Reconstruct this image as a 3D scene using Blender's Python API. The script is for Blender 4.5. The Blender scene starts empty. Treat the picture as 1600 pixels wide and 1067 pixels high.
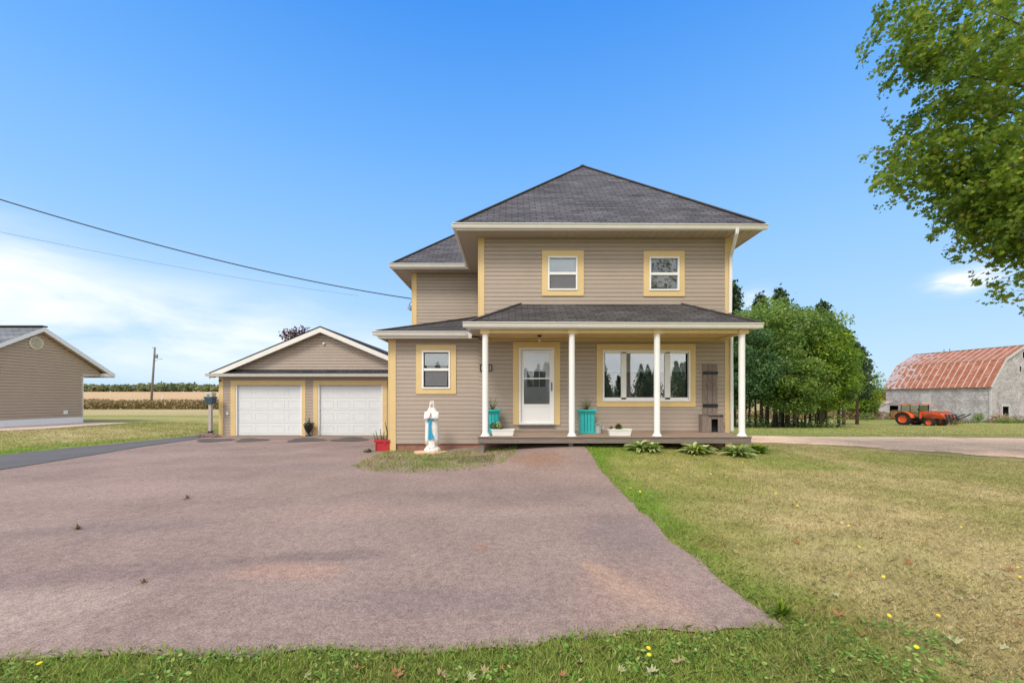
import bpy, bmesh, math, random
import numpy as np
from mathutils import Vector, Matrix

random.seed(7)
RNG = np.random.default_rng(11)
EYE, F, HZ = 1.5, 640.0, 622.0
D1 = 11.2            # depth of the house front wall
YP = 9.95            # depth of the porch posts
sc = bpy.context.scene
COL = sc.collection


def P(px, py, Y):
    return Vector(((px - 800) / F * Y, Y, EYE + (HZ - py) / F * Y))


def PX(px, Y):
    return (px - 800) / F * Y


def PZ(py, Y):
    return EYE + (HZ - py) / F * Y


# ------------------------------------------------------------------ noise / terrain
def vnoise(x, y, s, seed=0):
    x = np.asarray(x, float) / s + 1000.5
    y = np.asarray(y, float) / s + 1000.5
    xi, yi = np.floor(x).astype(np.int64), np.floor(y).astype(np.int64)
    fx, fy = x - xi, y - yi
    fx, fy = fx * fx * (3 - 2 * fx), fy * fy * (3 - 2 * fy)

    def h(a, b):
        n = (a * 374761393 + b * 668265263 + seed * 974711) & 0x7fffffff
        n = ((n ^ (n >> 13)) * 1274126177) & 0x7fffffff
        return ((n ^ (n >> 16)) & 0xffff) / 65535.0
    return ((h(xi, yi) * (1 - fx) + h(xi + 1, yi) * fx) * (1 - fy) +
            (h(xi, yi + 1) * (1 - fx) + h(xi + 1, yi + 1) * fx) * fy)


def sstep(t):
    t = np.clip(t, 0, 1)
    return t * t * (3 - 2 * t)


def G(x, y):
    x = np.asarray(x, float)
    y = np.asarray(y, float)
    R = np.interp(y, [-60, 3, 12, 18, 35, 42, 53, 100, 200, 400, 900],
                  [.05, .05, .10, -.16, -1.0, -1.24, -1.60, -2.1, -2.0, .5, 4])
    L = np.interp(y, [-60, 3, 12, 17, 25, 60, 100, 200, 350, 600, 900],
                  [.05, .05, .04, -.07, -.06, -.1, .5, 3.0, 7.0, 9, 10])
    t = sstep((x + 6) / 13)
    g = L * (1 - t) + R * t
    g = g + .27 * sstep((-13.4 - x) / 4.8) * sstep((y - 3) / 6) * (1 - sstep((y - 26) / 20))
    sx = np.where(x > 1.6, 4.0, 2.5)
    g = g + .27 * np.exp(-((x - 1.6) / sx) ** 2 - ((y - 10.6) / 1.9) ** 2)
    g = g + .02 * (vnoise(x, y, 2.3, 3) - .5)
    return g


def g1(x, y):
    return float(G(x, y))


def inpoly(x, y, poly):
    x = np.asarray(x)
    y = np.asarray(y)
    c = np.zeros(x.shape, bool)
    n = len(poly)
    for i in range(n):
        x1, y1 = poly[i]
        x2, y2 = poly[(i + 1) % n]
        if y1 == y2:
            continue
        m = ((y1 > y) != (y2 > y)) & (x < (x2 - x1) * (y - y1) / (y2 - y1) + x1)
        c ^= m
    return c


# ------------------------------------------------------------------ materials
def srgb(*c):
    return tuple(((v / 255) / 12.92 if v <= 10 else (((v / 255) + .055) / 1.055) ** 2.4) for v in c)


def mat(name, col, rough=.6, var=.1, vs=3.0, bump=0, bs=60, metal=0, spec=.5, fine=0, fs=200, stretch=None, trans=0, attr=None, detail=5):
    m = bpy.data.materials.new(name)
    m.use_nodes = True
    nt = m.node_tree
    N, Lk = nt.nodes, nt.links
    b = N['Principled BSDF']
    b.inputs['Roughness'].default_value = rough
    b.inputs['Metallic'].default_value = metal
    b.inputs['Specular IOR Level'].default_value = spec
    tc = N.new('ShaderNodeTexCoord')
    vec = tc.outputs['Object']
    if stretch:
        mp = N.new('ShaderNodeMapping')
        mp.inputs['Scale'].default_value = stretch
        Lk.new(vec, mp.inputs['Vector'])
        vec = mp.outputs['Vector']
    if attr:
        a = N.new('ShaderNodeAttribute')
        a.attribute_name = attr
        base = a.outputs['Color']
    else:
        rgb = N.new('ShaderNodeRGB')
        rgb.outputs[0].default_value = (*col, 1)
        base = rgb.outputs[0]
    for k, (amt, s, det) in enumerate(((var, vs, detail), (fine, fs, 2))):
        if amt <= 0:
            continue
        n = N.new('ShaderNodeTexNoise')
        n.inputs['Scale'].default_value = s
        n.inputs['Detail'].default_value = det
        n.inputs['Roughness'].default_value = .65
        Lk.new(vec, n.inputs['Vector'])
        mr = N.new('ShaderNodeMapRange')
        mr.inputs[1].default_value = .25
        mr.inputs[2].default_value = .75
        mr.inputs[3].default_value = 1 - amt
        mr.inputs[4].default_value = 1 + amt
        Lk.new(n.outputs['Fac'], mr.inputs[0])
        vm = N.new('ShaderNodeVectorMath')
        vm.operation = 'SCALE'
        Lk.new(base, vm.inputs[0])
        Lk.new(mr.outputs[0], vm.inputs['Scale'])
        base = vm.outputs[0]
    Lk.new(base, b.inputs['Base Color'])
    if bump > 0:
        n = N.new('ShaderNodeTexNoise')
        n.inputs['Scale'].default_value = bs
        n.inputs['Detail'].default_value = 4
        Lk.new(vec, n.inputs['Vector'])
        bp = N.new('ShaderNodeBump')
        bp.inputs['Strength'].default_value = bump
        bp.inputs['Distance'].default_value = .01
        Lk.new(n.outputs['Fac'], bp.inputs['Height'])
        Lk.new(bp.outputs[0], b.inputs['Normal'])
    if trans > 0:
        out = N['Material Output']
        tr = N.new('ShaderNodeBsdfTranslucent')
        Lk.new(base, tr.inputs['Color'])
        mx = N.new('ShaderNodeMixShader')
        mx.inputs[0].default_value = trans
        Lk.new(b.outputs[0], mx.inputs[1])
        Lk.new(tr.outputs[0], mx.inputs[2])
        Lk.new(mx.outputs[0], out.inputs['Surface'])
    return m


def leafmat(name, c1, c2, c3, trans=.3, rough=.5):
    """three-way leaf colour picked per leaf from the 'rnd' attribute"""
    m = bpy.data.materials.new(name)
    m.use_nodes = True
    nt = m.node_tree
    N, Lk = nt.nodes, nt.links
    b = N['Principled BSDF']
    b.inputs['Roughness'].default_value = rough
    b.inputs['Specular IOR Level'].default_value = .3
    a = N.new('ShaderNodeAttribute')
    a.attribute_name = 'rnd'
    cr = N.new('ShaderNodeValToRGB')
    e = cr.color_ramp.elements
    e[0].position, e[0].color = 0, (*c1, 1)
    e[1].position, e[1].color = 1, (*c3, 1)
    el = cr.color_ramp.elements.new(.55)
    el.color = (*c2, 1)
    Lk.new(a.outputs['Fac'], cr.inputs[0])
    Lk.new(cr.outputs[0], b.inputs['Base Color'])
    tr = N.new('ShaderNodeBsdfTranslucent')
    Lk.new(cr.outputs[0], tr.inputs['Color'])
    mx = N.new('ShaderNodeMixShader')
    mx.inputs[0].default_value = trans
    Lk.new(b.outputs[0], mx.inputs[1])
    Lk.new(tr.outputs[0], mx.inputs[2])
    Lk.new(mx.outputs[0], N['Material Output'].inputs['Surface'])
    return m


def roofmat(name, c, c2, row=.14, wid=.33):
    """asphalt shingles in tabs, from UVs in metres"""
    m = bpy.data.materials.new(name)
    m.use_nodes = True
    N, Lk = m.node_tree.nodes, m.node_tree.links
    b = N['Principled BSDF']
    b.inputs['Roughness'].default_value = .85
    b.inputs['Specular IOR Level'].default_value = .12
    uv = N.new('ShaderNodeUVMap')
    br = N.new('ShaderNodeTexBrick')
    br.inputs['Scale'].default_value = 1
    br.inputs['Brick Width'].default_value = wid
    br.inputs['Row Height'].default_value = row
    br.inputs['Mortar Size'].default_value = .012
    br.inputs['Mortar Smooth'].default_value = .3
    br.inputs['Bias'].default_value = 0
    br.inputs['Color1'].default_value = (*c, 1)
    br.inputs['Color2'].default_value = (*c2, 1)
    br.inputs['Mortar'].default_value = (*[v * .45 for v in c], 1)
    Lk.new(uv.outputs[0], br.inputs['Vector'])
    mp = N.new('ShaderNodeMapping')
    mp.inputs['Scale'].default_value = (.55, 2.2, 1)
    Lk.new(uv.outputs[0], mp.inputs['Vector'])
    n = N.new('ShaderNodeTexNoise')
    n.inputs['Scale'].default_value = 1.1
    n.inputs['Detail'].default_value = 6
    Lk.new(mp.outputs[0], n.inputs['Vector'])
    mr = N.new('ShaderNodeMapRange')
    mr.inputs[1].default_value = .35
    mr.inputs[2].default_value = .65
    mr.inputs[3].default_value = .72
    mr.inputs[4].default_value = 1.18
    Lk.new(n.outputs['Fac'], mr.inputs[0])
    n2 = N.new('ShaderNodeTexNoise')
    n2.inputs['Scale'].default_value = 90
    n2.inputs['Detail'].default_value = 2
    Lk.new(uv.outputs[0], n2.inputs['Vector'])
    mr2 = N.new('ShaderNodeMapRange')
    mr2.inputs[3].default_value = .7
    mr2.inputs[4].default_value = 1.3
    Lk.new(n2.outputs['Fac'], mr2.inputs[0])
    mu = N.new('ShaderNodeMath')
    mu.operation = 'MULTIPLY'
    Lk.new(mr.outputs[0], mu.inputs[0])
    Lk.new(mr2.outputs[0], mu.inputs[1])
    vm = N.new('ShaderNodeVectorMath')
    vm.operation = 'SCALE'
    Lk.new(br.outputs['Color'], vm.inputs[0])
    Lk.new(mu.outputs[0], vm.inputs['Scale'])
    Lk.new(vm.outputs[0], b.inputs['Base Color'])
    bp = N.new('ShaderNodeBump')
    bp.inputs['Strength'].default_value = .6
    bp.inputs['Distance'].default_value = .01
    bp.invert = True
    Lk.new(br.outputs['Fac'], bp.inputs['Height'])
    Lk.new(bp.outputs[0], b.inputs['Normal'])
    return m


def glassmat(name, refl=.3, tint=(.55, .6, .62)):
    m = bpy.data.materials.new(name)
    m.use_nodes = True
    N, Lk = m.node_tree.nodes, m.node_tree.links
    N.remove(N['Principled BSDF'])
    t = N.new('ShaderNodeBsdfTransparent')
    t.inputs[0].default_value = (*tint, 1)
    g = N.new('ShaderNodeBsdfGlossy')
    g.inputs['Roughness'].default_value = .01
    g.inputs['Color'].default_value = (.95, .97, 1, 1)
    # slight waviness of float glass
    tc = N.new('ShaderNodeTexCoord')
    n = N.new('ShaderNodeTexNoise')
    n.inputs['Scale'].default_value = 1.6
    Lk.new(tc.outputs['Object'], n.inputs['Vector'])
    bp = N.new('ShaderNodeBump')
    bp.inputs['Strength'].default_value = .04
    bp.inputs['Distance'].default_value = .02
    Lk.new(n.outputs['Fac'], bp.inputs['Height'])
    Lk.new(bp.outputs[0], g.inputs['Normal'])
    lw = N.new('ShaderNodeFresnel')
    lw.inputs[0].default_value = 1.5
    ad = N.new('ShaderNodeMath')
    ad.operation = 'ADD'
    ad.use_clamp = True
    ad.inputs[1].default_value = refl
    Lk.new(lw.outputs[0], ad.inputs[0])
    mx = N.new('ShaderNodeMixShader')
    Lk.new(ad.outputs[0], mx.inputs[0])
    Lk.new(t.outputs[0], mx.inputs[1])
    Lk.new(g.outputs[0], mx.inputs[2])
    Lk.new(mx.outputs[0], N['Material Output'].inputs['Surface'])
    return m


M = {}
M['siding'] = mat('vinyl_siding', (.385, .320, .272), .6, .05, 1.2, fine=.03, fs=40)
M['siding2'] = mat('neighbour_siding', (.42, .33, .245), .55, .05, 1.2)
M['yellow'] = mat('yellow_trim', (.66, .49, .24), .5, .06, 3, fine=.03, fs=60)
M['white'] = mat('white_metal', (.72, .71, .69), .4, .04, 4, fine=.03, fs=30)
M['white2'] = mat('white_vinyl', (.78, .79, .80), .35, .03, 4)
M['soffit'] = mat('soffit', (.46, .39, .33), .55, .04, 3)
M['door'] = mat('garage_door_paint', (.66, .69, .72), .4, .03, 2.5)
M['roof'] = roofmat('shingles', (.078, .078, .092), (.125, .125, .145))
M['roofb'] = roofmat('dark_shingles', (.036, .038, .046), (.062, .064, .074))
M['roofp'] = roofmat('porch_shingles', (.060, .057, .060), (.100, .095, .098))
M['roofc'] = roofmat('grey_shingles', (.15, .165, .19), (.20, .215, .24))
M['cap'] = mat('ridge_cap', (.085, .075, .075), .9, .25, 6)
M['black'] = mat('black_metal', (.012, .012, .014), .45, .1, 5)
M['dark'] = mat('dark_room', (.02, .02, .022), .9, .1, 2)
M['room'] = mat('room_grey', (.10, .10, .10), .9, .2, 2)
M['blind'] = mat('blind', (.80, .82, .84), .7, .05, 5)
M['screen'] = mat('insect_screen', (.14, .145, .16), .8, .1, 8)
M['glass'] = glassmat('window_glass', .06, (.94, .96, .97))
M['glassp'] = glassmat('picture_glass', .20, (.80, .83, .84))
M['glassd'] = glassmat('door_glass', .04, (.96, .97, .98))
M['deck'] = mat('weathered_deck', (.27, .20, .155), .8, .25, 2, fine=.15, fs=30, stretch=(1, 12, 12), bump=.2)
M['deckf'] = mat('grey_deck_fascia', (.20, .165, .145), .85, .25, 2.5, fine=.2, fs=40, stretch=(1, 1, 8), bump=.3)
M['wood'] = mat('barn_board', (.22, .175, .155), .9, .3, 6, fine=.2, fs=60, stretch=(6, 6, 1), bump=.3)
M['teal'] = mat('teal_paint', (.02, .42, .42), .5, .08, 5, fine=.05, fs=80)
M['red'] = mat('red_paint', (.42, .022, .03), .5, .15, 6, bump=.1)
M['foundation'] = mat('red_foundation', (.30, .15, .11), .9, .3, 3, fine=.2, fs=40, bump=.4)
M['white3'] = mat('planter_white', (.80, .80, .80), .45, .06, 8)
M['galv'] = mat('galvanised', (.45, .50, .50), .4, .15, 10, metal=.5)
M['plaster'] = mat('painted_plaster', (.80, .78, .77), .5, .09, 7, fine=.06, fs=60)
M['blue'] = mat('sash_blue', (.02, .33, .55), .5, .1, 8)
M['skin'] = mat('statue_skin', (.60, .36, .26), .5, .05, 10)
M['pink'] = mat('pink_slab', (.74, .46, .33), .85, .2, 12, bump=.4)
M['soil'] = mat('potting_soil', (.05, .035, .025), .95, .3, 30, bump=.5)
M['bark'] = mat('bark', (.10, .08, .065), .95, .35, 5, stretch=(4, 4, 1), bump=.8, bs=15)
M['barkp'] = mat('pine_bark', (.13, .085, .06), .95, .3, 5, stretch=(4, 4, 1), bump=.6, bs=15)
M['leafm'] = leafmat('maple_leaf', (.12, .21, .03), (.27, .39, .04), (.66, .56, .09), .6)
M['leafg'] = leafmat('grove_leaf', (.08, .16, .04), (.19, .31, .06), (.38, .49, .13), .45)
M['leafy'] = leafmat('grove_leaf_bright', (.07, .16, .015), (.19, .33, .025), (.40, .46, .06), .4)
M['leafd'] = leafmat('grove_leaf_dark', (.045, .11, .045), (.09, .19, .07), (.18, .30, .10), .35)
M['leafp'] = leafmat('pine_needle', (.03, .06, .025), (.06, .11, .04), (.13, .19, .07), .2)
M['leafr'] = leafmat('purple_leaf', (.05, .018, .022), (.10, .035, .035), (.18, .07, .05), .2)
M['leafb'] = leafmat('brush_leaf', (.10, .08, .035), (.25, .19, .08), (.46, .34, .18), .3)
M['leaff'] = leafmat('far_leaf', (.12, .17, .09), (.20, .25, .11), (.36, .32, .14), .35)
M['hosta'] = leafmat('hosta_leaf', (.16, .30, .05), (.36, .48, .14), (.80, .80, .45), .4)
M['potleaf'] = leafmat('pot_plant_leaf', (.03, .07, .015), (.08, .14, .03), (.22, .16, .05), .25)
M['grass'] = mat('grass_blades', (1, 1, 1), .6, 0, attr='Col', trans=.4, spec=.2)
M['dand'] = mat('dandelion', (.88, .70, .02), .7, .1, 50)
M['fallen'] = mat('fallen_leaf', (.34, .27, .14), .8, .3, 30)
M['fallen3'] = mat('fallen_leaf_pale', (.36, .36, .20), .8, .3, 30)
M['fallen2'] = mat('fallen_leaf_brown', (.30, .15, .06), .8, .3, 30)
M['barnw'] = mat('weathered_shingle_siding', (.41, .39, .40), .9, .35, .9, fine=.4, fs=5, bump=.5, bs=14)
M['barnt'] = mat('barn_trim', (.46, .47, .47), .85, .2, 2)
M['orange'] = mat('orange_paint', (.75, .11, .02), .4, .1, 4)
M['pinkroof'] = mat('faded_orange_roof', (.72, .28, .20), .5, .1, 4)
M['rubber'] = mat('rubber', (.02, .02, .02), .85, .2, 8)
M['steel'] = mat('worn_steel', (.22, .22, .24), .5, .3, 8, metal=.4)
M['cabin'] = mat('cabin_dark', (.02, .045, .04), .6, .1, 8)
M['pole'] = mat('grey_pole', (.16, .145, .13), .9, .3, 4, stretch=(3, 3, .5))
M['greyw'] = mat('grey_post_wood', (.42, .38, .37), .9, .2, 5, stretch=(5, 5, 1))
M['rock'] = mat('field_rock', (.20, .13, .12), .95, .4, 9, bump=.6, bs=20)
M['rope'] = mat('cable_black', (.02, .02, .022), .6, .1, 3)
M['lead'] = mat('blue_box', (.035, .085, .14), .6, .3, 10)
M['cream'] = mat('cream_plastic', (.62, .58, .45), .5, .1, 4)
M['bulb'] = mat('frosted_glass', (.62, .52, .36), .2, .1, 8)
M['concrete'] = mat('pale_pink_concrete', (.56, .43, .35), .9, .12, 2, fine=.1, fs=40, spec=.1)
M['hay'] = mat('dead_wood', (.34, .24, .16), .9, .3, 8)
M['plate'] = mat('number_plate', (.42, .40, .32), .6, .1, 10)


def patchmat():
    """reddish chip seal with stains that have a place of their own"""
    m = mat('driveway_chipseal', (.275, .207, .184), .95, .20, .75, fine=.0, spec=.05)
    N, Lk = m.node_tree.nodes, m.node_tree.links
    b = N['Principled BSDF']
    base = b.inputs['Base Color'].links[0].from_socket
    tc = N.new('ShaderNodeTexCoord')
    n1 = N.new('ShaderNodeTexNoise')
    n1.inputs['Scale'].default_value = 2.4
    n1.inputs['Detail'].default_value = 8
    n1.inputs['Roughness'].default_value = .7
    Lk.new(tc.outputs['Object'], n1.inputs['Vector'])
    sep = N.new('ShaderNodeSeparateXYZ')
    Lk.new(tc.outputs['Object'], sep.inputs[0])

    def blob(cx, cy, rx, ry, ang, col, amt):
        nonlocal base
        mp = N.new('ShaderNodeMapping')
        mp.vector_type = 'TEXTURE'
        mp.inputs['Location'].default_value = (cx, cy, 0)
        mp.inputs['Rotation'].default_value = (0, 0, math.radians(ang))
        mp.inputs['Scale'].default_value = (rx, ry, 1000)
        Lk.new(tc.outputs['Object'], mp.inputs['Vector'])
        ln = N.new('ShaderNodeVectorMath')
        ln.operation = 'LENGTH'
        Lk.new(mp.outputs[0], ln.inputs[0])
        ad = N.new('ShaderNodeMath')
        ad.operation = 'MULTIPLY_ADD'
        ad.inputs[1].default_value = 1.6
        Lk.new(n1.outputs['Fac'], ad.inputs[0])
        Lk.new(ln.outputs['Value'], ad.inputs[2])
        r = N.new('ShaderNodeMapRange')
        r.interpolation_type = 'SMOOTHSTEP'
        r.inputs[1].default_value = 1.95
        r.inputs[2].default_value = 1.15
        r.inputs[3].default_value = 0
        r.inputs[4].default_value = amt
        Lk.new(ad.outputs[0], r.inputs[0])
        mx = N.new('ShaderNodeMix')
        mx.data_type = 'RGBA'
        mx.inputs['B'].default_value = (*col, 1)
        Lk.new(r.outputs[0], mx.inputs['Factor'])
        Lk.new(base, mx.inputs['A'])
        base = mx.outputs['Result']
    blob(.80, 3.25, .13, .50, 25, (.44, .29, .20), .6)
    blob(.9, 3.0, .7, .5, 30, (.33, .23, .19), .6)
    blob(1.2, 4.4, .5, .8, 0, (.20, .165, .165), .5)
    blob(-.6, 2.9, 1.2, .25, 0, (.22, .175, .17), .4)
    blob(.4, 5.2, 1.4, .3, 5, (.34, .26, .23), .4)
    blob(-4.5, 8.5, 3.5, .5, 6, (.21, .17, .165), .4)
    blob(-8.5, 10.5, 2.5, .8, 10, (.34, .26, .235), .4)
    blob(1.0, 2.85, .20, .45, 35, (.40, .28, .21), .45)
    blob(-1.75, 3.72, .75, .18, 6, (.15, .12, .115), .5)
    blob(-1.85, 3.42, .60, .22, 0, (.40, .25, .19), .5)
    blob(-.30, 3.95, .13, .07, 10, (.36, .19, .12), .55)
    blob(-4.6, 4.5, 1.5, .3, 14, (.19, .155, .15), .4)
    blob(-3.4, 3.35, 1.5, .28, 10, (.17, .13, .13), .35)
    blob(.55, 8.9, .75, .75, 0, (.26, .15, .10), .6)
    blob(.2, 6.2, 1.6, .7, 0, (.19, .145, .14), .4)
    blob(-2.2, 5.2, 1.5, .5, 8, (.36, .26, .22), .35)
    blob(-6.5, 6.5, 2.5, 1.0, 0, (.38, .28, .25), .4)
    blob(-7.5, 15.5, 4.0, 1.0, 0, (.21, .16, .15), .6)
    blob(-3.5, 2.8, 1.2, .4, 8, (.40, .32, .28), .45)
    # stone speckle
    v = N.new('ShaderNodeTexVoronoi')
    v.inputs['Scale'].default_value = 150
    Lk.new(tc.outputs['Object'], v.inputs['Vector'])
    hs = N.new('ShaderNodeSeparateColor')
    Lk.new(v.outputs['Color'], hs.inputs[0])
    mr = N.new('ShaderNodeMapRange')
    mr.inputs[3].default_value = .68
    mr.inputs[4].default_value = 1.32
    Lk.new(hs.outputs[0], mr.inputs[0])
    vm = N.new('ShaderNodeVectorMath')
    vm.operation = 'SCALE'
    Lk.new(base, vm.inputs[0])
    Lk.new(mr.outputs[0], vm.inputs['Scale'])
    base = vm.outputs[0]
    mot = N.new('ShaderNodeTexNoise')
    mot.inputs['Scale'].default_value = 14
    mot.inputs['Detail'].default_value = 6
    mot.inputs['Roughness'].default_value = .75
    Lk.new(tc.outputs['Object'], mot.inputs['Vector'])
    mr3 = N.new('ShaderNodeMapRange')
    mr3.inputs[1].default_value = .3
    mr3.inputs[2].default_value = .7
    mr3.inputs[3].default_value = .76
    mr3.inputs[4].default_value = 1.22
    Lk.new(mot.outputs['Fac'], mr3.inputs[0])
    vm3 = N.new('ShaderNodeVectorMath')
    vm3.operation = 'SCALE'
    Lk.new(base, vm3.inputs[0])
    Lk.new(mr3.outputs[0], vm3.inputs['Scale'])
    base = vm3.outputs[0]
    Lk.new(base, b.inputs['Base Color'])
    bp = N.new('ShaderNodeBump')
    bp.inputs['Strength'].default_value = .35
    bp.inputs['Distance'].default_value = .004
    Lk.new(v.outputs['Distance'], bp.inputs['Height'])
    Lk.new(bp.outputs[0], b.inputs['Normal'])
    return m


M['drive'] = patchmat()
M['asphalt'] = mat('grey_asphalt', (.13, .13, .135), .95, .2, .7, fine=.3, fs=90, bump=.4, bs=120, spec=.06)
M['patch'] = mat('dark_asphalt_patch', (.11, .10, .10), .95, .3, 2.5, fine=.35, fs=60, bump=.5, bs=60, spec=.06)
M['dirt'] = mat('dirt_track', (.70, .50, .35), .97, .25, .9, fine=.25, fs=22, bump=.8, bs=16, spec=.03)
def fade_edges(m, ns=3.0):
    N, Lk = m.node_tree.nodes, m.node_tree.links
    out = N['Material Output']
    src = out.inputs['Surface'].links[0].from_socket
    a = N.new('ShaderNodeAttribute')
    a.attribute_name = 'edge'
    tc = N.new('ShaderNodeTexCoord')
    n = N.new('ShaderNodeTexNoise')
    n.inputs['Scale'].default_value = ns
    n.inputs['Detail'].default_value = 9
    n.inputs['Roughness'].default_value = .75
    Lk.new(tc.outputs['Object'], n.inputs['Vector'])
    ad = N.new('ShaderNodeMath')
    ad.operation = 'MULTIPLY_ADD'
    ad.inputs[1].default_value = 1.9
    ad.inputs[2].default_value = -.95
    Lk.new(n.outputs['Fac'], ad.inputs[0])
    a2 = N.new('ShaderNodeMath')
    Lk.new(ad.outputs[0], a2.inputs[0])
    Lk.new(a.outputs['Fac'], a2.inputs[1])
    mr = N.new('ShaderNodeMapRange')
    mr.inputs[1].default_value = .38
    mr.inputs[2].default_value = .62
    Lk.new(a2.outputs[0], mr.inputs[0])
    mn = N.new('ShaderNodeMath')
    mn.operation = 'MULTIPLY'
    st = N.new('ShaderNodeMapRange')
    st.inputs[1].default_value = 0
    st.inputs[2].default_value = .12
    Lk.new(a.outputs['Fac'], st.inputs[0])
    Lk.new(mr.outputs[0], mn.inputs[0])
    Lk.new(st.outputs[0], mn.inputs[1])
    t = N.new('ShaderNodeBsdfTransparent')
    mx = N.new('ShaderNodeMixShader')
    Lk.new(mn.outputs[0], mx.inputs[0])
    Lk.new(t.outputs[0], mx.inputs[1])
    Lk.new(src, mx.inputs[2])
    Lk.new(mx.outputs[0], out.inputs['Surface'])


fade_edges(M['dirt'])
M['ground'] = mat('ground', (1, 1, 1), .95, .22, 2.0, fine=.35, fs=45, attr='Col', spec=.1, bump=.6, bs=40)


def barnroof():
    m = bpy.data.materials.new('rusty_sheet_roof')
    m.use_nodes = True
    N, Lk = m.node_tree.nodes, m.node_tree.links
    b = N['Principled BSDF']
    b.inputs['Roughness'].default_value = .75
    uv = N.new('ShaderNodeUVMap')
    n = N.new('ShaderNodeTexNoise')
    n.inputs['Scale'].default_value = 1.3
    n.inputs['Detail'].default_value = 7
    n.inputs['Roughness'].default_value = .7
    Lk.new(uv.outputs[0], n.inputs['Vector'])
    cr = N.new('ShaderNodeValToRGB')
    e = cr.color_ramp.elements
    e[0].position, e[0].color = .30, (.17, .065, .035, 1)
    e[1].position, e[1].color = .75, (.46, .26, .20, 1)
    a = e.new(.5)
    a.color = (.31, .105, .052, 1)
    Lk.new(n.outputs['Fac'], cr.inputs[0])
    # bare galvanised patches toward the far end
    sp = N.new('ShaderNodeSeparateXYZ')
    Lk.new(uv.outputs[0], sp.inputs[0])
    n2 = N.new('ShaderNodeTexNoise')
    n2.inputs['Scale'].default_value = 1.7
    n2.inputs['Detail'].default_value = 5
    Lk.new(uv.outputs[0], n2.inputs['Vector'])
    mr = N.new('ShaderNodeMapRange')
    mr.inputs[1].default_value = 7
    mr.inputs[2].default_value = 13
    mr.inputs[3].default_value = 0
    mr.inputs[4].default_value = .26
    Lk.new(sp.outputs[0], mr.inputs[0])
    ad = N.new('ShaderNodeMath')
    Lk.new(mr.outputs[0], ad.inputs[0])
    Lk.new(n2.outputs['Fac'], ad.inputs[1])
    st = N.new('ShaderNodeMapRange')
    st.inputs[1].default_value = .66
    st.inputs[2].default_value = .74
    Lk.new(ad.outputs[0], st.inputs[0])
    mx = N.new('ShaderNodeMix')
    mx.data_type = 'RGBA'
    mx.inputs['B'].default_value = (.36, .36, .40, 1)
    Lk.new(st.outputs[0], mx.inputs['Factor'])
    Lk.new(cr.outputs[0], mx.inputs['A'])
    Lk.new(mx.outputs['Result'], b.inputs['Base Color'])
    return m


M['barnroof'] = barnroof()
M['seam'] = mat('roof_seam', (.50, .36, .31), .7, .25, 1.5)

# ------------------------------------------------------------------ builders
WL = {}


def tag(o, label=None, cat=None, group=None, kind=None):
    if label:
        o['label'] = label
    if cat:
        o['category'] = cat
    if group:
        o['group'] = group
    if kind:
        o['kind'] = kind
    return o


def empty(name, loc, label=None, cat=None, group=None, rz=0):
    o = bpy.data.objects.new(name, None)
    o.empty_display_size = .2
    COL.objects.link(o)
    o.location = loc
    o.rotation_euler = (0, 0, rz)
    WL[o.name] = Vector(loc)
    return tag(o, label, cat, group)


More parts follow.
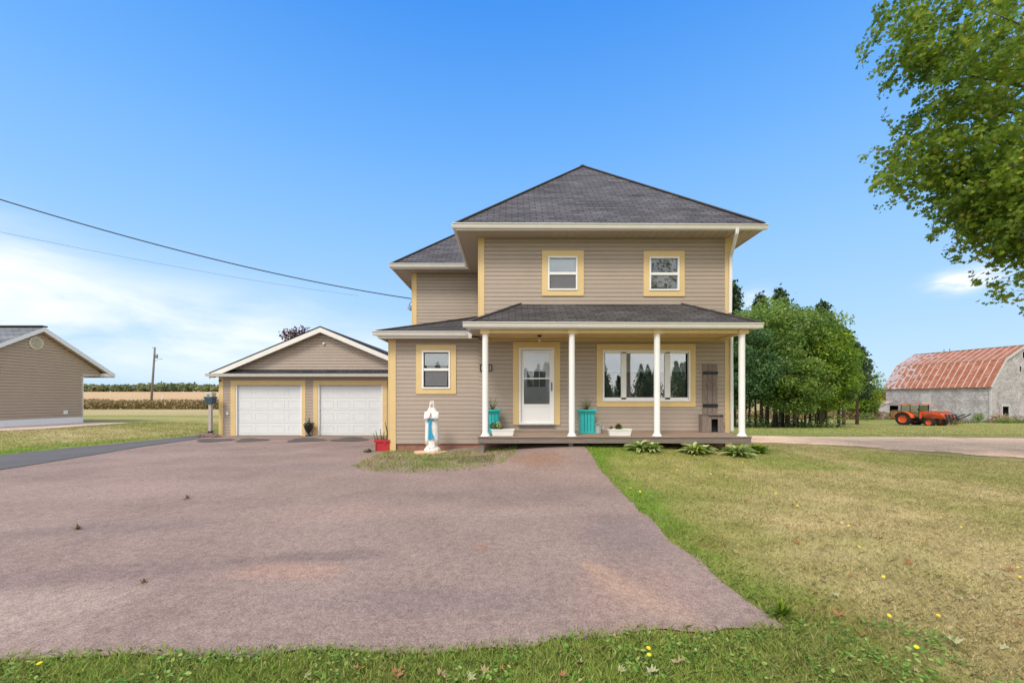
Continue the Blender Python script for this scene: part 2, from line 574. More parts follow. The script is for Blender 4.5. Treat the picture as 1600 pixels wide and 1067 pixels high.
class MB:
    def __init__(s):
        s.v, s.f, s.uv, s.hasuv = [], [], [], False

    def poly(s, pts, uv=None):
        i = len(s.v)
        s.v += [tuple(p) for p in pts]
        s.f.append(tuple(range(i, i + len(pts))))
        if uv:
            s.hasuv = True
        s.uv.append(uv or [(0, 0)] * len(pts))
        return s

    def box(s, x0, x1, y0, y1, z0, z1):
        return s.obox(Vector(((x0 + x1) / 2, (y0 + y1) / 2, (z0 + z1) / 2)),
                      (Vector((1, 0, 0)), Vector((0, 1, 0)), Vector((0, 0, 1))),
                      (abs(x1 - x0) / 2, abs(y1 - y0) / 2, abs(z1 - z0) / 2))

    def obox(s, c, ax, h, taper=1.0):
        i = len(s.v)
        for sz in (-1, 1):
            t = taper if sz > 0 else 1
            for sx, sy in ((-1, -1), (1, -1), (1, 1), (-1, 1)):
                s.v.append(tuple(c + ax[0] * (sx * h[0] * t) + ax[1] * (sy * h[1] * t) + ax[2] * (sz * h[2])))
        for f in ((0, 3, 2, 1), (4, 5, 6, 7), (0, 1, 5, 4), (1, 2, 6, 5), (2, 3, 7, 6), (3, 0, 4, 7)):
            s.f.append(tuple(i + k for k in f))
            s.uv.append([(0, 0)] * 4)
        return s

    def bar(s, p, q, w, h, up=Vector((0, 0, 1))):
        p, q = Vector(p), Vector(q)
        d = (q - p)
        L = d.length
        d.normalize()
        sd = d.cross(up)
        if sd.length < 1e-4:
            sd = Vector((1, 0, 0))
        sd.normalize()
        u = sd.cross(d)
        return s.obox((p + q) / 2, (sd, u, d), (w / 2, h / 2, L / 2))

    def tube(s, pts, r, seg=8, caps=True):
        pts = [Vector(p) for p in pts]
        n = len(pts)
        rs = r if isinstance(r, (list, tuple)) else [r] * n
        i0 = len(s.v)
        ref = Vector((0, 0, 1))
        for k, p in enumerate(pts):
            d = (pts[min(k + 1, n - 1)] - pts[max(k - 1, 0)]).normalized()
            a = d.cross(ref)
            if a.length < .05:
                a = d.cross(Vector((1, 0, 0)))
            a.normalize()
            b = d.cross(a)
            for j in range(seg):
                t = 2 * math.pi * j / seg
                s.v.append(tuple(p + a * (rs[k] * math.cos(t)) + b * (rs[k] * math.sin(t))))
        for k in range(n - 1):
            for j in range(seg):
                a = i0 + k * seg + j
                b = i0 + k * seg + (j + 1) % seg
                s.f.append((a, b, b + seg, a + seg))
                s.uv.append([(0, 0)] * 4)
        if caps:
            s.f.append(tuple(i0 + j for j in range(seg))[::-1])
            s.uv.append([(0, 0)] * seg)
            s.f.append(tuple(i0 + (n - 1) * seg + j for j in range(seg)))
            s.uv.append([(0, 0)] * seg)
        return s

    def lathe(s, c, prof, seg=16, sx=1, sy=1):
        """prof: list of (r, z)"""
        c = Vector(c)
        i0 = len(s.v)
        for r, z in prof:
            for j in range(seg):
                t = 2 * math.pi * j / seg
                s.v.append((c.x + r * sx * math.cos(t), c.y + r * sy * math.sin(t), c.z + z))
        for k in range(len(prof) - 1):
            for j in range(seg):
                a = i0 + k * seg + j
                b = i0 + k * seg + (j + 1) % seg
                s.f.append((a, b, b + seg, a + seg))
                s.uv.append([(0, 0)] * 4)
        s.f.append(tuple(i0 + j for j in range(seg))[::-1])
        s.uv.append([(0, 0)] * seg)
        s.f.append(tuple(i0 + (len(prof) - 1) * seg + j for j in range(seg)))
        s.uv.append([(0, 0)] * seg)
        return s

    def ball(s, c, r, seg=10, rings=6):
        rx, ry, rz = r if isinstance(r, (list, tuple)) else (r, r, r)
        prof = []
        for k in range(rings + 1):
            t = math.pi * k / rings
            prof.append((max(math.sin(t), .02), -math.cos(t) * rz))
        return s.lathe(c, prof, seg, rx, ry)

    def extr(s, poly2, x0, x1, ax='x'):
        """extrude a 2D (a,b) polygon: ax x -> (y,z) section, ax y -> (x,z) section"""
        def mk(t, a, b):
            return (t, a, b) if ax == 'x' else (a, t, b)
        n = len(poly2)
        s.poly([mk(x0, *p) for p in poly2])
        s.poly([mk(x1, *p) for p in poly2][::-1])
        for k in range(n):
            a, b = poly2[k], poly2[(k + 1) % n]
            s.poly([mk(x0, *a), mk(x1, *a), mk(x1, *b), mk(x0, *b)][::-1])
        return s

    def build(s, name, m, parent=None, smooth=False, bevel=0, at=None, label=None):
        me = bpy.data.meshes.new(name)
        if parent is not None:
            off = WL[parent.name]
        elif at is not None:
            off = Vector(at)
        else:
            off = Vector((0, 0, 0))
        me.from_pydata([(a - off.x, b - off.y, c - off.z) for a, b, c in s.v], [], s.f)
        if s.hasuv:
            ul = me.uv_layers.new(name='UVMap')
            flat = [c for u in s.uv for p in u for c in p]
            ul.data.foreach_set('uv', flat)
        me.materials.append(m)
        if smooth:
            for p in me.polygons:
                p.use_smooth = True
        o = bpy.data.objects.new(name, me)
        COL.objects.link(o)
        if parent is not None:
            o.parent = parent
            WL[o.name] = off
        else:
            o.location = off
            WL[o.name] = off
        bm = bmesh.new()
        bm.from_mesh(me)
        if smooth:
            bmesh.ops.remove_doubles(bm, verts=bm.verts, dist=1e-5)
        bmesh.ops.recalc_face_normals(bm, faces=bm.faces)
        bm.to_mesh(me)
        bm.free()
        if bevel:
            md = o.modifiers.new('bevel', 'BEVEL')
            md.width = bevel
            md.segments = 2
            md.limit_method = 'ANGLE'
        if label:
            o['label'] = label
        return o


def mesh_np(name, V, K, m, parent=None, attrs=None, cols=None, at=None, loc=None):
    """V: (N*K,3) vertices, every K consecutive ones a face"""
    me = bpy.data.meshes.new(name)
    V = np.asarray(V, np.float32)
    nv = len(V)
    nf = nv // K
    me.vertices.add(nv)
    me.vertices.foreach_set('co', V.ravel())
    me.loops.add(nv)
    me.loops.foreach_set('vertex_index', np.arange(nv, dtype=np.int32))
    me.polygons.add(nf)
    me.polygons.foreach_set('loop_start', np.arange(0, nv, K, dtype=np.int32))
    me.update(calc_edges=True)
    if attrs is not None:
        a = me.attributes.new('rnd', 'FLOAT', 'FACE')
        a.data.foreach_set('value', np.asarray(attrs, np.float32))
    if cols is not None:
        a = me.attributes.new('Col', 'FLOAT_COLOR', 'FACE')
        c = np.ones((nf, 4), np.float32)
        c[:, :3] = cols
        a.data.foreach_set('color', c.ravel())
    me.materials.append(m)
    o = bpy.data.objects.new(name, me)
    COL.objects.link(o)
    if parent is not None:
        o.parent = parent
    if loc is not None:
        o.location = loc
    return o


# ------------------------------------------------------------------ ground
DRIVE = [(-10.6, 1.7), (-7.5, 1.95), (-5, 2.12), (-3.6, 2.16), (-2.84, 2.25), (-2.2, 2.30), (-1.6, 2.28), (-1.1, 2.33), (-.5, 2.30), (-.1, 2.36), (.14, 2.37), (.25, 2.45),
         (.6, 2.47), (.8, 2.53), (1.2, 2.50), (1.72, 2.56), (1.66, 2.9), (1.64, 3.4), (1.62, 3.9), (1.63, 4.5), (1.61, 5.2), (1.66, 5.9), (1.66, 6.6), (1.72, 7.3), (1.70, 8), (1.76, 9),
         (1.75, 10.6), (.15, 10.6), (.12, 9.9), (0, 9.2), (-.22, 8.65), (-.85, 8.1), (-1.97, 7.85), (-2.9, 8.05), (-3.35, 8.6), (-3.45, 9.6), (-3.40, 10.6),
         (-3.30, 11.2), (-3.30, 17.0), (-12.2, 17.0), (-12.9, 17.8), (-13.3, 17.6), (-13.0, 12), (-13.0, 1.5)]
ROAD = [(-10.0, -20), (-10.1, 4), (-10.25, 8.1), (-10.85, 11.5), (-11.5, 14.5), (-12.55, 17.6), (-13.2, 18.2), (-12.95, 15), (-12.8, 13), (-13.05, 10.4), (-13.1, 4), (-13.1, -20)]
TRACK = [(6.3, 13.6), (7.6, 13.0), (8.4, 12.6), (9.0, 11.4), (10.0, 10.6), (10.8, 9.7), (11.8, 8.8), (14, 6.5), (17, 4), (30, 5), (28, 12), (24, 15.5), (20, 16.6), (17, 17.4), (14, 17.6),
         (11, 18.4), (8.5, 18.2), (6.4, 19), (6.4, 16)]
SLAB = [(-22.6, 5), (-19.3, 5), (-19.4, 15), (-19.6, 21.2), (-22.6, 21.6)]


def dryness(x, y):
    """0 lush green .. 1 straw"""
    n = vnoise(x, y, 1.3, 1) * .5 + vnoise(x, y, .4, 2) * .3 + vnoise(x, y, 4, 5) * .2
    d = .62 + (n - .5) * .9
    right = x > 1.2
    d = np.where(right, .44 + .34 * sstep((x - 1.7) / 1.6) * (1 - .55 * sstep((y - 4.5) / 5)) + (n - .5) * .75, d)
    d = np.where(right, d - .30 * (1 - sstep((x - 1.70 - .4 * vnoise(x, y, .4, 52)) / .4)), d)
    d = np.where(right & (y > 8.0) & (x < 7), d - .25, d)
    d = np.where((y < 2.75) & (x < 4), d * (1 - (1 - sstep((x - 1.1 - 1.6 * (vnoise(x, y, .4, 51) - .5)) / 1.3))) + (.06 + n * .42) * (1 - sstep((x - 1.1 - 1.6 * (vnoise(x, y, .4, 51) - .5)) / 1.3)), d)
    d = np.where((y > 17) & (x > 5), .42 + (vnoise(x, y, 9, 6) - .5) * .6 + (y - 17) * .0, d)
    left = x < -13
    band = np.sin(y * .55 + x * .05) * .16
    d = np.where(left, .60 + band + (n - .5) * .5, d)
    d = np.where(left & (x > -14.2) & (y < 22), d - .38, d)
    d = np.where((x < -5) & (y > 26) & (y < 60), .85 + (vnoise(x, y, 12, 9) - .5) * .3 - .45 * np.exp(-((y - 30) / 3.5) ** 2), d)
    return np.clip(d, 0, 1)


def gcol(x, y):
    d = dryness(x, y)[..., None]
    green = np.array([.13, .20, .03])
    mid = np.array([.28, .265, .09])
    straw = np.array([.44, .355, .19])
    c = np.where(d < .5, green + (mid - green) * (d / .5), mid + (straw - mid) * ((d - .5) / .5))
    soil = np.array([.34, .15, .085])
    isl = (np.exp(-((x + 1.2) / 1.6) ** 2 - ((y - 10.9) / .9) ** 2) + .6 * np.exp(-((x + .1) / .6) ** 2 - ((y - 9.3) / .6) ** 2))
    w = np.clip(isl * 1.3 * (vnoise(x, y, .35, 8) * .9 + .35), 0, .95)[..., None]
    c = c * (1 - w) + soil * w
    # beside the drive, a bare patch
    w = np.clip(np.exp(-((x - 2.0) / .3) ** 2 - ((y - 2.75) / .14) ** 2) * 1.1 + .8 * np.exp(-((x - 1.95) / .22) ** 2 - ((y - 4.2) / .6) ** 2) * vnoise(x, y, .3, 4), 0, .9)[..., None]
    c = c * (1 - w) + np.array([.26, .13, .07]) * w
    # far fields on the left: brown-pink crop land
    w = (sstep((y - 62) / 4) * (x < 10))[..., None]
    c = c * (1 - w) + np.array([.50, .345, .195]) * w
    w = (sstep((y - 56) / 6) * (x > 10))[..., None]
    c = c * (1 - w) + np.array([.32, .26, .12]) * w
    # darker brown ground under the grove
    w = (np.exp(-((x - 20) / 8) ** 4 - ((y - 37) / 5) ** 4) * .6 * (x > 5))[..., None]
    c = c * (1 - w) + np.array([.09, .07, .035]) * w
    return c * (.86 + .28 * vnoise(x, y, .12, 12)[..., None])


def ground():
    xs = np.unique(np.concatenate([np.linspace(-1200, -100, 12), np.linspace(-100, -30, 24), np.linspace(-30, -4, 75), np.linspace(-4, 8, 90),
                                   np.linspace(8, 30, 56), np.linspace(30, 100, 36), np.linspace(100, 1200, 12)]))
    ys = np.unique(np.concatenate([np.linspace(-900, -60, 8), np.linspace(-60, -1, 20), np.linspace(-1, 1.5, 10), np.linspace(1.5, 6, 46), np.linspace(6, 22, 64),
                                   np.linspace(22, 66, 60), np.linspace(66, 400, 50), np.linspace(400, 1500, 12)]))
    X, Y = np.meshgrid(xs, ys)
    Z = G(X, Y)
    nx, ny = len(xs), len(ys)
    V = np.stack([X, Y, Z], -1).reshape(-1, 3)
    idx = np.arange(nx * ny).reshape(ny, nx)
    Fc = np.stack([idx[:-1, :-1], idx[:-1, 1:], idx[1:, 1:], idx[1:, :-1]], -1).reshape(-1, 4)
    me = bpy.data.meshes.new('ground')
    me.vertices.add(len(V))
    me.vertices.foreach_set('co', V.astype(np.float32).ravel())
    me.loops.add(Fc.size)
    me.loops.foreach_set('vertex_index', Fc.astype(np.int32).ravel())
    me.polygons.add(len(Fc))
    me.polygons.foreach_set('loop_start', np.arange(0, Fc.size, 4, dtype=np.int32))
    me.update(calc_edges=True)
    a = me.attributes.new('Col', 'FLOAT_COLOR', 'POINT')
    c = np.ones((len(V), 4), np.float32)
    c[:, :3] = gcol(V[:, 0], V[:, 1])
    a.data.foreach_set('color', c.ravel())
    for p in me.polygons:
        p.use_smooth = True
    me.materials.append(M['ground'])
    o = bpy.data.objects.new('ground', me)
    COL.objects.link(o)
    tag(o, 'mown lawn and fields of green and straw coloured grass round the house', kind='structure')


ground()


def drape(name, poly, m, lift, step=.5, label=None, jitter=0, kind='structure', fade=0):
    pts = []
    n = len(poly)
    for i in range(n):
        a, b = Vector(poly[i]), Vector(poly[(i + 1) % n])
        L = (b - a).length
        k = max(1, int(L / .12)) if (jitter and L < 12) else 1
        nrm = Vector((-(b - a).y, (b - a).x)) / max(L, 1e-6)
        for j in range(k):
            p = a.lerp(b, j / k)
            if jitter and j:
                p = p + nrm * ((float(vnoise(p.x, p.y, .25, 21)) - .5) * 2 * jitter)
            pts.append(p)
    bm = bmesh.new()
    f = bm.faces.new([bm.verts.new((p.x, p.y, 0)) for p in pts])
    bmesh.ops.triangulate(bm, faces=[f])
    x0, x1 = min(p.x for p in pts), max(p.x for p in pts)
    y0, y1 = min(p.y for p in pts), max(p.y for p in pts)
    for ax, lo, hi in ((0, x0, x1), (1, y0, y1)):
        t = math.ceil(lo / step) * step
        while t < hi:
            co = (t, 0, 0) if ax == 0 else (0, t, 0)
            no = (1, 0, 0) if ax == 0 else (0, 1, 0)
            bmesh.ops.bisect_plane(bm, geom=bm.verts[:] + bm.edges[:] + bm.faces[:], dist=1e-5, plane_co=co, plane_no=no)
            t += step
    for v in bm.verts:
        v.co.z = g1(v.co.x, v.co.y) + lift
    bmesh.ops.recalc_face_normals(bm, faces=bm.faces)
    for ff in bm.faces:
        ff.smooth = True
        if ff.normal.z < 0:
            ff.normal_flip()
    me = bpy.data.meshes.new(name)
    bm.to_mesh(me)
    bm.free()
    me.materials.append(m)
    if fade:
        nv = len(me.vertices)
        co_ = np.empty(nv * 3, np.float32)
        me.vertices.foreach_get('co', co_)
        co_ = co_.reshape(-1, 3)[:, :2]
        dm = np.full(nv, 1e9)
        for i in range(len(pts)):
            a = np.array(pts[i][:2])
            b = np.array(pts[(i + 1) % len(pts)][:2])
            ab = b - a
            t = np.clip(((co_ - a) @ ab) / max(ab @ ab, 1e-9), 0, 1)
            dm = np.minimum(dm, np.linalg.norm(co_ - (a + t[:, None] * ab), axis=1))
        at_ = me.attributes.new('edge', 'FLOAT', 'POINT')
        at_.data.foreach_set('value', np.clip(dm / fade, 0, 1).astype(np.float32))
    o = bpy.data.objects.new(name, me)
    COL.objects.link(o)
    return tag(o, label, kind=kind)


drape('driveway', DRIVE, M['drive'], .014, .4, 'wide reddish brown chip seal driveway in front of the house', jitter=.05)
drape('side_road', ROAD, M['asphalt'], .024, .5, 'grey asphalt lane on the left edge of the driveway', jitter=.04)
drape('dirt_track', TRACK, M['dirt'], .014, .25, 'pale brown dirt track crossing the right lawn', jitter=.3, fade=1.1)
drape('concrete_slab', SLAB, M['concrete'], .03, .8, 'pale pink concrete slab along the neighbouring wall')
for (pa, pb, ya, yb) in ((303, 364, 687, 694), (367, 417, 686.5, 693.5), (449, 508, 686, 693.5), (519, 575, 684.5, 692.5)):
    c = []
    for k in range(22):
        t = 2 * math.pi * k / 22
        rr = 1 + .22 * math.sin(3 * t + pa) + random.uniform(-.12, .12)
        px = (pa + pb) / 2 + (pb - pa) / 2 * rr * math.cos(t)
        py = (ya + yb) / 2 - (yb - ya) / 2 * rr * math.sin(t) - (px - (pa + pb) / 2) * .045
        Y = F * 1.555 / (py - HZ)
        c.append((PX(px, Y), Y))
    drape('asphalt_patch', c, M['patch'], .024, .6, None)

# ------------------------------------------------------------------ grass
COLG = None


def blades(x, y, h, w, name, lean=.5, m=None, loc_seed=0, colj=.25, green_boost=0):
    n = len(x)
    rng = np.random.default_rng(100 + loc_seed)
    z = G(x, y)
    th = rng.uniform(0, 2 * np.pi, n)
    ph = rng.uniform(0, 2 * np.pi, n)
    hh = h * rng.uniform(.5, 1.3, n)
    ww = w * rng.uniform(.7, 1.3, n)
    ln = lean * rng.uniform(.1, 1.3, n) * hh
    dx, dy = np.cos(th) * ww / 2, np.sin(th) * ww / 2
    lx, ly = np.cos(ph) * ln, np.sin(ph) * ln
    base = np.stack([x, y, z], -1)
    D = np.stack([dx, dy, 0 * dx], -1)
    Lm = np.stack([lx * .35, ly * .35, hh * .6], -1)
    Lt = np.stack([lx, ly, hh], -1)
    V = np.stack([base - D, base + D, base + D * .8 + Lm, base + Lt, base - D * .8 + Lm], 1).reshape(-1, 3)
    c = gcolb(x, y, rng, green_boost)
    return mesh_np(name, V, 5, M['grass'], cols=c)


def gcolb(x, y, rng, gb):
    n = len(x)
    d = np.clip(dryness(x, y) + rng.normal(0, .17, n) - gb, 0, 1)[:, None]
    green = np.array([.29, .45, .075])
    mid = np.array([.38, .37, .13])
    straw = np.array([.64, .53, .30])
    c = np.where(d < .5, green + (mid - green) * (d / .5), mid + (straw - mid) * ((d - .5) / .5))
    return c * rng.uniform(.65, 1.3, (n, 1))


def free_of(x, y):
    m = ~inpoly(x, y, DRIVE) & ~inpoly(x, y, ROAD)
    return m


rg = np.random.default_rng(5)
# front strip
n = 85000
x = rg.uniform(-3.6, 3.4, n)
y = rg.uniform(1.75, 2.75, n)
k = free_of(x, y) & (x < 1.75 + .4 * rg.random(n)) & (rg.random(n) < .45 + .75 * vnoise(x, y, .16, 31))
# stray blades creeping over the edge
k2 = inpoly(x, y - .06, DRIVE) == False
k = k | (k2 & (rg.random(n) < .25) & (x < 1.7))
o = blades(x[k], y[k], .042, .0055, 'front_grass', 1.0, loc_seed=1)
tag(o, 'lush green grass strip along the near edge of the driveway', 'grass', kind='stuff')
n = 9000
x = rg.uniform(-3.6, 2.6, n)
y = rg.uniform(1.75, 2.6, n)
k = free_of(x, y) & (vnoise(x, y, .13, 61) > .52)
x, y = x[k], y[k]
CLV = (np.stack([x, y, G(x, y) + rg.uniform(.015, .045, len(x))], -1), rg.random(len(x)))
# right lawn
xs_, ys_ = [], []
for Y0 in np.arange(1.75, 14.5, .25):
    wd = 1.34 * (Y0 + .25) + .3 - 1.5
    dens = 11500 * (2.3 / max(Y0, 2.3)) ** 1.55
    nn = int(wd * .25 * dens)
    xs_.append(rg.uniform(1.5, 1.5 + wd, nn))
    ys_.append(rg.uniform(Y0, Y0 + .25, nn))
x, y = np.concatenate(xs_), np.concatenate(ys_)
k = free_of(x, y) & ~(inpoly(x, y, TRACK) & (rg.random(len(x)) < .90 + .1 * sstep((vnoise(x, y, .5, 71) - .4) * 4))) & ~((y > 10.3) & (x < 6)) & (rg.random(len(x)) < .35 + .9 * vnoise(x, y, .3, 33))
x, y = x[k], y[k]
o = blades(x, y, .026 + .012 * sstep((2.1 - x) / .4), .0042 * np.maximum(1, y / 4.0) ** .8, 'lawn_grass', 1.5, loc_seed=2)
tag(o, 'short dry lawn grass right of the driveway', 'grass', kind='stuff')
# island by the statue
n = 16000
x = rg.uniform(-3.6, .2, n)
y = rg.uniform(7.8, 11.1, n)
k = free_of(x, y) & (rg.random(n) < .25 + .9 * vnoise(x, y, .35, 35) - .75 * np.exp(-((x + 1.0) / 1.9) ** 2 - ((y - 10.9) / .6) ** 2))
o = blades(x[k], y[k], .06, .010, 'island_grass', .9, loc_seed=3, green_boost=.3)
tag(o, 'patchy grass bed round the statue in front of the wing wall', 'grass', kind='stuff')
# left verge
n = 30000
x = rg.uniform(-21, -13.1, n)
y = rg.uniform(9, 22, n)
k = ~inpoly(x, y, SLAB) & ~inpoly(x, y, ROAD) & (rg.random(n) < vnoise(x, y, .7, 36) + .2)
o = blades(x[k], y[k], .05, .018, 'verge_grass', .9, loc_seed=4)
tag(o, 'green and tan grass verge left of the grey lane', 'grass', kind='stuff')
# far right meadow behind the track
n = 30000
x = rg.uniform(6.5, 60, n)
y = 18 + rg.random(n) ** 1.3 * 26
k = (x < 1.3 * y) & ~inpoly(x, y, TRACK)
o = blades(x[k], y[k], .05, .028, 'meadow_grass', 1.4, loc_seed=6)
tag(o, 'yellow green meadow grass beyond the dirt track', 'grass', kind='stuff')


def strokes(x, y, h, w, name, cols, lean=.3, seed=0, label='', cat='grass'):
    rng = np.random.default_rng(seed)
    n = len(x)
    z = G(x, y)
    hh = h * rng.uniform(.5, 1.2, n)
    ww = w * rng.uniform(.6, 1.3, n)
    ph = rng.uniform(0, 2 * np.pi, n)
    B = np.stack([x, y, z], -1)
    D = np.stack([ww / 2, 0 * ww, 0 * ww], -1)
    T = np.stack([np.cos(ph) * hh * lean, np.sin(ph) * hh * lean, hh], -1)
    V = np.stack([B - D, B + D, B + T + D * .5, B + T * 1.08, B + T - D * .5], 1).reshape(-1, 3)
    c = np.array(cols)[rng.integers(0, len(cols), n)] * rng.uniform(.6, 1.3, (n, 1))
    o = mesh_np(name, V, 5, M['grass'], cols=c)
    tag(o, label, cat, kind='stuff')


# tall brown weeds at the edge of the left field
n = 16000
x = rg.uniform(-85, -22, n)
y = rg.uniform(58, 63, n)
hgt = .9 + .6 * vnoise(x, y * 0, 5, 41) + .5 * vnoise(x, y * 0, 1.5, 42)
Pp = np.stack([x, y, G(x, y) + hgt * rg.random(n) ** .8 * .95], -1)
HEDGE = (Pp, np.clip(.2 + .55 * vnoise(x, y * 0, 3, 43) + .35 * (Pp[:, 2] - G(x, y)) / 2 + rg.normal(0, .15, n), 0, 1))
n = 9000
x = rg.uniform(27, 64, n)
y = rg.uniform(60, 68, n)
Pp = np.stack([x, y, G(x, y) + 1.5 * rg.random(n) ** .8 * (.6 + .5 * vnoise(x, y, 2, 44))], -1)
MEAD = (Pp, np.clip(.55 + .35 * vnoise(x, y, 2.5, 45) + rg.normal(0, .15, n) * 1.0 - .1, 0, 1))
x = rg.uniform(19, 27.5, 2600)
y = rg.uniform(33.5, 39, 2600)
k = vnoise(x, y, 1.1, 46) > .48
x, y = x[k], y[k]
UND = (np.stack([x, y, G(x, y) + 1.5 * rg.random(len(x)) ** 1.2 * vnoise(x, y, 1.3, 47)], -1), rg.random(len(x)))
n = 4500
x = rg.uniform(52, 72, n)
y = 49.5 + (x - 62) * .22 + rg.uniform(-1.0, 2.0, n)
k = (x > 58.5) & (x < 72)
strokes(x[k], y[k], .3 * (.3 + vnoise(x[k], y[k], 1.2, 3)), .06, 'barn_weeds', [(.10, .19, .03), (.15, .22, .05), (.22, .22, .08)], .35, 4,
        'green weeds along the foot of the grey barn', 'weeds')
n = 1200
x = rg.uniform(54, 62, n)
y = rg.uniform(50, 61, n)
strokes(x, y, .35 * (.3 + vnoise(x, y, 1.5, 3)), .05, 'yard_weeds', [(.10, .19, .03), (.15, .22, .05), (.22, .22, .08)], .35, 5,
        'green weeds in the barn yard behind the tractor', 'weeds')

# ------------------------------------------------------------------ siding etc
COURSE = .114


def siding(mb, O, U, width, z0, z1, openings=(), course=COURSE, lap=.020, lim=None):
    """rows of lap siding. O: base point, U: horizontal unit along the wall, outward = U x Z"""
    O, U = Vector(O), Vector(U)
    Nn = U.cross(Vector((0, 0, 1)))
    nrow = max(1, round((z1 - z0) / course))
    c = (z1 - z0) / nrow
    for r in range(nrow):
        a, b = z0 + r * c, z0 + (r + 1) * c
        mid = (a + b) / 2
        (la, ra), (lb, rb) = ((0, width), (0, width)) if lim is None else (lim(a), lim(b))
        if ra - la < .02:
            continue
        if rb < lb:
            lb = rb = (lb + rb) / 2
        segs = [(la, ra, lb, rb)]
        for (o0, o1, oz0, oz1) in openings:
            if oz0 < mid < oz1:
                ns = []
                for (p, q, p2, q2) in segs:
                    if o1 <= p or o0 >= q:
                        ns.append((p, q, p2, q2))
                        continue
                    if o0 > p:
                        ns.append((p, o0, p2, o0))
                    if o1 < q:
                        ns.append((o1, q, o1, q2))
                segs = ns
        for (p, q, p2, q2) in segs:
            A = O + U * p + Nn * lap
            B = O + U * q + Nn * lap
            C_ = O + U * q2 + Nn * .002
            E = O + U * p2 + Nn * .002
            A.z = B.z = a
            C_.z = E.z = b
            mid1 = A.lerp(E, .0)
            fr = .68
            A1 = A.lerp(Vector((A.x, A.y, b)), fr)
            B1 = B.lerp(Vector((B.x, B.y, b)), fr)
            if abs(q2 - q) + abs(p2 - p) > 1e-6:
                A1 += U * ((p2 - p) * fr)
                B1 += U * ((q2 - q) * fr)
            mb.poly([A, B, B1, A1])
            mb.poly([A1, B1, C_, E])
            A2 = O + U * p + Nn * .002
            B2 = O + U * q + Nn * .002
            A2.z = B2.z = a
            mb.poly([A2, B2, B, A])
    return mb


def roofpoly(mb, pts, e, u0=0):
    """roof face with UVs in metres; e = eave direction"""
    pts = [Vector(p) for p in pts]
    e = Vector(e).normalized()
    n = None
    for i in range(2, len(pts)):
        n = (pts[1] - pts[0]).cross(pts[i] - pts[0])
        if n.length > 1e-5:
            break
    n.normalize()
    if n.z < 0:
        n = -n
    s = n.cross(e).normalized()
    if s.z < 0:
        s = -s
    uv = [((p - pts[0]).dot(e) + u0, (p - pts[0]).dot(s)) for p in pts]
    mb.poly(pts, uv)


def gutter(mb, a, b, hgt=.115, out=.11, side=None):
    """K-style gutter from a to b (back top edge), outward = side"""
    a, b = Vector(a), Vector(b)
    d = (b - a).normalized()
    nrm = Vector(side) if side else d.cross(Vector((0, 0, 1)))
    prof = [(0, 0), (0, -hgt), (out * .55, -hgt), (out * .72, -hgt * .62), (out * .78, -hgt * .35), (out, -hgt * .12), (out, 0), (out * .85, 0), (out * .85, -.02), (.012, -.02)]
    ra = [a + nrm * p + Vector((0, 0, q)) for p, q in prof]
    rb = [b + nrm * p + Vector((0, 0, q)) for p, q in prof]
    n = len(prof)
    for k in range(n):
        mb.poly([ra[k], rb[k], rb[(k + 1) % n], ra[(k + 1) % n]])
    mb.poly(ra[::-1])
    mb.poly(rb)


def rim(mb, x0, x1, z0, z1, w0, y0, y1):
    """rectangular frame facing -Y"""
    mb.box(x0, x1, y0, y1, z1 - w0, z1)
    mb.box(x0, x1, y0, y1, z0, z0 + w0)
    mb.box(x0, x0 + w0, y0, y1, z0 + w0, z1 - w0)
    mb.box(x1 - w0, x1, y0, y1, z0 + w0, z1 - w0)


def rect(r, D):
    x0, y0, x1, y1 = r
    return PX(x0, D), PX(x1, D), PZ(y1, D), PZ(y0, D)


# ------------------------------------------------------------------ HOUSE
house = empty('house', (2.5, 13, 0.05), 'two storey taupe sided farmhouse with yellow trim and a dark hip roof', 'house')
XL, XR = PX(749, D1), PX(1140, D1)
ZS = 5.87                      # soffit height
XW = PX(645, 14.36)
XWL = PX(609, D1)
ZGF = PZ(693, D1)


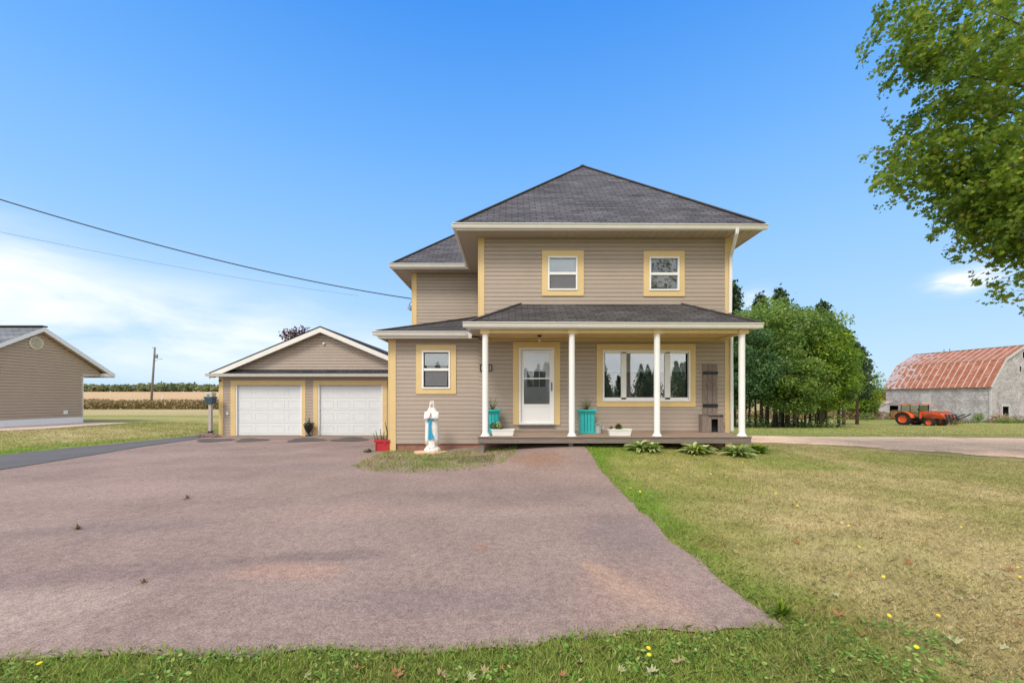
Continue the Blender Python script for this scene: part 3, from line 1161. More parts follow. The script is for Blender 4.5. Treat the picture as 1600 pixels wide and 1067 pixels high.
def window(parent, D, trim, frame, panes, blind=None, glass='glass', back='dark', rails=(), screen=(), tw=None, label=None, open_depth=.55):
    tx0, tx1, tz0, tz1 = rect(trim, D)
    fx0, fx1, fz0, fz1 = rect(frame, D)
    mb = MB()
    rimw = .045
    rim(mb, fx0 + .001, fx1 - .001, fz0 + .001, fz1 - .001, rimw, D - .062, D + .05)
    for (a, b, c, d) in rails:
        x0, x1, z0, z1 = rect((a, b, c, d), D)
        mb.box(x0, x1, D - .045, D + .045, z0, z1)
    w = mb.build('window', M['white2'], parent, bevel=.004, label=label)
    t = MB()
    yy0, yy1 = D - .042, D + .01
    t.box(tx0, tx1, yy0, yy1, fz1, tz1)
    t.box(tx0, tx1, yy0, yy1, tz0, fz0)
    t.box(tx0, fx0, yy0, yy1, fz0, fz1)
    t.box(fx1, tx1, yy0, yy1, fz0, fz1)
    t.build('trim', M['yellow'], w, bevel=.004)
    for p in panes:
        x0, x1, z0, z1 = rect(p, D)
        g = MB()
        g.box(x0 - .01, x1 + .01, D - .012, D - .006, z0 - .01, z1 + .01)
        g.build('pane', M[glass], w)
    for p in screen:
        x0, x1, z0, z1 = rect(p, D)
        g = MB()
        g.box(x0, x1, D - .022, D - .018, z0, z1)
        g.build('screen', M['screen'], w)
    if blind:
        x0, x1, z0, z1 = rect(blind, D)
        g = MB()
        zz = z0
        while zz < z1:
            g.box(x0 - .02, x1 + .02, D + .03, D + .036, zz, min(zz + .045, z1))
            zz += .05
        g.build('blind', M['blind'], w)
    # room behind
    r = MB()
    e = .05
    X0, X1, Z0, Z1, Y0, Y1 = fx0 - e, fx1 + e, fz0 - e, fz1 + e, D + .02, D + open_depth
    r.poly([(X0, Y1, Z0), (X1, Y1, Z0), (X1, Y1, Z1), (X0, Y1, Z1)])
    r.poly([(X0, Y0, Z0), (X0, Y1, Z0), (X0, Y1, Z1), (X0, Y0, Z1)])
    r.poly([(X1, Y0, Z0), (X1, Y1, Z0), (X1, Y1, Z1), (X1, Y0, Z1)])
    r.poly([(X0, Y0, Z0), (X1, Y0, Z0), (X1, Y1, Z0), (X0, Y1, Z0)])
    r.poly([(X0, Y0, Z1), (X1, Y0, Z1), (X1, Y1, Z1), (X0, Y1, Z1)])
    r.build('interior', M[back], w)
    return (fx0, fx1, fz0, fz1)


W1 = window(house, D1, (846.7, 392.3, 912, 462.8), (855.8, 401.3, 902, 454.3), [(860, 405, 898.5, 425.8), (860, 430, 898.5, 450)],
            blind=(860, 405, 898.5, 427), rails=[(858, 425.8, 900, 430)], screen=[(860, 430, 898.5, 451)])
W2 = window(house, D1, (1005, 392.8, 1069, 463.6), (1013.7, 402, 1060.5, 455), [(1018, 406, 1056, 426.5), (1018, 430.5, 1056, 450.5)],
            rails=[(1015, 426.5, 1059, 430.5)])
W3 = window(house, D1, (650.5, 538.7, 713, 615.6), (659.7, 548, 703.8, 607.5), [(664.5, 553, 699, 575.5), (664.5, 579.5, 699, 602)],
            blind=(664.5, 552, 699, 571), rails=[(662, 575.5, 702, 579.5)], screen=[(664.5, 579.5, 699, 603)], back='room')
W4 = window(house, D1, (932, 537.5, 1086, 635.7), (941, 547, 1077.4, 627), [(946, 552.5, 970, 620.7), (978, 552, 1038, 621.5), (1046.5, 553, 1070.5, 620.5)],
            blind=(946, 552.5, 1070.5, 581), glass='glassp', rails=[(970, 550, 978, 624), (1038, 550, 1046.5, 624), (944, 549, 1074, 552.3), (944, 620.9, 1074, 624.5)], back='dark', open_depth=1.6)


def off(o, X0):
    return (o[0] - X0, o[1] - X0, o[2], o[3])


DOOR_T = (801.5, 534.3, 875, 663.7)
DOOR_F = (810.8, 543.6, 865.6, 662.5)
dT, dF = rect(DOOR_T, D1), rect(DOOR_F, D1)
# front wall, upper + ground
wf = MB()
siding(wf, (XL, D1, 0), (1, 0, 0), XR - XL, ZGF, ZS, [off(o, XL) for o in (W1, W2, W4, dF)])
siding(wf, (XWL, D1, 0), (1, 0, 0), XL - XWL, ZGF, PZ(527, D1), [off(o, XWL) for o in (W3,)])
wf.build('front_wall', M['siding'], house)
wr = MB()
siding(wr, (XR, D1, 0), (0, 1, 0), 7.6, ZGF, ZS)
siding(wr, (XR, D1 + 7.6, 0), (-1, 0, 0), XR - XL, ZGF, ZS)
wr.build('side_wall', M['siding'], house)
# the left wall of the main block above the wings
wl = MB()
siding(wl, (XL, 14.36, 0), (0, -1, 0), 14.36 - D1, 2.9, ZS)
siding(wl, (XW, 14.36, 0), (1, 0, 0), XL - XW, 2.4, ZS)
siding(wl, (XW, 19, 0), (0, -1, 0), 19 - 14.36, .4, ZS)
siding(wl, (XWL, 14.36, 0), (0, -1, 0), 14.36 - D1, ZGF, PZ(527, D1))
siding(wl, (XL, 19, 0), (-1, 0, 0), XL - XW, .4, ZS)
wl.build('wing_wall', M['siding'], house)
fd = MB()
fd.box(XWL + .03, XR - .03, D1 + .02, 18.7, -.4, ZGF)
fd.build('foundation', M['foundation'], house)


def corner(name, x0, x1, Y, z0, z1, side_w=.09, left=True):
    mb = MB()
    mb.box(x0, x1, Y - .034, Y - .001, z0, z1)
    if left:
        mb.box(x0 - .034, x0 - .001, Y - .034, Y + side_w, z0, z1)
    else:
        mb.box(x1 + .001, x1 + .034, Y - .034, Y + side_w, z0, z1)
    return mb.build(name, M['yellow'], house, bevel=.004)


corner('corner_trim', XL, PX(757, D1), D1, PZ(522, D1), ZS)
corner('corner_trim', PX(1132, D1), XR, D1, PZ(700, D1), ZS, left=False)
corner('corner_trim', XWL, PX(619, D1), D1, PZ(705.3, D1), PZ(527, D1), .12)
corner('corner_trim', XW, PX(651.5, 14.36), 14.36, 2.4, ZS)


# ---- eaves of a hip roof
def eaves(x0, x1, y0, y1, zs, zt, hip_in, open_sides=(), oh=.55, roofm='roof', nm='roof', skirt_left_y=None):
    pass


OH = .55
FX0, FX1, FY0, FY1 = XL - OH, XR + OH, D1 - OH, D1 + 7.6 + OH
ZF = 6.02          # roof edge height
apex = Vector(((FX0 + FX1) / 2, 14.72, EYE + (HZ - 259.5) / F * 14.72))
ridge2 = Vector((apex.x, FY1 - (apex.y - FY0), apex.z))
rf = MB()
oo = .045
A, B, C_, E = Vector((FX0 - oo, FY0 - oo, ZF)), Vector((FX1 + oo, FY0 - oo, ZF)), Vector((FX1 + oo, FY1 + oo, ZF)), Vector((FX0 - oo, FY1 + oo, ZF))
ap1 = apex + Vector((0, 0, 0))
ap2 = Vector((apex.x, max(ridge2.y, apex.y + .25), apex.z))
roofpoly(rf, [A, B, ap1], (1, 0, 0))
roofpoly(rf, [B, C_, ap2, ap1], (0, 1, 0))
roofpoly(rf, [C_, E, ap2], (-1, 0, 0))
roofpoly(rf, [E, A, ap1, ap2], (0, -1, 0))
roof = rf.build('roof', M['roof'], house)
cp = MB()
for p, q in ((A, ap1), (B, ap1), (C_, ap2), (E, ap2), (ap1, ap2)):
    cp.bar(p + Vector((0, 0, .012)), q + Vector((0, 0, .012)), .16, .03)
cp.build('ridge_cap', M['cap'], roof)
# rear-left wing hip
WY0, WY1 = 14.36 - OH, 19 + OH
WX0 = XW - OH
zt = .93
hw = (WY1 - WY0) / 2
wr_ = MB()
a, b = Vector((WX0 - oo, WY0 - oo, ZF)), Vector((WX0 - oo, WY1 + oo, ZF))
t1 = Vector((WX0 + hw, (WY0 + WY1) / 2, ZF + hw * zt))
t2 = Vector((1.5, (WY0 + WY1) / 2, ZF + hw * zt))
roofpoly(wr_, [a, Vector((FX0 - .02, WY0 - oo, ZF)), Vector((1.0, WY0 - oo, ZF)), t2, t1], (1, 0, 0))
roofpoly(wr_, [b, a, t1], (0, 1, 0))
roofpoly(wr_, [Vector((1.0, WY1 + oo, ZF)), b, t1, t2], (-1, 0, 0))
roof2 = wr_.build('wing_roof', M['roof'], house)
cp = MB()
for p, q in ((a, t1), (b, t1), (t1, t2)):
    cp.bar(p + Vector((0, 0, .012)), q + Vector((0, 0, .012)), .16, .03)
cp.build('ridge_cap', M['cap'], roof2)
# soffits and fascia
sf = MB()


def soffit_ring(mb, x0, x1, y0, y1, z, ox0, ox1, oy0, oy1):
    """horizontal ring between wall rect and eave rect with panel grooves"""
    mb.poly([(ox0, oy0, z), (ox1, oy0, z), (x1, y0, z), (x0, y0, z)])
    mb.poly([(ox0, oy0, z), (x0, y0, z), (x0, y1, z), (ox0, oy1, z)])
    mb.poly([(ox1, oy0, z), (ox1, oy1, z), (x1, y1, z), (x1, y0, z)])
    mb.poly([(ox0, oy1, z), (x0, y1, z), (x1, y1, z), (ox1, oy1, z)])


soffit_ring(sf, XL, XR, D1, D1 + 7.6, ZS, FX0, FX1, FY0, FY1)
x_ = FX0 + .1
while x_ < FX1 - .05:          # ribs of the vented panels
    yb = D1 if XL < x_ < XR else D1 - max(0, (XL - x_) if x_ < XL else (x_ - XR))
    sf.box(x_, x_ + .014, FY0 + .02, yb - .004, ZS - .012, ZS - .001)
    x_ += .2
y_ = D1 + .1
sf.poly([(WX0, WY0, ZS), (FX0, WY0, ZS), (FX0, 14.36, ZS), (XW, 14.36, ZS)])
sf.poly([(WX0, WY0, ZS), (XW, 14.36, ZS), (XW, 19, ZS), (WX0, WY1, ZS)])
x_ = WX0 + .1
while x_ < FX0 - .02:
    yb = 14.36 if x_ > XW else 14.36 - (XW - x_)
    sf.box(x_, x_ + .014, WY0 + .02, yb - .004, ZS - .012, ZS - .001)
    x_ += .2
sf.build('soffit', M['soffit'], house)
fs = MB()
zf0 = ZS - .02
fs.box(FX0 - .02, FX1 + .02, FY0 - .02, FY0, zf0, ZF - .005)
fs.box(FX0 - .02, FX0, FY0 + .001, FY1, zf0, ZF - .005)
fs.box(FX1, FX1 + .02, FY0 + .001, FY1, zf0, ZF - .005)
fs.box(FX0 - .02, FX1 + .02, FY1, FY1 + .02, zf0, ZF - .005)
fs.box(WX0 - .02, FX0 - .022, WY0 - .02, WY0, zf0, ZF - .005)
fs.box(WX0 - .02, WX0, WY0 + .001, WY1, zf0, ZF - .005)
fs.build('fascia', M['white'], house)
gt = MB()
gutter(gt, (FX0 - .10, FY0 - .022, ZF - .012), (FX1 + .10, FY0 - .022, ZF - .048), side=(0, -1, 0))
gutter(gt, (FX0 - .022, FY0 - .02, ZF - .012), (FX0 - .022, FY1, ZF - .012), side=(-1, 0, 0))
gutter(gt, (WX0 - .10, WY0 - .022, ZF - .012), (FX0 - .14, WY0 - .022, ZF - .018), side=(0, -1, 0))
gutter(gt, (WX0 - .022, WY0 - .02, ZF - .012), (WX0 - .022, WY1, ZF - .012), side=(-1, 0, 0))
gt.build('gutter', M['white'], house, bevel=.003)

# ---- low wing roof (hip at 45 deg) and porch roof
ZLE = EYE + 1.76
LX0, LY0 = XWL - .24, D1 - .34
lw = MB()
a = Vector((LX0, LY0, ZLE + .02))
t = 2.9
pit = .345
top = a + Vector((t, t, t * pit))
roofpoly(lw, [a, Vector((XL - .1, LY0, ZLE + .02)), Vector((XL - .1, LY0 + t, ZLE + .02 + t * pit)), top], (1, 0, 0))
roofpoly(lw, [Vector((LX0, 16, ZLE + .02)), a, top, Vector((top.x, 16, top.z))], (0, -1, 0))
lroof = lw.build('low_roof', M['roofp'], house)
cp = MB()
cp.bar(a + Vector((0, 0, .012)), top + Vector((0, 0, .012)), .16, .03)
cp.build('ridge_cap', M['cap'], lroof)
pr = MB()
PY0 = 9.78
PXL, PXR = -1.07, 5.90
zpe = EYE + 1.815
a = Vector((PXL, PY0, zpe))
b = Vector((PXR, PY0, zpe))
zt_ = PZ(475, D1)
c1 = Vector((PX(812, D1), D1, zt_))
c2 = Vector((PX(1066, D1), D1, zt_))
roofpoly(pr, [a, b, c2, c1], (1, 0, 0))
roofpoly(pr, [Vector((PXL, D1, zpe)), a, c1], (0, -1, 0))
roofpoly(pr, [b, Vector((PXR, D1, zpe)), c2], (0, 1, 0))
proof = pr.build('porch_roof', M['roofp'], house)
cp = MB()
cp.bar(a + Vector((0, 0, .012)), c1 + Vector((0, 0, .012)), .14, .03)
cp.build('ridge_cap', M['cap'], proof)
cp = MB()
cp.bar(b + Vector((0, 0, .012)), c2 + Vector((0, 0, .012)), .14, .03)
cp.build('ridge_cap', M['cap'], proof)
ms = MB()
for k in range(26):            # grey-green moss cushions on the porch roof
    u = random.random()
    px = random.choice([random.uniform(905, 935), random.uniform(1000, 1180), random.uniform(900, 1190)])
    X = PX(px, 10.3)
    v_ = random.uniform(.05, .9)
    Yq = PY0 + (D1 - PY0) * v_
    ms.ball((X, Yq, zpe + (zt_ - zpe) * v_ + .004), (random.uniform(.02, .05), random.uniform(.015, .04), .008), 7, 4)
mso = ms.build('moss', mat('moss', (.22, .21, .13), .95, .3, 30), proof)
tag(mso, kind='stuff')
fs = MB()
fs.box(PXL + .02, PXR - .02, PY0 + .02, PY0 + .045, zpe - .16, zpe - .006)
fs.box(PXL + .02, PXL + .045, PY0 + .046, D1 - .04, zpe - .16, zpe - .006)
fs.box(PXR - .045, PXR - .02, PY0 + .046, D1 + .5, zpe - .16, zpe - .006)
fs.box(LX0 + .02, PXL, LY0 + .02, LY0 + .045, ZLE - .17, ZLE + .012)
fs.box(LX0 + .02, LX0 + .045, LY0 + .046, 15.9, ZLE - .17, ZLE + .012)
fs.build('low_fascia', M['white'], house)
gt = MB()
gutter(gt, (PXL - .10, PY0 + .018, zpe - .005), (PXR + .07, PY0 + .018, zpe - .03), hgt=.12, side=(0, -1, 0))
gutter(gt, (PXL + .018, PY0 + .02, zpe - .005), (PXL + .018, LY0 - .1, zpe - .005), hgt=.12, side=(-1, 0, 0))
gutter(gt, (LX0 - .10, LY0 + .018, ZLE + .01), (PXL - .12, LY0 + .018, ZLE), hgt=.115, side=(0, -1, 0))
gutter(gt, (LX0 + .018, LY0 + .02, ZLE + .01), (LX0 + .018, 15.9, ZLE + .01), hgt=.115, side=(-1, 0, 0))
gt.build('low_gutter', M['white'], house, bevel=.003)
sf = MB()
zps = zpe - .155
sf.box(PXL + .046, PXR - .046, PY0 + .046, YP - .075, zps, zps + .012)
sf.box(PXL + .046, PX(751, YP) - .0, YP - .073, D1 - .04, zps, zps + .012)
sf.box(LX0 + .046, XL, LY0 + .046, D1 - .02, ZLE - .165, ZLE - .155)
x_ = PXL + .1
while x_ < PXR - .08:
    sf.box(x_, x_ + .014, PY0 + .05, YP - .08, zps - .010, zps - .001)
    x_ += .13
x_ = LX0 + .1
while x_ < XL - .3:
    sf.box(x_, x_ + .014, LY0 + .05, D1 - .03, ZLE - .175, ZLE - .166)
    x_ += .16
sf.build('low_soffit', M['soffit'], house)
# beam + ceiling
bm_ = MB()
zb0, zb1 = PZ(521, YP), zps + .01
bxl, bxr = PX(751, YP), PX(1166, YP)
bm_.box(bxl, bxr, YP - .07, YP + .07, zb0, zb1)
bm_.box(bxr - .14, bxr, YP + .071, D1 - .04, zb0, zb1)
bm_.box(bxl, bxl + .14, YP + .071, D1 - .04, zb0, zb1)
bm_.box(XL + .15, XR - .15, D1 - .075, D1 - .02, PZ(532.6, D1), zb1 - .06)
bm_.build('porch_beam', M['yellow'], house, bevel=.004)
cl = MB()
cl.box(bxl + .141, bxr - .141, YP + .071, D1 - .04, zb1 - .05, zb1 - .035)
cl.build('porch_ceiling', M['yellow'], house)
# posts
for px in (758.3, 893.5, 1026.5, 1159):
    X = PX(px, YP)
    z0, z1 = PZ(681.5, YP), PZ(520, YP)
    mb = MB()
    r = .073
    mb.lathe((X, YP, z0), [(r + .045, 0), (r + .045, .02), (r + .02, .045), (r + .006, .07), (r, .1), (r, z1 - z0 - .10), (r + .004, z1 - z0 - .06), (r + .012, z1 - z0 - .02), (r + .012, z1 - z0)], 20)
    po = mb.build('porch_post', M['white2'], house, smooth=False)
    for p in po.data.polygons:
        p.use_smooth = abs(p.normal.z) < .5
    c = MB()
    c.box(X - .115, X + .115, YP - .10, YP + .085, PZ(521.5, YP) - .012, PZ(515.2, YP))
    c.build('capital', M['yellow'], po, bevel=.004)
# deck
ZD = PZ(681.5, 9.87)
dk = MB()
ye = 9.84
nb = 9
for k in range(nb):
    a = ye + (D1 - .03 - ye) * k / nb
    b = ye + (D1 - .03 - ye) * (k + 1) / nb - .008
    dk.box(PX(746, 9.87), PX(1174, 9.87) + (.0 if k else 0), a, b, ZD - .035, ZD)
deck = dk.build('deck', M['deck'], house, bevel=.003)
df = MB()
df.box(PX(747, 9.87), PX(1173.5, 9.87), 9.86, 9.90, PZ(692.3, 9.88), ZD - .036)
df.box(PX(747, 9.87), PX(747, 9.87) + .04, 9.905, D1 - .05, PZ(692.3, 9.88), ZD - .036)
df.box(PX(1173.5, 9.87) - .04, PX(1173.5, 9.87), 9.905, D1 - .05, PZ(692.3, 9.88), ZD - .036)
df.box(PX(749, 9.88), PX(756, 9.88), 9.905, 10.0, .02, PZ(692.3, 9.88) + .0)
for px in (893, 1026):
    df.box(PX(px, 9.88) - .05, PX(px, 9.88) + .05, 9.95, 10.05, 0, PZ(692.3, 9.88))
df.build('deck_frame', M['deckf'], house, bevel=.004)
pz = MB()
pz.tube([(PX(1165, 9.95), 9.95, -.1), (PX(1165, 9.95), 9.95, PZ(692, 9.88))], .045, 10)
pz.build('deck_pier', M['galv'], house)
lg = MB()
lg.box(XL + .15, XR - .2, D1 - .028, D1 - .017, ZD, PZ(672.4, D1))
lg.build('ledger_board', M['deck'], house)

# ---- door
dm = MB()
x0, x1, z0, z1 = dF
rim(dm, x0 + .001, x1 - .001, z0, z1, .05, D1 - .065, D1 + .06)
door = dm.build('door', M['white2'], house, bevel=.004)
t = MB()
tx0, tx1, tz0, tz1 = dT
t.box(tx0, tx1, D1 - .045, D1 + .01, z1, tz1)
t.box(tx0, x0, D1 - .045, D1 + .01, tz0, z1 - .0005)
t.box(x1, tx1, D1 - .045, D1 + .01, tz0, z1 - .0005)
t.build('trim', M['yellow'], door, bevel=.004)
st = MB()
lx0, lx1, lz0, lz1 = rect((816, 548, 863.5, 661.8), D1)
gx0, gx1, gz0, gz1 = rect((818.5, 551, 858.5, 631.3), D1)
st.box(lx0, gx0, D1 - .045, D1 - .012, lz0, lz1)
st.box(gx1, lx1, D1 - .045, D1 - .012, lz0, lz1)
st.box(gx0 + .0005, gx1 - .0005, D1 - .045, D1 - .012, gz1, lz1)
st.box(gx0 + .0005, gx1 - .0005, D1 - .045, D1 - .012, lz0, PZ(659, D1))
st.box(gx0 + .0005, gx1 - .0005, D1 - .045, D1 - .012, PZ(635, D1), gz0)
st.box(gx0 + .001, gx1 - .001, D1 - .036, D1 - .016, PZ(659, D1), PZ(635, D1))
st.box(gx0 + .0005, gx1 - .0005, D1 - .043, D1 - .014, PZ(592.4, D1), PZ(590.2, D1))
st.build('storm_door', M['white2'], door, bevel=.003)
g = MB()
g.box(gx0, gx1, D1 - .028, D1 - .024, PZ(591, D1), gz1)
g.box(gx0, gx1, D1 - .028, D1 - .024, gz0, PZ(591.6, D1))
g.build('pane', M['glassd'], door)
# screen mesh in the lower half: fine wires
g = MB()
zz = gz0
while zz < PZ(592.4, D1):
    g.box(gx0, gx1, D1 - .021, D1 - .0195, zz, zz + .005)
    zz += .012
g.build('insect_screen', M['screen'], door)
ind = MB()
ix0, ix1, iz0, iz1 = x0 + .05, x1 - .05, z0, z1 - .05
wx0, wx1, wz0, wz1 = rect((823.5, 556, 852, 604.5), D1 + .06)
ind.box(ix0, wx0, D1 + .0, D1 + .04, iz0, iz1)
ind.box(wx1, ix1, D1 + .0, D1 + .04, iz0, iz1)
ind.box(wx0, wx1, D1 + .0, D1 + .04, wz1, iz1)
ind.box(wx0, wx1, D1 + .0, D1 + .04, iz0, wz0)
for k in range(2):
    a = ix0 + .1 + k * .33
    rim(ind, a, a + .26, iz0 + .2, iz0 + .62, .025, D1 - .007, D1 - .0005)
ind.build('inner_door', M['white2'], door, bevel=.003)
gr = MB()
gr.box(wx0, wx1, D1 + .035, D1 + .038, wz0, wz1)
gr.build('inner_pane', M['room'], door)
gr = MB()
for k in range(1, 3):
    X = wx0 + (wx1 - wx0) * k / 3
    gr.box(X - .008, X + .008, D1 + .02, D1 + .032, wz0, wz1)
gr.box(wx0, wx1, D1 + .015, D1 + .019, PZ(579, D1), wz1)
gr.box(wx0, wx1, D1 + .013, D1 + .033, PZ(580, D1), PZ(577.5, D1))
gr.build('curtain', M['blind'], door)
hd = MB()
hd.box(PX(861.2, D1), PX(862.6, D1), D1 - .085, D1 - .05, PZ(609, D1), PZ(598.5, D1))
hd.box(PX(860.6, D1), PX(863.2, D1), D1 - .05, D1 - .0455, PZ(611, D1), PZ(597, D1))
hd.build('handle', M['steel'], door, bevel=.003)
th = MB()
th.box(x0 - .02, x1 + .02, D1 - .10, D1 - .046, z0 - .035, z0 - .002)
th.build('threshold', M['steel'], door)
# porch light
pl = MB()
pX, pY = PX(843, 10.55), 10.55
zc = zb1 - .05
pl.lathe((pX, pY, zc - .05), [(.03, 0), (.05, .02), (.065, .05)], 14)
ltp = pl.build('ceiling_light', M['black'], house, smooth=True)
pl = MB()
pl.lathe((pX, pY, zc - .17), [(.008, 0), (.032, .012), (.036, .04), (.03, .1), (.026, .12)], 12)
pl.build('lamp_glass', M['bulb'], ltp, smooth=True)
# downspouts
def spout(pts, nm):
    mb = MB()
    for a, b in zip(pts[:-1], pts[1:]):
        mb.bar(a, b, .075, .055, up=Vector((0, 1, 0)))
    return mb.build(nm, M['white2'], house, bevel=.006)


spout([(PX(1152, 10.56), 10.56, 5.87), (PX(1152, 10.56), 10.58, 5.75), (PX(1139.5, D1), D1 - .075, 5.34), (PX(1138.5, D1), D1 - .075, PZ(490, D1))], 'downspout')
spout([(PX(1138.8, D1) + .03, D1 - .075, PZ(520, D1)), (PX(1139.5, D1) + .03, D1 - .075, ZD + .02)], 'downspout')
# meter wires at the wing's left corner
mt = MB()
mt.tube([(XW - .02, 14.45, PZ(467, 14.36)), (XW - .12, 14.4, PZ(474, 14.36)), (XW - .18, 14.4, PZ(482, 14.36)), (XW - .06, 14.4, PZ(484, 14.36))], .018, 6)
mt.box(XW - .13, XW - .04, 14.40, 14.5, PZ(484, 14.36), PZ(477, 14.36))
mt.build('service_entrance', M['steel'], house)

# house number plaque hangs on the wall
nx0, nx1, nz0, nz1 = rect((750, 569.8, 769, 579.8), D1)
plq = empty('number_plaque', ((nx0 + nx1) / 2, D1 - .02, nz0), 'dark framed house number plaque half hidden behind the first porch post', 'sign')
mb = MB()
rim(mb, nx0, nx1, nz0, nz1, .022, D1 - .05, D1 - .018)
mb.build('frame', M['black'], plq, bevel=.003)
mb = MB()
mb.box(nx0 + .02, nx1 - .02, D1 - .03, D1 - .019, nz0 + .02, nz1 - .02)
mb.build('panel', M['plate'], plq)
fc = bpy.data.curves.new('digits', 'FONT')
fc.body = '608'
fc.size = .15
fc.extrude = .004
fc.align_x = 'CENTER'
fo = bpy.data.objects.new('digits', fc)
COL.objects.link(fo)
fo.parent = plq
fo.location = (0, -.016, .034)
fo.rotation_euler = (math.radians(90), 0, 0)
fc.materials.append(M['black'])
bpy.context.view_layer.update()
dme = bpy.data.meshes.new_from_object(fo)
fo2 = bpy.data.objects.new('digits', dme)
COL.objects.link(fo2)
fo2.parent = plq
fo2.location = fo.location
fo2.rotation_euler = fo.rotation_euler
bpy.data.objects.remove(fo)
fo2.name = 'digits'

# ------------------------------------------------------------------ GARAGE
GY = 17.07
gx0, gx1 = PX(344, GY), PX(344, GY) + 8.62
garage = empty('garage', ((gx0 + gx1) / 2, GY + 3, g1(-8, GY)), 'gabled taupe two door garage with white rake boards beside the house', 'garage')
GZ0, GZ1 = PZ(681.5, GY), PZ(577, GY)
zroof_r = EYE + (HZ - 509.3) / F * 16.75
gcx = (gx0 + gx1) / 2
gl = PX(326.5, 16.75)
ghalf = gcx - gl
zroof_e = EYE + (HZ - 582) / F * 16.75
gs = (zroof_r - zroof_e) / ghalf
d1 = rect((368.6, 601.8, 472, 680.2), GY)
d2 = rect((497.4, 601.8, 598, 680.2), GY)
wg = MB()


def glim(z):
    w = (zroof_r - .2 - z) / gs
    w = min(w, (gx1 - gx0) / 2)
    return (gcx - gx0 - w, gcx - gx0 + w)


siding(wg, (gx0, GY, 0), (1, 0, 0), gx1 - gx0, GZ0, PZ(588, GY), [off(d1, gx0), off(d2, gx0)], course=.125, lap=.028)
siding(wg, (gx0, GY, 0), (1, 0, 0), gx1 - gx0, GZ1 - .02, zroof_r - .2, lim=glim, course=.125, lap=.028)
siding(wg, (gx0, GY + 7, 0), (0, -1, 0), 7, GZ0, PZ(585, GY))
siding(wg, (gx1, GY + 7, 0), (-1, 0, 0), gx1 - gx0, GZ0, PZ(585, GY))
wg.build('wall', M['siding'], garage)
rb = MB()
yb0, yb1 = 16.75, GY + 7.3
for s in (-1, 1):
    e0 = Vector((gcx + s * ghalf, yb0, zroof_e))
    e1 = Vector((gcx + s * ghalf, yb1, zroof_e))
    r0, r1 = Vector((gcx, yb0, zroof_r)), Vector((gcx, yb1, zroof_r))
    roofpoly(rb, [e0, e1, r1, r0] if s > 0 else [e1, e0, r0, r1], (0, s, 0))
    dz = Vector((0, 0, -.05))
    rb.poly([e0, r0, r0 + dz, e0 + dz])
    rb.poly([e0, e1, e1 + dz, e0 + dz])
groof = rb.build('roof', M['roofb'], garage)
rk = MB()
for s in (-1, 1):
    e0 = Vector((gcx + s * ghalf, yb0 + .004, zroof_e - .052))
    r0 = Vector((gcx, yb0 + .004, zroof_r - .052))
    dz = Vector((0, 0, -.20))
    th_ = Vector((0, .03, 0))
    P4 = [e0, r0, r0 + dz, e0 + dz]
    rk.poly(P4)
    rk.poly([p + th_ for p in P4][::-1])
    rk.poly([P4[3], P4[2], P4[2] + th_, P4[3] + th_])
    rk.poly([P4[0], P4[3], P4[3] + th_, P4[0] + th_])
rk.build('rake_board', M['white'], garage)
sfm = MB()
for s in (-1, 1):
    e0 = Vector((gcx + s * ghalf, yb0 + .035, zroof_e - .2))
    r0 = Vector((gcx, yb0 + .035, zroof_r - .2))
    yy = Vector((0, GY - yb0 - .035, 0))
    sfm.poly([e0, r0, r0 + yy, e0 + yy])
sfm.build('soffit', M['soffit'], garage)
pn = MB()       # pent roof strip
pe0 = EYE + (HZ - 584) / F * 16.7
roofpoly(pn, [(gl + .15, 16.72, pe0), (gx1 + .3, 16.72, pe0), (gx1 + .3, GY - .01, GZ1 + .0), (gl + .5, GY - .01, GZ1)], (1, 0, 0))
pn.build('pent_roof', M['roofb'], garage)
gt = MB()
gutter(gt, (gl - .08, 16.72, pe0 + .0), (gx1 + .3, 16.72, pe0), hgt=.11, side=(0, -1, 0))
gutter(gt, (gl, 16.73, zroof_e - .03), (gl, yb1, zroof_e - .03), hgt=.11, side=(-1, 0, 0))
gt.build('gutter', M['white'], garage, bevel=.003)
gt = MB()
gt.box(gl + .02, gx1 + .2, 16.73, GY - .02, pe0 - .115, pe0 - .10)
gt.build('pent_soffit', M['soffit'], garage)
tr = MB()
tr.box(PX(343.8, GY), PX(349.5, GY), GY - .034, GY - .001, GZ0 - .02, PZ(588, GY))
tr.box(PX(343.8, GY) - .034, PX(343.8, GY) - .001, GY - .034, GY + .09, GZ0 - .02, PZ(588, GY))
tr.build('corner_trim', M['yellow'], garage, bevel=.004)
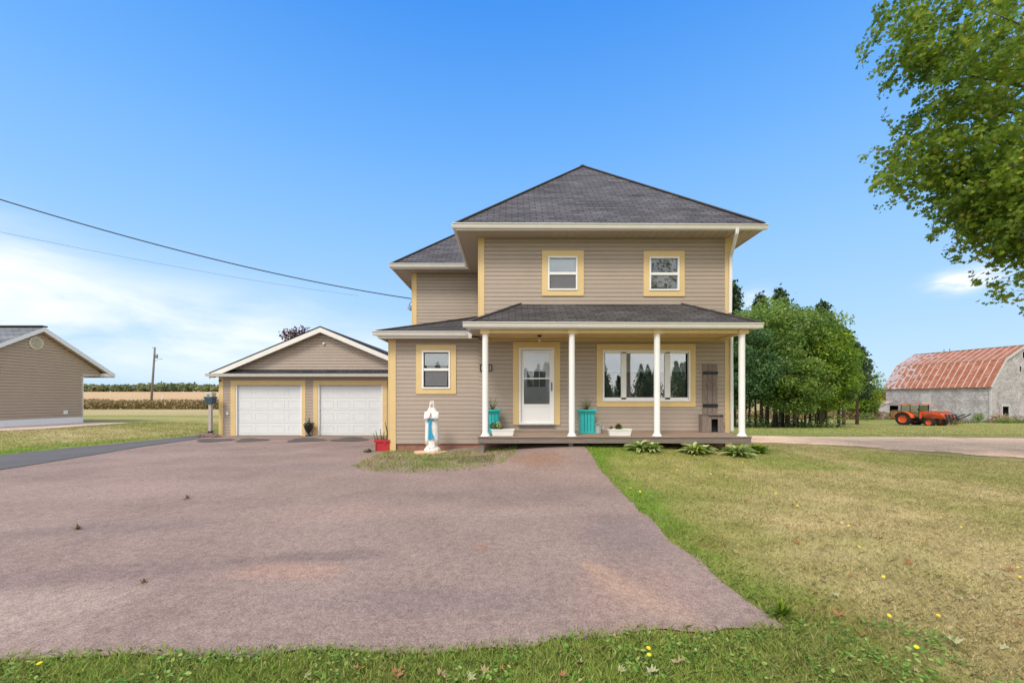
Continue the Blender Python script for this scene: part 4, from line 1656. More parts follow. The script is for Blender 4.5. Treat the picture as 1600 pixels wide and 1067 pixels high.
for dd, tx in ((d1, (361, 594, 478, 681.5)), (d2, (490, 594, 605, 681.5))):
    a0, a1, b0, b1 = dd
    t0, t1_, u0, u1 = rect(tx, GY)
    dr = MB()
    dh = (b1 - b0) / 4
    for k in range(4):
        dr.box(a0 + .01, a1 - .01, GY + .06, GY + .10, b0 + k * dh, b0 + (k + 1) * dh - .006)
        for j in range(4):
            pw = (a1 - a0 - .02) / 4
            cx0 = a0 + .01 + j * pw + .07
            cx1 = a0 + .01 + (j + 1) * pw - .07
            cz0, cz1 = b0 + k * dh + .10, b0 + (k + 1) * dh - .10
            rim(dr, cx0, cx1, cz0, cz1, .024, GY + .053, GY + .0598)
    dob = dr.build('garage_door', M['door'], garage, bevel=.005)
    t = MB()
    t.box(t0, t1_, GY - .04, GY + .02, b1, u1)
    t.box(t0, a0, GY - .04, GY + .02, u0, b1 - .0005)
    t.box(a1, t1_, GY - .04, GY + .02, u0, b1 - .0005)
    t.build('trim', M['yellow'], dob, bevel=.004)
    for ja, jb in ((a0 + .001, a0 + .05), (a1 - .05, a1 - .001)):
        j_ = MB()
        j_.box(ja, jb, GY - .02, GY + .055, b0, b1 - .002)
        j_.build('jamb', M['white2'], dob)
lt = MB()
lt.lathe((PX(507.2, GY), GY - .06, PZ(539, GY)), [(.03, 0), (.05, .03), (.05, .07), (.02, .09)], 10)
lt.box(PX(507.2, GY) - .03, PX(507.2, GY) + .03, GY - .05, GY - .016, PZ(538.5, GY), PZ(536, GY))
lt.build('security_light', M['white2'], garage, smooth=True)
lt = MB()
lt.box(PX(354.3, GY), PX(357.5, GY), GY - .05, GY - .016, PZ(648, GY), PZ(643.5, GY))
lt.build('outlet_box', M['white2'], garage, bevel=.005)
lt = MB()
lt.box(PX(344, GY), PX(346.5, GY), GY - .10, GY - .036, PZ(596, GY), PZ(593.5, GY))
lt.build('camera_box', M['black'], garage, bevel=.005)

# ------------------------------------------------------------------ NEIGHBOUR HOUSE
NX = -22.55
nh = empty('neighbour_house', (-26, 19, g1(-24, 19)), 'tan sided gable house at the left edge with grey shingles', 'house')
NYr = 19.5
NZ0 = 1.5 - .97
zsl = .60
zpk = 1.5 + 104 / F * 19.5
w = MB()


def nlim(z):
    if z < 1.5 + 1.22:
        return (21.5 - 21.5, 21.5 - 15.4)
    ww = (zpk - z) / zsl
    return (21.5 - min(NYr + ww, 22.4), 21.5 - max(NYr - ww, 15.4))


# wall faces +X: outward = U x Z with U=(0,1,0) gives +X
def nlim2(z):
    if z < 1.5 + 1.22 - .01:
        return (0, 21.5 - 14.6)
    ww = max(0, (zpk - z) / zsl)
    return (max(0, NYr - ww - 14.6), min(22.4 - 14.6, NYr + ww - 14.6))


siding(w, (NX, 14.6, 0), (0, 1, 0), 8, NZ0, zpk, lim=nlim2, lap=.034, course=.14)
siding(w, (NX, 21.5, 0), (-1, 0, 0), 12, NZ0, 2.72, course=.125)
w.build('wall', M['siding2'], nh)
w = MB()
w.box(NX - .10, NX + .024, 14.6, 21.52, g1(-22, 20) - .1, NZ0)
w.box(NX - .02, NX + .03, 21.44, 21.53, NZ0, 2.70)
w.box(NX - .3, NX + .03, 21.50, 22.4, 2.70, 2.73)
w.build('white_trim', M['white2'], nh)
NF = NX + .28
zr_, ze_ = 1.5 + 111 / F * 19.5, 1.5 + 38 / F * 22.95
sl = (zr_ - ze_) / (22.95 - 19.5)
rt = MB()
roofpoly(rt, [(NX - 12, 16.05, ze_), (NF, 16.05, ze_), (NF, NYr, zr_), (NX - 12, NYr, zr_)], (1, 0, 0))
roofpoly(rt, [(NF, 22.95, ze_), (NX - 12, 22.95, ze_), (NX - 12, NYr, zr_), (NF, NYr, zr_)], (-1, 0, 0))
nr = rt.build('roof', M['roofc'], nh)
cp = MB()
cp.bar((NX - 12, NYr, zr_ + .03), (NF + .02, NYr, zr_ + .03), .28, .06)
cp.build('ridge_vent', M['black'], nr)
rk = MB()
for s, ye_ in ((-1, 16.05), (1, 22.95)):
    p4 = [Vector((NF, ye_, ze_ - .01)), Vector((NF, NYr, zr_ - .01)), Vector((NF, NYr, zr_ - .21)), Vector((NF, ye_, ze_ - .21))]
    rk.poly(p4)
    q4 = [p + Vector((-.03, 0, 0)) for p in p4]
    rk.poly(q4[::-1])
    rk.poly([p4[2], p4[3], q4[3], q4[2]])
rk.box(NX - 12, NF, 22.95, 23.0, ze_ - .22, ze_ - .01)
rk.box(NX + .001, NF - .032, 22.42, 22.949, ze_ - .19, ze_ - .012)
rk.build('rake_board', M['white2'], nh)
so = MB()
for s, ye_ in ((-1, 16.05), (1, 22.95)):
    so.poly([(NF - .03, ye_, ze_ - .19), (NF - .03, NYr, zr_ - .19), (NX, NYr, zr_ - .19), (NX, ye_, ze_ - .19)])
so.box(NX - 12, NF - .031, 22.42, 22.94, ze_ - .21, ze_ - .195)
so.box(NX - 12, NX - .3, 21.5, 22.4, 2.70, 2.715)
so.build('soffit', M['siding2'], nh)
vt = MB()
vy, vz = 22.55 / 1.1641, 1.5 + 86 / F * (22.55 / 1.1641)
prof = []
for rr_, dx in ((.30, .0), (.30, .05), (.24, .06), (.23, .035)):
    prof.append([(NX + .02 + dx, vy + rr_ * math.cos(t), vz + rr_ * math.sin(t)) for t in [2 * math.pi * k / 24 for k in range(24)]])
for a_, b_ in zip(prof[:-1], prof[1:]):
    for k in range(24):
        vt.poly([a_[k], a_[(k + 1) % 24], b_[(k + 1) % 24], b_[k]])
vt.poly(prof[-1])
for k in range(-5, 6):
    zz = k * .04
    hw_ = math.sqrt(.23 ** 2 - zz ** 2)
    vt.obox(Vector((NX + .065, vy, vz + zz)), (Vector((1, 0, -.6)).normalized(), Vector((0, 1, 0)), Vector((.6, 0, 1)).normalized()), (.018, hw_, .004))
vt.build('gable_vent', M['cream'], nh)
ob = MB()
oy = 22.55 / 1.0922
ob.box(NX + .02, NX + .07, oy - .09, oy + .09, 1.5 - .80, 1.5 - .62)
ob.build('outlet_box', M['white2'], nh, bevel=.01)

# ------------------------------------------------------------------ BARN
import mathutils
bU = Vector((-2.9, 11.6, 0))
BO = Vector((61.9, 53, 0))
bL = bU.length
bU.normalize()              # along the long wall, away from the camera
bV = Vector((bU.y, -bU.x, 0))    # along the gable, to the right
barn = empty('barn', BO + bU * 6 + bV * 6.5 + Vector((0, 0, -1.6)), 'old weathered grey gambrel barn with a rusty sheet metal roof', 'barn')
BZ0, BZE = -1.75, 1.5 + 1.44
bw = MB()


def bwall(O, U, L, z0, z1, ops=(), lim=None):
    siding(bw, O, U, L, z0, z1, ops, course=.24, lap=.06, lim=lim)


KN, RD = 2.6, 6.5
ZK, ZR = 1.5 + 4.95, 1.5 + 6.9


def blim(z):
    if z <= BZE:
        a = 0
    elif z <= ZK:
        a = (z - BZE) / (ZK - BZE) * KN
    else:
        a = KN + (z - ZK) / (ZR - ZK) * (RD - KN)
    return (a, 2 * RD - a)


def bpt(px, Y0=None):
    """distance along the gable wall at a photo column"""
    r = (px - 800) / F
    return (r * BO.y - BO.x) / (bV.x - r * bV.y)


def lpt(px):
    r = (px - 800) / F
    return (r * BO.y - BO.x) / (bU.x - r * bU.y)


def zat(py, P_):
    return EYE + (HZ - py) / F * P_.y


ga, gb = bpt(1566), bpt(1575)
PG = BO + bV * ga
bwall(BO, bV, 2 * RD, BZ0, ZR, [(ga, gb, BZ0, zat(636, PG)), (bpt(1592.5), bpt(1594.5), zat(580, PG), zat(571, PG)), (6.1, 6.9, 1.5 + 5.3, 1.5 + 6.2)], lim=blim)
la, lb = lpt(1404), lpt(1389.5)
PLn = BO + bU * la
bwall(BO + bU * bL, -bU, bL, BZ0, BZE, [(bL - lb, bL - la, BZ0, zat(632.5, PLn))])
bw.build('wall', M['barnw'], barn)
ib = MB()
for (o_, u_, a_, b_, z0_, z1_) in ((BO, bV, ga, gb, BZ0, zat(636, PG)), (BO, bV, bpt(1592.5), bpt(1594.5), zat(580, PG), zat(571, PG)), (BO, bU, la, lb, BZ0, zat(632.5, PLn)), (BO, bV, 6.1, 6.9, 1.5 + 5.3, 1.5 + 6.2)):
    nn_ = Vector((u_.y, -u_.x, 0))
    inward = -nn_ if u_ == bV else nn_
    if u_ == bV:
        inward = bU
    else:
        inward = bV
    p = o_ + u_ * ((a_ + b_) / 2) + inward * .9 + Vector((0, 0, (z0_ + z1_) / 2))
    hw_ = (b_ - a_) / 2 + .2
    p0 = p - u_ * hw_
    p1 = p + u_ * hw_
    hz = (z1_ - z0_) / 2 + .1
    ib.poly([p0 - Vector((0, 0, hz)), p1 - Vector((0, 0, hz)), p1 + Vector((0, 0, hz)), p0 + Vector((0, 0, hz))])
    for q in (p0, p1):
        ib.poly([q - Vector((0, 0, hz)), q - inward * .88 - Vector((0, 0, hz)), q - inward * .88 + Vector((0, 0, hz)), q + Vector((0, 0, hz))])
    ib.poly([p0 + Vector((0, 0, hz)), p1 + Vector((0, 0, hz)), p1 + Vector((0, 0, hz)) - inward * .88, p0 + Vector((0, 0, hz)) - inward * .88])
ibo = ib.build('dark_interior', M['dark'], barn)
br_ = MB()
ohg = .25


def BP(u, v, z):
    p = BO + bU * u + bV * v
    return Vector((p.x, p.y, z))


ZKr, ZRr, ZEr = ZK + .15, ZR + .15, BZE + .02
sec = [(-.35, ZEr - .05), (KN - .05, ZKr), (RD, ZRr), (2 * RD - KN + .05, ZKr), (2 * RD + .35, ZEr - .05)]
for (v0, z0_), (v1, z1_) in zip(sec[:-1], sec[1:]):
    pts = [BP(-ohg, v0, z0_), BP(bL + ohg, v0, z0_), BP(bL + ohg, v1, z1_), BP(-ohg, v1, z1_)]
    roofpoly(br_, pts, bU)
brf = br_.build('roof', M['barnroof'], barn)
sm = MB()
ns = 17
for (v0, z0_), (v1, z1_) in zip(sec[:2], sec[1:3]):
    for k in range(ns + 1):
        u = -ohg + (bL + 2 * ohg) * k / ns
        sm.bar(BP(u, v0, z0_ + .02), BP(u, v1, z1_ + .02), .11, .05)
sm.bar(BP(-ohg, sec[1][0], sec[1][1] + .03), BP(bL + ohg, sec[1][0], sec[1][1] + .03), .12, .05)
sm.build('roof_seams', M['seam'], brf)
sm = MB()
for (v0, z0_), (v1, z1_) in zip(sec[:-1], sec[1:]):
    sm.bar(BP(-ohg - .03, v0, z0_ - .03), BP(-ohg - .03, v1, z1_ - .03), .06, .28)
sm.bar(BP(-ohg, RD, ZRr + .04), BP(bL + ohg, RD, ZRr + .04), .3, .06)
sm.build('verge_board', M['barnt'], brf)
for px in (1475, 1484):
    sm = MB()
    r = (px - 800) / F
    b0_ = BP(0, RD, 0)
    u = (r * b0_.y - b0_.x) / (bU.x - r * bU.y)
    sm.bar(BP(u, RD, ZRr), BP(u, RD, ZRr + .45), .07, .07)
    sm.build('lightning_rod', M['steel'], brf)
# side details: a boarded loft door, a shuttered opening, a pale panel
for (pa, pb, ya, yb) in ((1439, 1455, 615, 630), (1504, 1514, 639, 650), (1457, 1465, 638, 645)):
    dd_ = MB()
    u0_, u1_ = lpt(pa), lpt(pb)
    u0_, u1_ = min(u0_, u1_), max(u0_, u1_)
    pp = BO + bU * ((u0_ + u1_) / 2)
    z0_, z1_ = zat(yb, pp), zat(ya, pp)
    nb_ = max(3, int((u1_ - u0_) / .2))
    for k in range(nb_):
        c0 = u0_ + (u1_ - u0_) * k / nb_
        c1_ = u0_ + (u1_ - u0_) * (k + 1) / nb_ - .02
        cc = BO + bU * ((c0 + c1_) / 2) - bV * .05 + Vector((0, 0, (z0_ + z1_) / 2))
        dd_.obox(cc, (bU, bV, Vector((0, 0, 1))), ((c1_ - c0) / 2, .02, (z1_ - z0_) / 2))
    dd_.build('shutter', M['barnt'], barn)
dd_ = MB()
for u_ in (ga - .12, gb + .12):
    p = BO + bV * u_ - bU * .05
    dd_.obox(Vector((p.x, p.y, (BZ0 + zat(635, PG)) / 2)), (bV, bU, Vector((0, 0, 1))), (.08, .03, (zat(635, PG) - BZ0) / 2))
p = BO + bV * ((ga + gb) / 2) - bU * .05
dd_.obox(Vector((p.x, p.y, zat(633.5, PG))), (bV, bU, Vector((0, 0, 1))), ((gb - ga) / 2 + .3, .04, .12))
for a_ in (6.05, 6.95):
    p = BO + bV * a_ - bU * .05
    dd_.obox(Vector((p.x, p.y, 1.5 + 5.75)), (bV, bU, Vector((0, 0, 1))), (.06, .03, .5))
p = BO + bV * 6.5 - bU * .05
dd_.obox(Vector((p.x, p.y, 1.5 + 5.25)), (bV, bU, Vector((0, 0, 1))), (.6, .06, .06))
p = BO
dd_.obox(Vector((p.x - .03, p.y - .04, (BZ0 + BZE) / 2)), (bV, bU, Vector((0, 0, 1))), (.09, .09, (BZE - BZ0) / 2))
dd_.build('door_frame', M['barnt'], barn)
sh = MB()
# lean-to at the far left end
sO = BO + bU * (bL + .1)
x0b = 1.7
for z0_, z1_ in ((BZ0, 0.2),):
    pass
shed = empty('lean_to_shed', sO - bV * .6 + Vector((0, 0, -1.8)), 'small grey lean to shed at the left end of the barn', 'shed')
Ys = 62.5
sx0, sx1 = PX(1368, Ys), PX(1390, Ys)
siding(sh, (sx0, Ys, 0), (1, 0, 0), sx1 - sx0, -1.9, PZ(633, Ys), course=.17, lap=.03, lim=lambda z: ((0, sx1 - sx0) if z < PZ(636, Ys) else ((z - PZ(636, Ys)) * 1.6, sx1 - sx0)))
siding(sh, (sx0, Ys + 3, 0), (0, -1, 0), 3, -1.9, PZ(636, Ys), course=.17, lap=.03)
sh.build('wall', M['barnw'], shed)
sh = MB()
roofpoly(sh, [(sx0 - .3, Ys - .15, PZ(636, Ys)), (sx0 - .3, Ys + 3.2, PZ(636, Ys)), (sx1 + .3, Ys + 3.2, PZ(626.5, Ys)), (sx1 + .3, Ys - .15, PZ(626.5, Ys))], (0, 1, 0))
sh.poly([(sx0 - .3, Ys - .152, PZ(636, Ys)), (sx1 + .3, Ys - .152, PZ(626.5, Ys)), (sx1 + .3, Ys - .152, PZ(626.5, Ys) - .14), (sx0 - .3, Ys - .152, PZ(636, Ys) - .14)])
sh.build('roof', M['seam'], shed)

# ------------------------------------------------------------------ TRACTOR
TY = 42.0
tloc = Vector((PX(1422, TY), TY, g1(PX(1420, TY), TY)))
trc = empty('tractor', tloc, 'orange tractor with glazed cab and front loader forks in front of the barn', 'tractor', rz=math.radians(-78))
trc.scale = (1.1, 1.05, 1.02)
WL[trc.name] = Vector((0, 0, 0))


def wheel(x, y, r, wd, nm='wheel'):
    mb = MB()
    seg = 28
    prof = [(r * .62, -wd / 2), (r * .93, -wd / 2), (r, -wd * .36), (r, wd * .36), (r * .93, wd / 2), (r * .62, wd / 2)]
    rings = []
    for (rr_, yy) in prof:
        rings.append([(x + rr_ * math.cos(2 * math.pi * k / seg), y + yy, r + rr_ * math.sin(2 * math.pi * k / seg)) for k in range(seg)])
    for a_, b_ in zip(rings, rings[1:] + rings[:1]):
        for k in range(seg):
            mb.poly([a_[k], a_[(k + 1) % seg], b_[(k + 1) % seg], b_[k]])
    for k in range(18):      # lugs
        t = 2 * math.pi * k / 18
        c = Vector((x + r * math.cos(t), y, r + r * math.sin(t)))
        rad = Vector((math.cos(t), 0, math.sin(t)))
        tan = Vector((-math.sin(t), .5, math.cos(t))).normalized()
        mb.obox(c, (tan, rad, tan.cross(rad)), (.03, .03, wd * .42))
    w_ = mb.build(nm, M['rubber'], trc)
    mb = MB()
    rim_ = [(r * .60, wd * .38), (r * .56, wd * .30), (r * .2, wd * .05), (r * .2, -wd * .05), (r * .56, -wd * .30), (r * .60, -wd * .38)]
    rings = []
    for (rr_, yy) in rim_:
        rings.append([(x + rr_ * math.cos(2 * math.pi * k / seg), y + yy, r + rr_ * math.sin(2 * math.pi * k / seg)) for k in range(seg)])
    for a_, b_ in zip(rings, rings[1:] + rings[:1]):
        for k in range(seg):
            mb.poly([a_[k], a_[(k + 1) % seg], b_[(k + 1) % seg], b_[k]])
    mb.poly([(x + r * .56 * math.cos(2 * math.pi * k / seg), y - wd * .22, r + r * .56 * math.sin(2 * math.pi * k / seg)) for k in range(seg)])
    mb.build('rim', M['orange'], w_)


for y_ in (-.78, .78):
    wheel(0, y_, .62, .40)
    wheel(1.95, y_ * .92, .40, .28)
mb = MB()
mb.box(-.3, 2.3, -.22, .22, .45, .80)
mb.box(1.75, 2.1, -.6, .6, .34, .46)
mb.box(-.15, .15, -.62, .62, .5, .74)
mb.build('chassis', M['cabin'], trc, bevel=.02)
mb = MB()
mb.extr([(1.0, .82), (2.55, .74), (2.60, .95), (2.50, 1.18), (1.0, 1.34)], -.30, .30, 'y')
mb.build('hood', M['orange'], trc, bevel=.04)
mb = MB()
mb.box(2.58, 2.62, -.22, .22, .80, 1.05)
mb.build('grille', M['black'], trc)
for y_ in (-.78, .78):
    mb = MB()
    pts = []
    for k in range(9):
        t = math.radians(10 + 160 * k / 8)
        pts.append((.70 * math.cos(t), .62 + .70 * math.sin(t)))
    out = pts + [(p[0] * 1.06, (p[1] - .62) * 1.06 + .62) for p in pts[::-1]]
    mb.extr(out, y_ - .23, y_ + .23, 'y')
    mb.build('fender', M['orange'], trc)
mb = MB()
for (xa, xb) in ((-.35, -.35), (.38, .38), (1.05, 1.12)):
    for y_ in (-.58, .58):
        mb.bar((xa, y_, .85), (xb - .02, y_ * .95, 2.02), .07, .07)
mb.box(-.38, 1.12, -.6, .6, .76, .90)
mb.bar((-.35, -.58, 1.2), (-.35, .58, 1.2), .05, .05)
mb.build('cab_frame', M['cabin'], trc)
mb = MB()
for y_ in (-.57, .57):
    mb.box(-.32, 1.05, y_ - .008, y_ + .008, .92, 2.0)
mb.box(1.07, 1.085, -.55, .55, .95, 2.0)
mb.box(-.37, -.355, -.55, .55, 1.15, 2.0)
mb.build('cab_glass', glassmat('cab_glass', .22, (.75, .85, .88)), trc)
mb = MB()
mb.extr([(-.55, 2.03), (1.42, 2.10), (1.44, 2.16), (1.30, 2.22), (-.45, 2.17), (-.56, 2.10)], -.68, .68, 'y')
mb.build('cab_roof', M['pinkroof'], trc, bevel=.03)
mb = MB()
mb.box(.05, .5, -.25, .25, .9, 1.15)
mb.box(.0, .14, -.24, .24, 1.15, 1.62)
mb.build('seat', M['black'], trc, bevel=.04)
mb = MB()
mb.box(1.2, 1.28, -.95, -.75, 1.45, 1.72)
mb.bar((1.1, -.58, 1.6), (1.24, -.82, 1.6), .03, .03)
mb.build('mirror', M['black'], trc)
mb = MB()
for y_ in (-.52, .52):
    mb.bar((1.15, y_, 1.28), (2.35, y_, 1.42), .09, .15)
    mb.bar((2.30, y_, 1.45), (3.05, y_, .80), .09, .15)
    mb.bar((1.15, y_, .7), (1.15, y_, 1.35), .10, .18)
mb.bar((2.62, -.52, 1.15), (2.62, .52, 1.15), .09, .09)
mb.build('loader_arm', M['orange'], trc, bevel=.015)
for y_ in (-.55, .55):
    for ra_, rb_ in (((1.25, y_, .95), (2.0, y_, 1.3)), ((2.45, y_, 1.45), (3.12, y_, 1.15))):
        mb = MB()
        mb.bar(ra_, rb_, .06, .06)
        mb.build('hydraulic_ram', M['steel'], trc)
mb = MB()
for zz in (.62, .86, 1.12):
    mb.bar((3.15 + (zz - .6) * -.25, -.6, zz), (3.15 + (zz - .6) * -.25, .6, zz), .05, .08)
for y_ in (-.6, -.2, .2, .6):
    mb.bar((3.16, y_, .58), (3.0, y_, 1.2), .04, .06)
for y_ in (-.38, .38):
    mb.bar((3.18, y_, .60), (4.15, y_, 1.28), .11, .05)
mb.build('pallet_fork', M['black'], trc)

# ------------------------------------------------------------------ STATUE
SY = 10.45
sX = PX(675, SY)
szb = g1(sX, SY)
stt = empty('statue', (sX, SY, szb), 'praying robed garden statue with a blue sash by the wing wall', 'statue')
HS = PZ(626, SY) - szb - .05     # statue height above slab
mb = MB()
for k in range(11):
    t = k / 10 * 2 * math.pi
    rr_ = .30 + .05 * math.sin(3 * t + 1)
sl_ = [(PX(673, SY) + (.42 + .04 * math.sin(5 * t)) * math.cos(t), SY + (.22 + .02 * math.sin(4 * t)) * math.sin(t)) for t in [2 * math.pi * k / 18 for k in range(18)]]
mb.poly([(x_, y_, szb + .055) for x_, y_ in sl_])
for k in range(18):
    a_, b_ = sl_[k], sl_[(k + 1) % 18]
    mb.poly([(a_[0], a_[1], szb - .05), (b_[0], b_[1], szb - .05), (b_[0], b_[1], szb + .055), (a_[0], a_[1], szb + .055)])
mb.build('stone_slab', M['pink'], stt, bevel=.01)
z0 = szb + .055
H = HS


def loft(mb, rings, seg=36, fold=None):
    i0 = len(mb.v)
    for (zf, cx, cy, rx, ry) in rings:
        for j in range(seg):
            t = 2 * math.pi * j / seg
            k = 1 + (fold(zf, t) if fold else 0)
            mb.v.append((sX + cx + rx * .93 * k * math.cos(t), SY + cy + ry * k * math.sin(t), z0 + H * zf))
    for k in range(len(rings) - 1):
        for j in range(seg):
            a_ = i0 + k * seg + j
            b_ = i0 + k * seg + (j + 1) % seg
            mb.f.append((a_, b_, b_ + seg, a_ + seg))
            mb.uv.append([(0, 0)] * 4)
    mb.f.append(tuple(i0 + j for j in range(seg))[::-1])
    mb.uv.append([(0, 0)] * seg)
    mb.f.append(tuple(i0 + (len(rings) - 1) * seg + j for j in range(seg)))
    mb.uv.append([(0, 0)] * seg)


# base rocks
mb = MB()
loft(mb, [(0, 0, 0, .20, .15), (.02, 0, 0, .215, .16), (.05, 0, 0, .205, .155), (.075, .01, 0, .18, .14), (.09, 0, 0, .15, .12)], fold=lambda z, t: .07 * math.sin(5 * t + z * 30) + .05 * math.sin(9 * t))
mb.build('rock_base', M['plaster'], stt, smooth=True)
# robe body with folds
mb = MB()


def fold(z, t):
    a = .05 * (1 - z) * math.sin(13 * t + 2 * math.sin(z * 6)) + .03 * (1 - z) * math.sin(7 * t + 1)
    return a


loft(mb, [(.06, .0, 0, .165, .125), (.12, 0, 0, .15, .115), (.25, 0, 0, .142, .11), (.42, 0, 0, .142, .11), (.55, 0, 0, .145, .11), (.64, 0, 0, .15, .11), (.72, 0, 0, .155, .105),
          (.78, 0, 0, .145, .095), (.82, 0, 0, .10, .075), (.845, 0, -.005, .05, .05), (.87, 0, -.01, .042, .045)], fold=fold)
mb.build('robe', M['plaster'], stt, smooth=True)
# veil / mantle: open-fronted shell falling to the knees
mb = MB()
seg = 30
ring = [(.14, .195, .13, .80), (.25, .19, .13, .85), (.40, .185, .13, .85), (.55, .185, .13, .80), (.64, .18, .128, .75), (.72, .172, .12, .72), (.78, .150, .11, .75), (.83, .105, .09, .80), (.88, .075, .078, .85),
        (.93, .072, .078, .95), (.97, .062, .068, 1.0), (.995, .03, .035, 1.0)]
i0 = len(mb.v)
for (zf, rx, ry, op) in ring:
    for j in range(seg + 1):
        t = -math.pi / 2 + op * .55 + (2 * math.pi - 2 * op * .55) * j / seg
        k = 1 + .035 * math.sin(11 * t + zf * 5) * (1 - zf)
        mb.v.append((sX + rx * .93 * k * math.cos(t), SY + .012 + ry * k * math.sin(t), z0 + H * zf))
for k in range(len(ring) - 1):
    for j in range(seg):
        a_ = i0 + k * (seg + 1) + j
        mb.f.append((a_, a_ + 1, a_ + seg + 2, a_ + seg + 1))
        mb.uv.append([(0, 0)] * 4)
mb.f.append(tuple(i0 + (len(ring) - 1) * (seg + 1) + j for j in range(seg + 1)))
mb.uv.append([(0, 0)] * (seg + 1))
vo = mb.build('veil', M['plaster'], stt, smooth=True)
sd = vo.modifiers.new('thick', 'SOLIDIFY')
sd.thickness = .012
# sleeves
mb = MB()
for s in (-1, 1):
    sh_ = (sX + s * .135, SY - .02, z0 + H * .765)
    el = (sX + s * .135, SY - .10, z0 + H * .645)
    wr__ = (sX + s * .03, SY - .175, z0 + H * .70)
    mb.tube([sh_, el, ((el[0] + wr__[0]) / 2, SY - .145, z0 + H * .665), wr__], [.05, .055, .05, .034], 12)
    mb.tube([(sX + s * .12, SY - .10, z0 + H * .66), (sX + s * .10, SY - .125, z0 + H * .60)], [.05, .02], 10)
mb.build('sleeve', M['plaster'], stt, smooth=True)
# head: face oval with nose, brow, chin
mb = MB()
hc = Vector((sX - .006, SY - .028, z0 + H * .925))
hr = (.046, .052, .066)
i0 = len(mb.v)
sg, rg_ = 20, 14
for k in range(rg_ + 1):
    ph = math.pi * k / rg_
    for j in range(sg):
        t = 2 * math.pi * j / sg
        d = Vector((math.sin(ph) * math.cos(t), math.sin(ph) * math.sin(t), -math.cos(ph)))
        f = 1.0
        front = max(0, -d.y)
        nose = math.exp(-(d.x / .16) ** 2 - ((d.z + .08) / .22) ** 2) * front * .16
        eye = -(math.exp(-((abs(d.x) - .38) / .16) ** 2 - ((d.z - .12) / .12) ** 2)) * front * .08
        chin = math.exp(-(d.x / .3) ** 2 - ((d.z + .75) / .2) ** 2) * front * .08
        mouth = -math.exp(-(d.x / .22) ** 2 - ((d.z + .42) / .07) ** 2) * front * .05
        f += nose + eye + chin + mouth
        tp = 1 - .18 * max(0, -d.z)
        mb.v.append(tuple(hc + Vector((d.x * hr[0] * f * tp, d.y * hr[1] * f, d.z * hr[2]))))
for k in range(rg_):
    for j in range(sg):
        a_ = i0 + k * sg + j
        b_ = i0 + k * sg + (j + 1) % sg
        mb.f.append((a_, b_, b_ + sg, a_ + sg))
        mb.uv.append([(0, 0)] * 4)
mb.build('face', mat('statue_face', (.66, .50, .42), .5, .05, 10), stt, smooth=True)
# praying hands: two palms with five fingers each
mb = MB()
for s in (-1, 1):
    bx = sX + s * .010
    mb.tube([(bx + s * .012, SY - .165, z0 + H * .690), (bx, SY - .178, z0 + H * .715), (bx, SY - .182, z0 + H * .735)], [.012, .015, .013], 8)
    for q in range(4):
        L_ = (.045, .052, .048, .038)[q]
        yy = SY - .194 + q * .0085
        mb.tube([(bx, yy, z0 + H * .735), (bx - s * .002, yy - .003, z0 + H * .735 + L_ * .55), (bx - s * .004, yy - .004, z0 + H * .735 + L_)], [.0058, .0052, .0035], 6)
    mb.tube([(bx + s * .004, SY - .168, z0 + H * .718), (bx + s * .004, SY - .160, z0 + H * .745)], [.0065, .004], 6)
mb.build('hands', M['skin'], stt, smooth=True)
# blue sash: waistband and two hanging tails
mb = MB()
loft(mb, [(.60, 0, 0, .153, .12), (.615, 0, 0, .156, .122), (.635, 0, 0, .154, .12)], fold=lambda z, t: 0)


def ribbon(mb, pts, w, thick=.012):
    prev = None
    for (cx, cy, zf, ww) in pts:
        c = [(sX + cx - ww / 2, SY + cy, z0 + H * zf), (sX + cx, SY + cy - thick * 1.2, z0 + H * zf), (sX + cx + ww / 2, SY + cy, z0 + H * zf), (sX + cx, SY + cy + thick, z0 + H * zf)]
        if prev:
            for k in range(4):
                mb.poly([prev[k], prev[(k + 1) % 4], c[(k + 1) % 4], c[k]])
        else:
            mb.poly(c)
        prev = c
    mb.poly(prev[::-1])


ribbon(mb, [(-.030, -.128, .625, .085), (-.034, -.130, .52, .058), (-.036, -.130, .42, .052), (-.040, -.134, .32, .062), (-.043, -.138, .245, .078)], 0)
ribbon(mb, [(-.018, -.134, .62, .07), (-.020, -.138, .50, .048), (-.008, -.140, .40, .055), (.022, -.142, .32, .075), (.045, -.146, .262, .095)], 0)
mb.build('sash', M['blue'], stt, smooth=False)
mb = MB()
for s in (-1, 1):
    mb.ball((sX + s * .035, SY - .135, z0 + H * .085), (.026, .04, .018), 8, 5)
mb.build('feet', M['plaster'], stt, smooth=True)


# ------------------------------------------------------------------ leaves / plants
def rotm(n, rng, up=.0):
    """random orthonormal frames; normals biased upward by up"""
    nv = rng.normal(size=(n, 3))
    nv[:, 2] += up * 2
    nv /= np.linalg.norm(nv, axis=1)[:, None]
    r = rng.normal(size=(n, 3))
    a = np.cross(nv, r)
    a /= np.linalg.norm(a, axis=1)[:, None]
    b = np.cross(nv, a)
    return nv, a, b


SHAPES = {
    'quad': np.array([(-.5, 0), (0, -.33), (.5, 0), (0, .33)]),
    'leaf': np.array([(-.5, 0), (-.2, -.26), (.15, -.24), (.5, 0), (.15, .24), (-.2, .26)]),
    'maple': np.array([(-.45, .03), (-.30, -.10), (-.38, -.32), (-.12, -.22), (.02, -.50), (.12, -.20), (.30, -.28), (.24, -.08), (.55, 0), (.24, .08), (.30, .28), (.12, .20), (.02, .50), (-.12, .22), (-.38, .32), (-.30, .10), (-.45, -.03)]),
    'needle': np.array([(-.5, -.05), (.5, -.05), (.55, .0), (.5, .05), (-.5, .05)]),
}


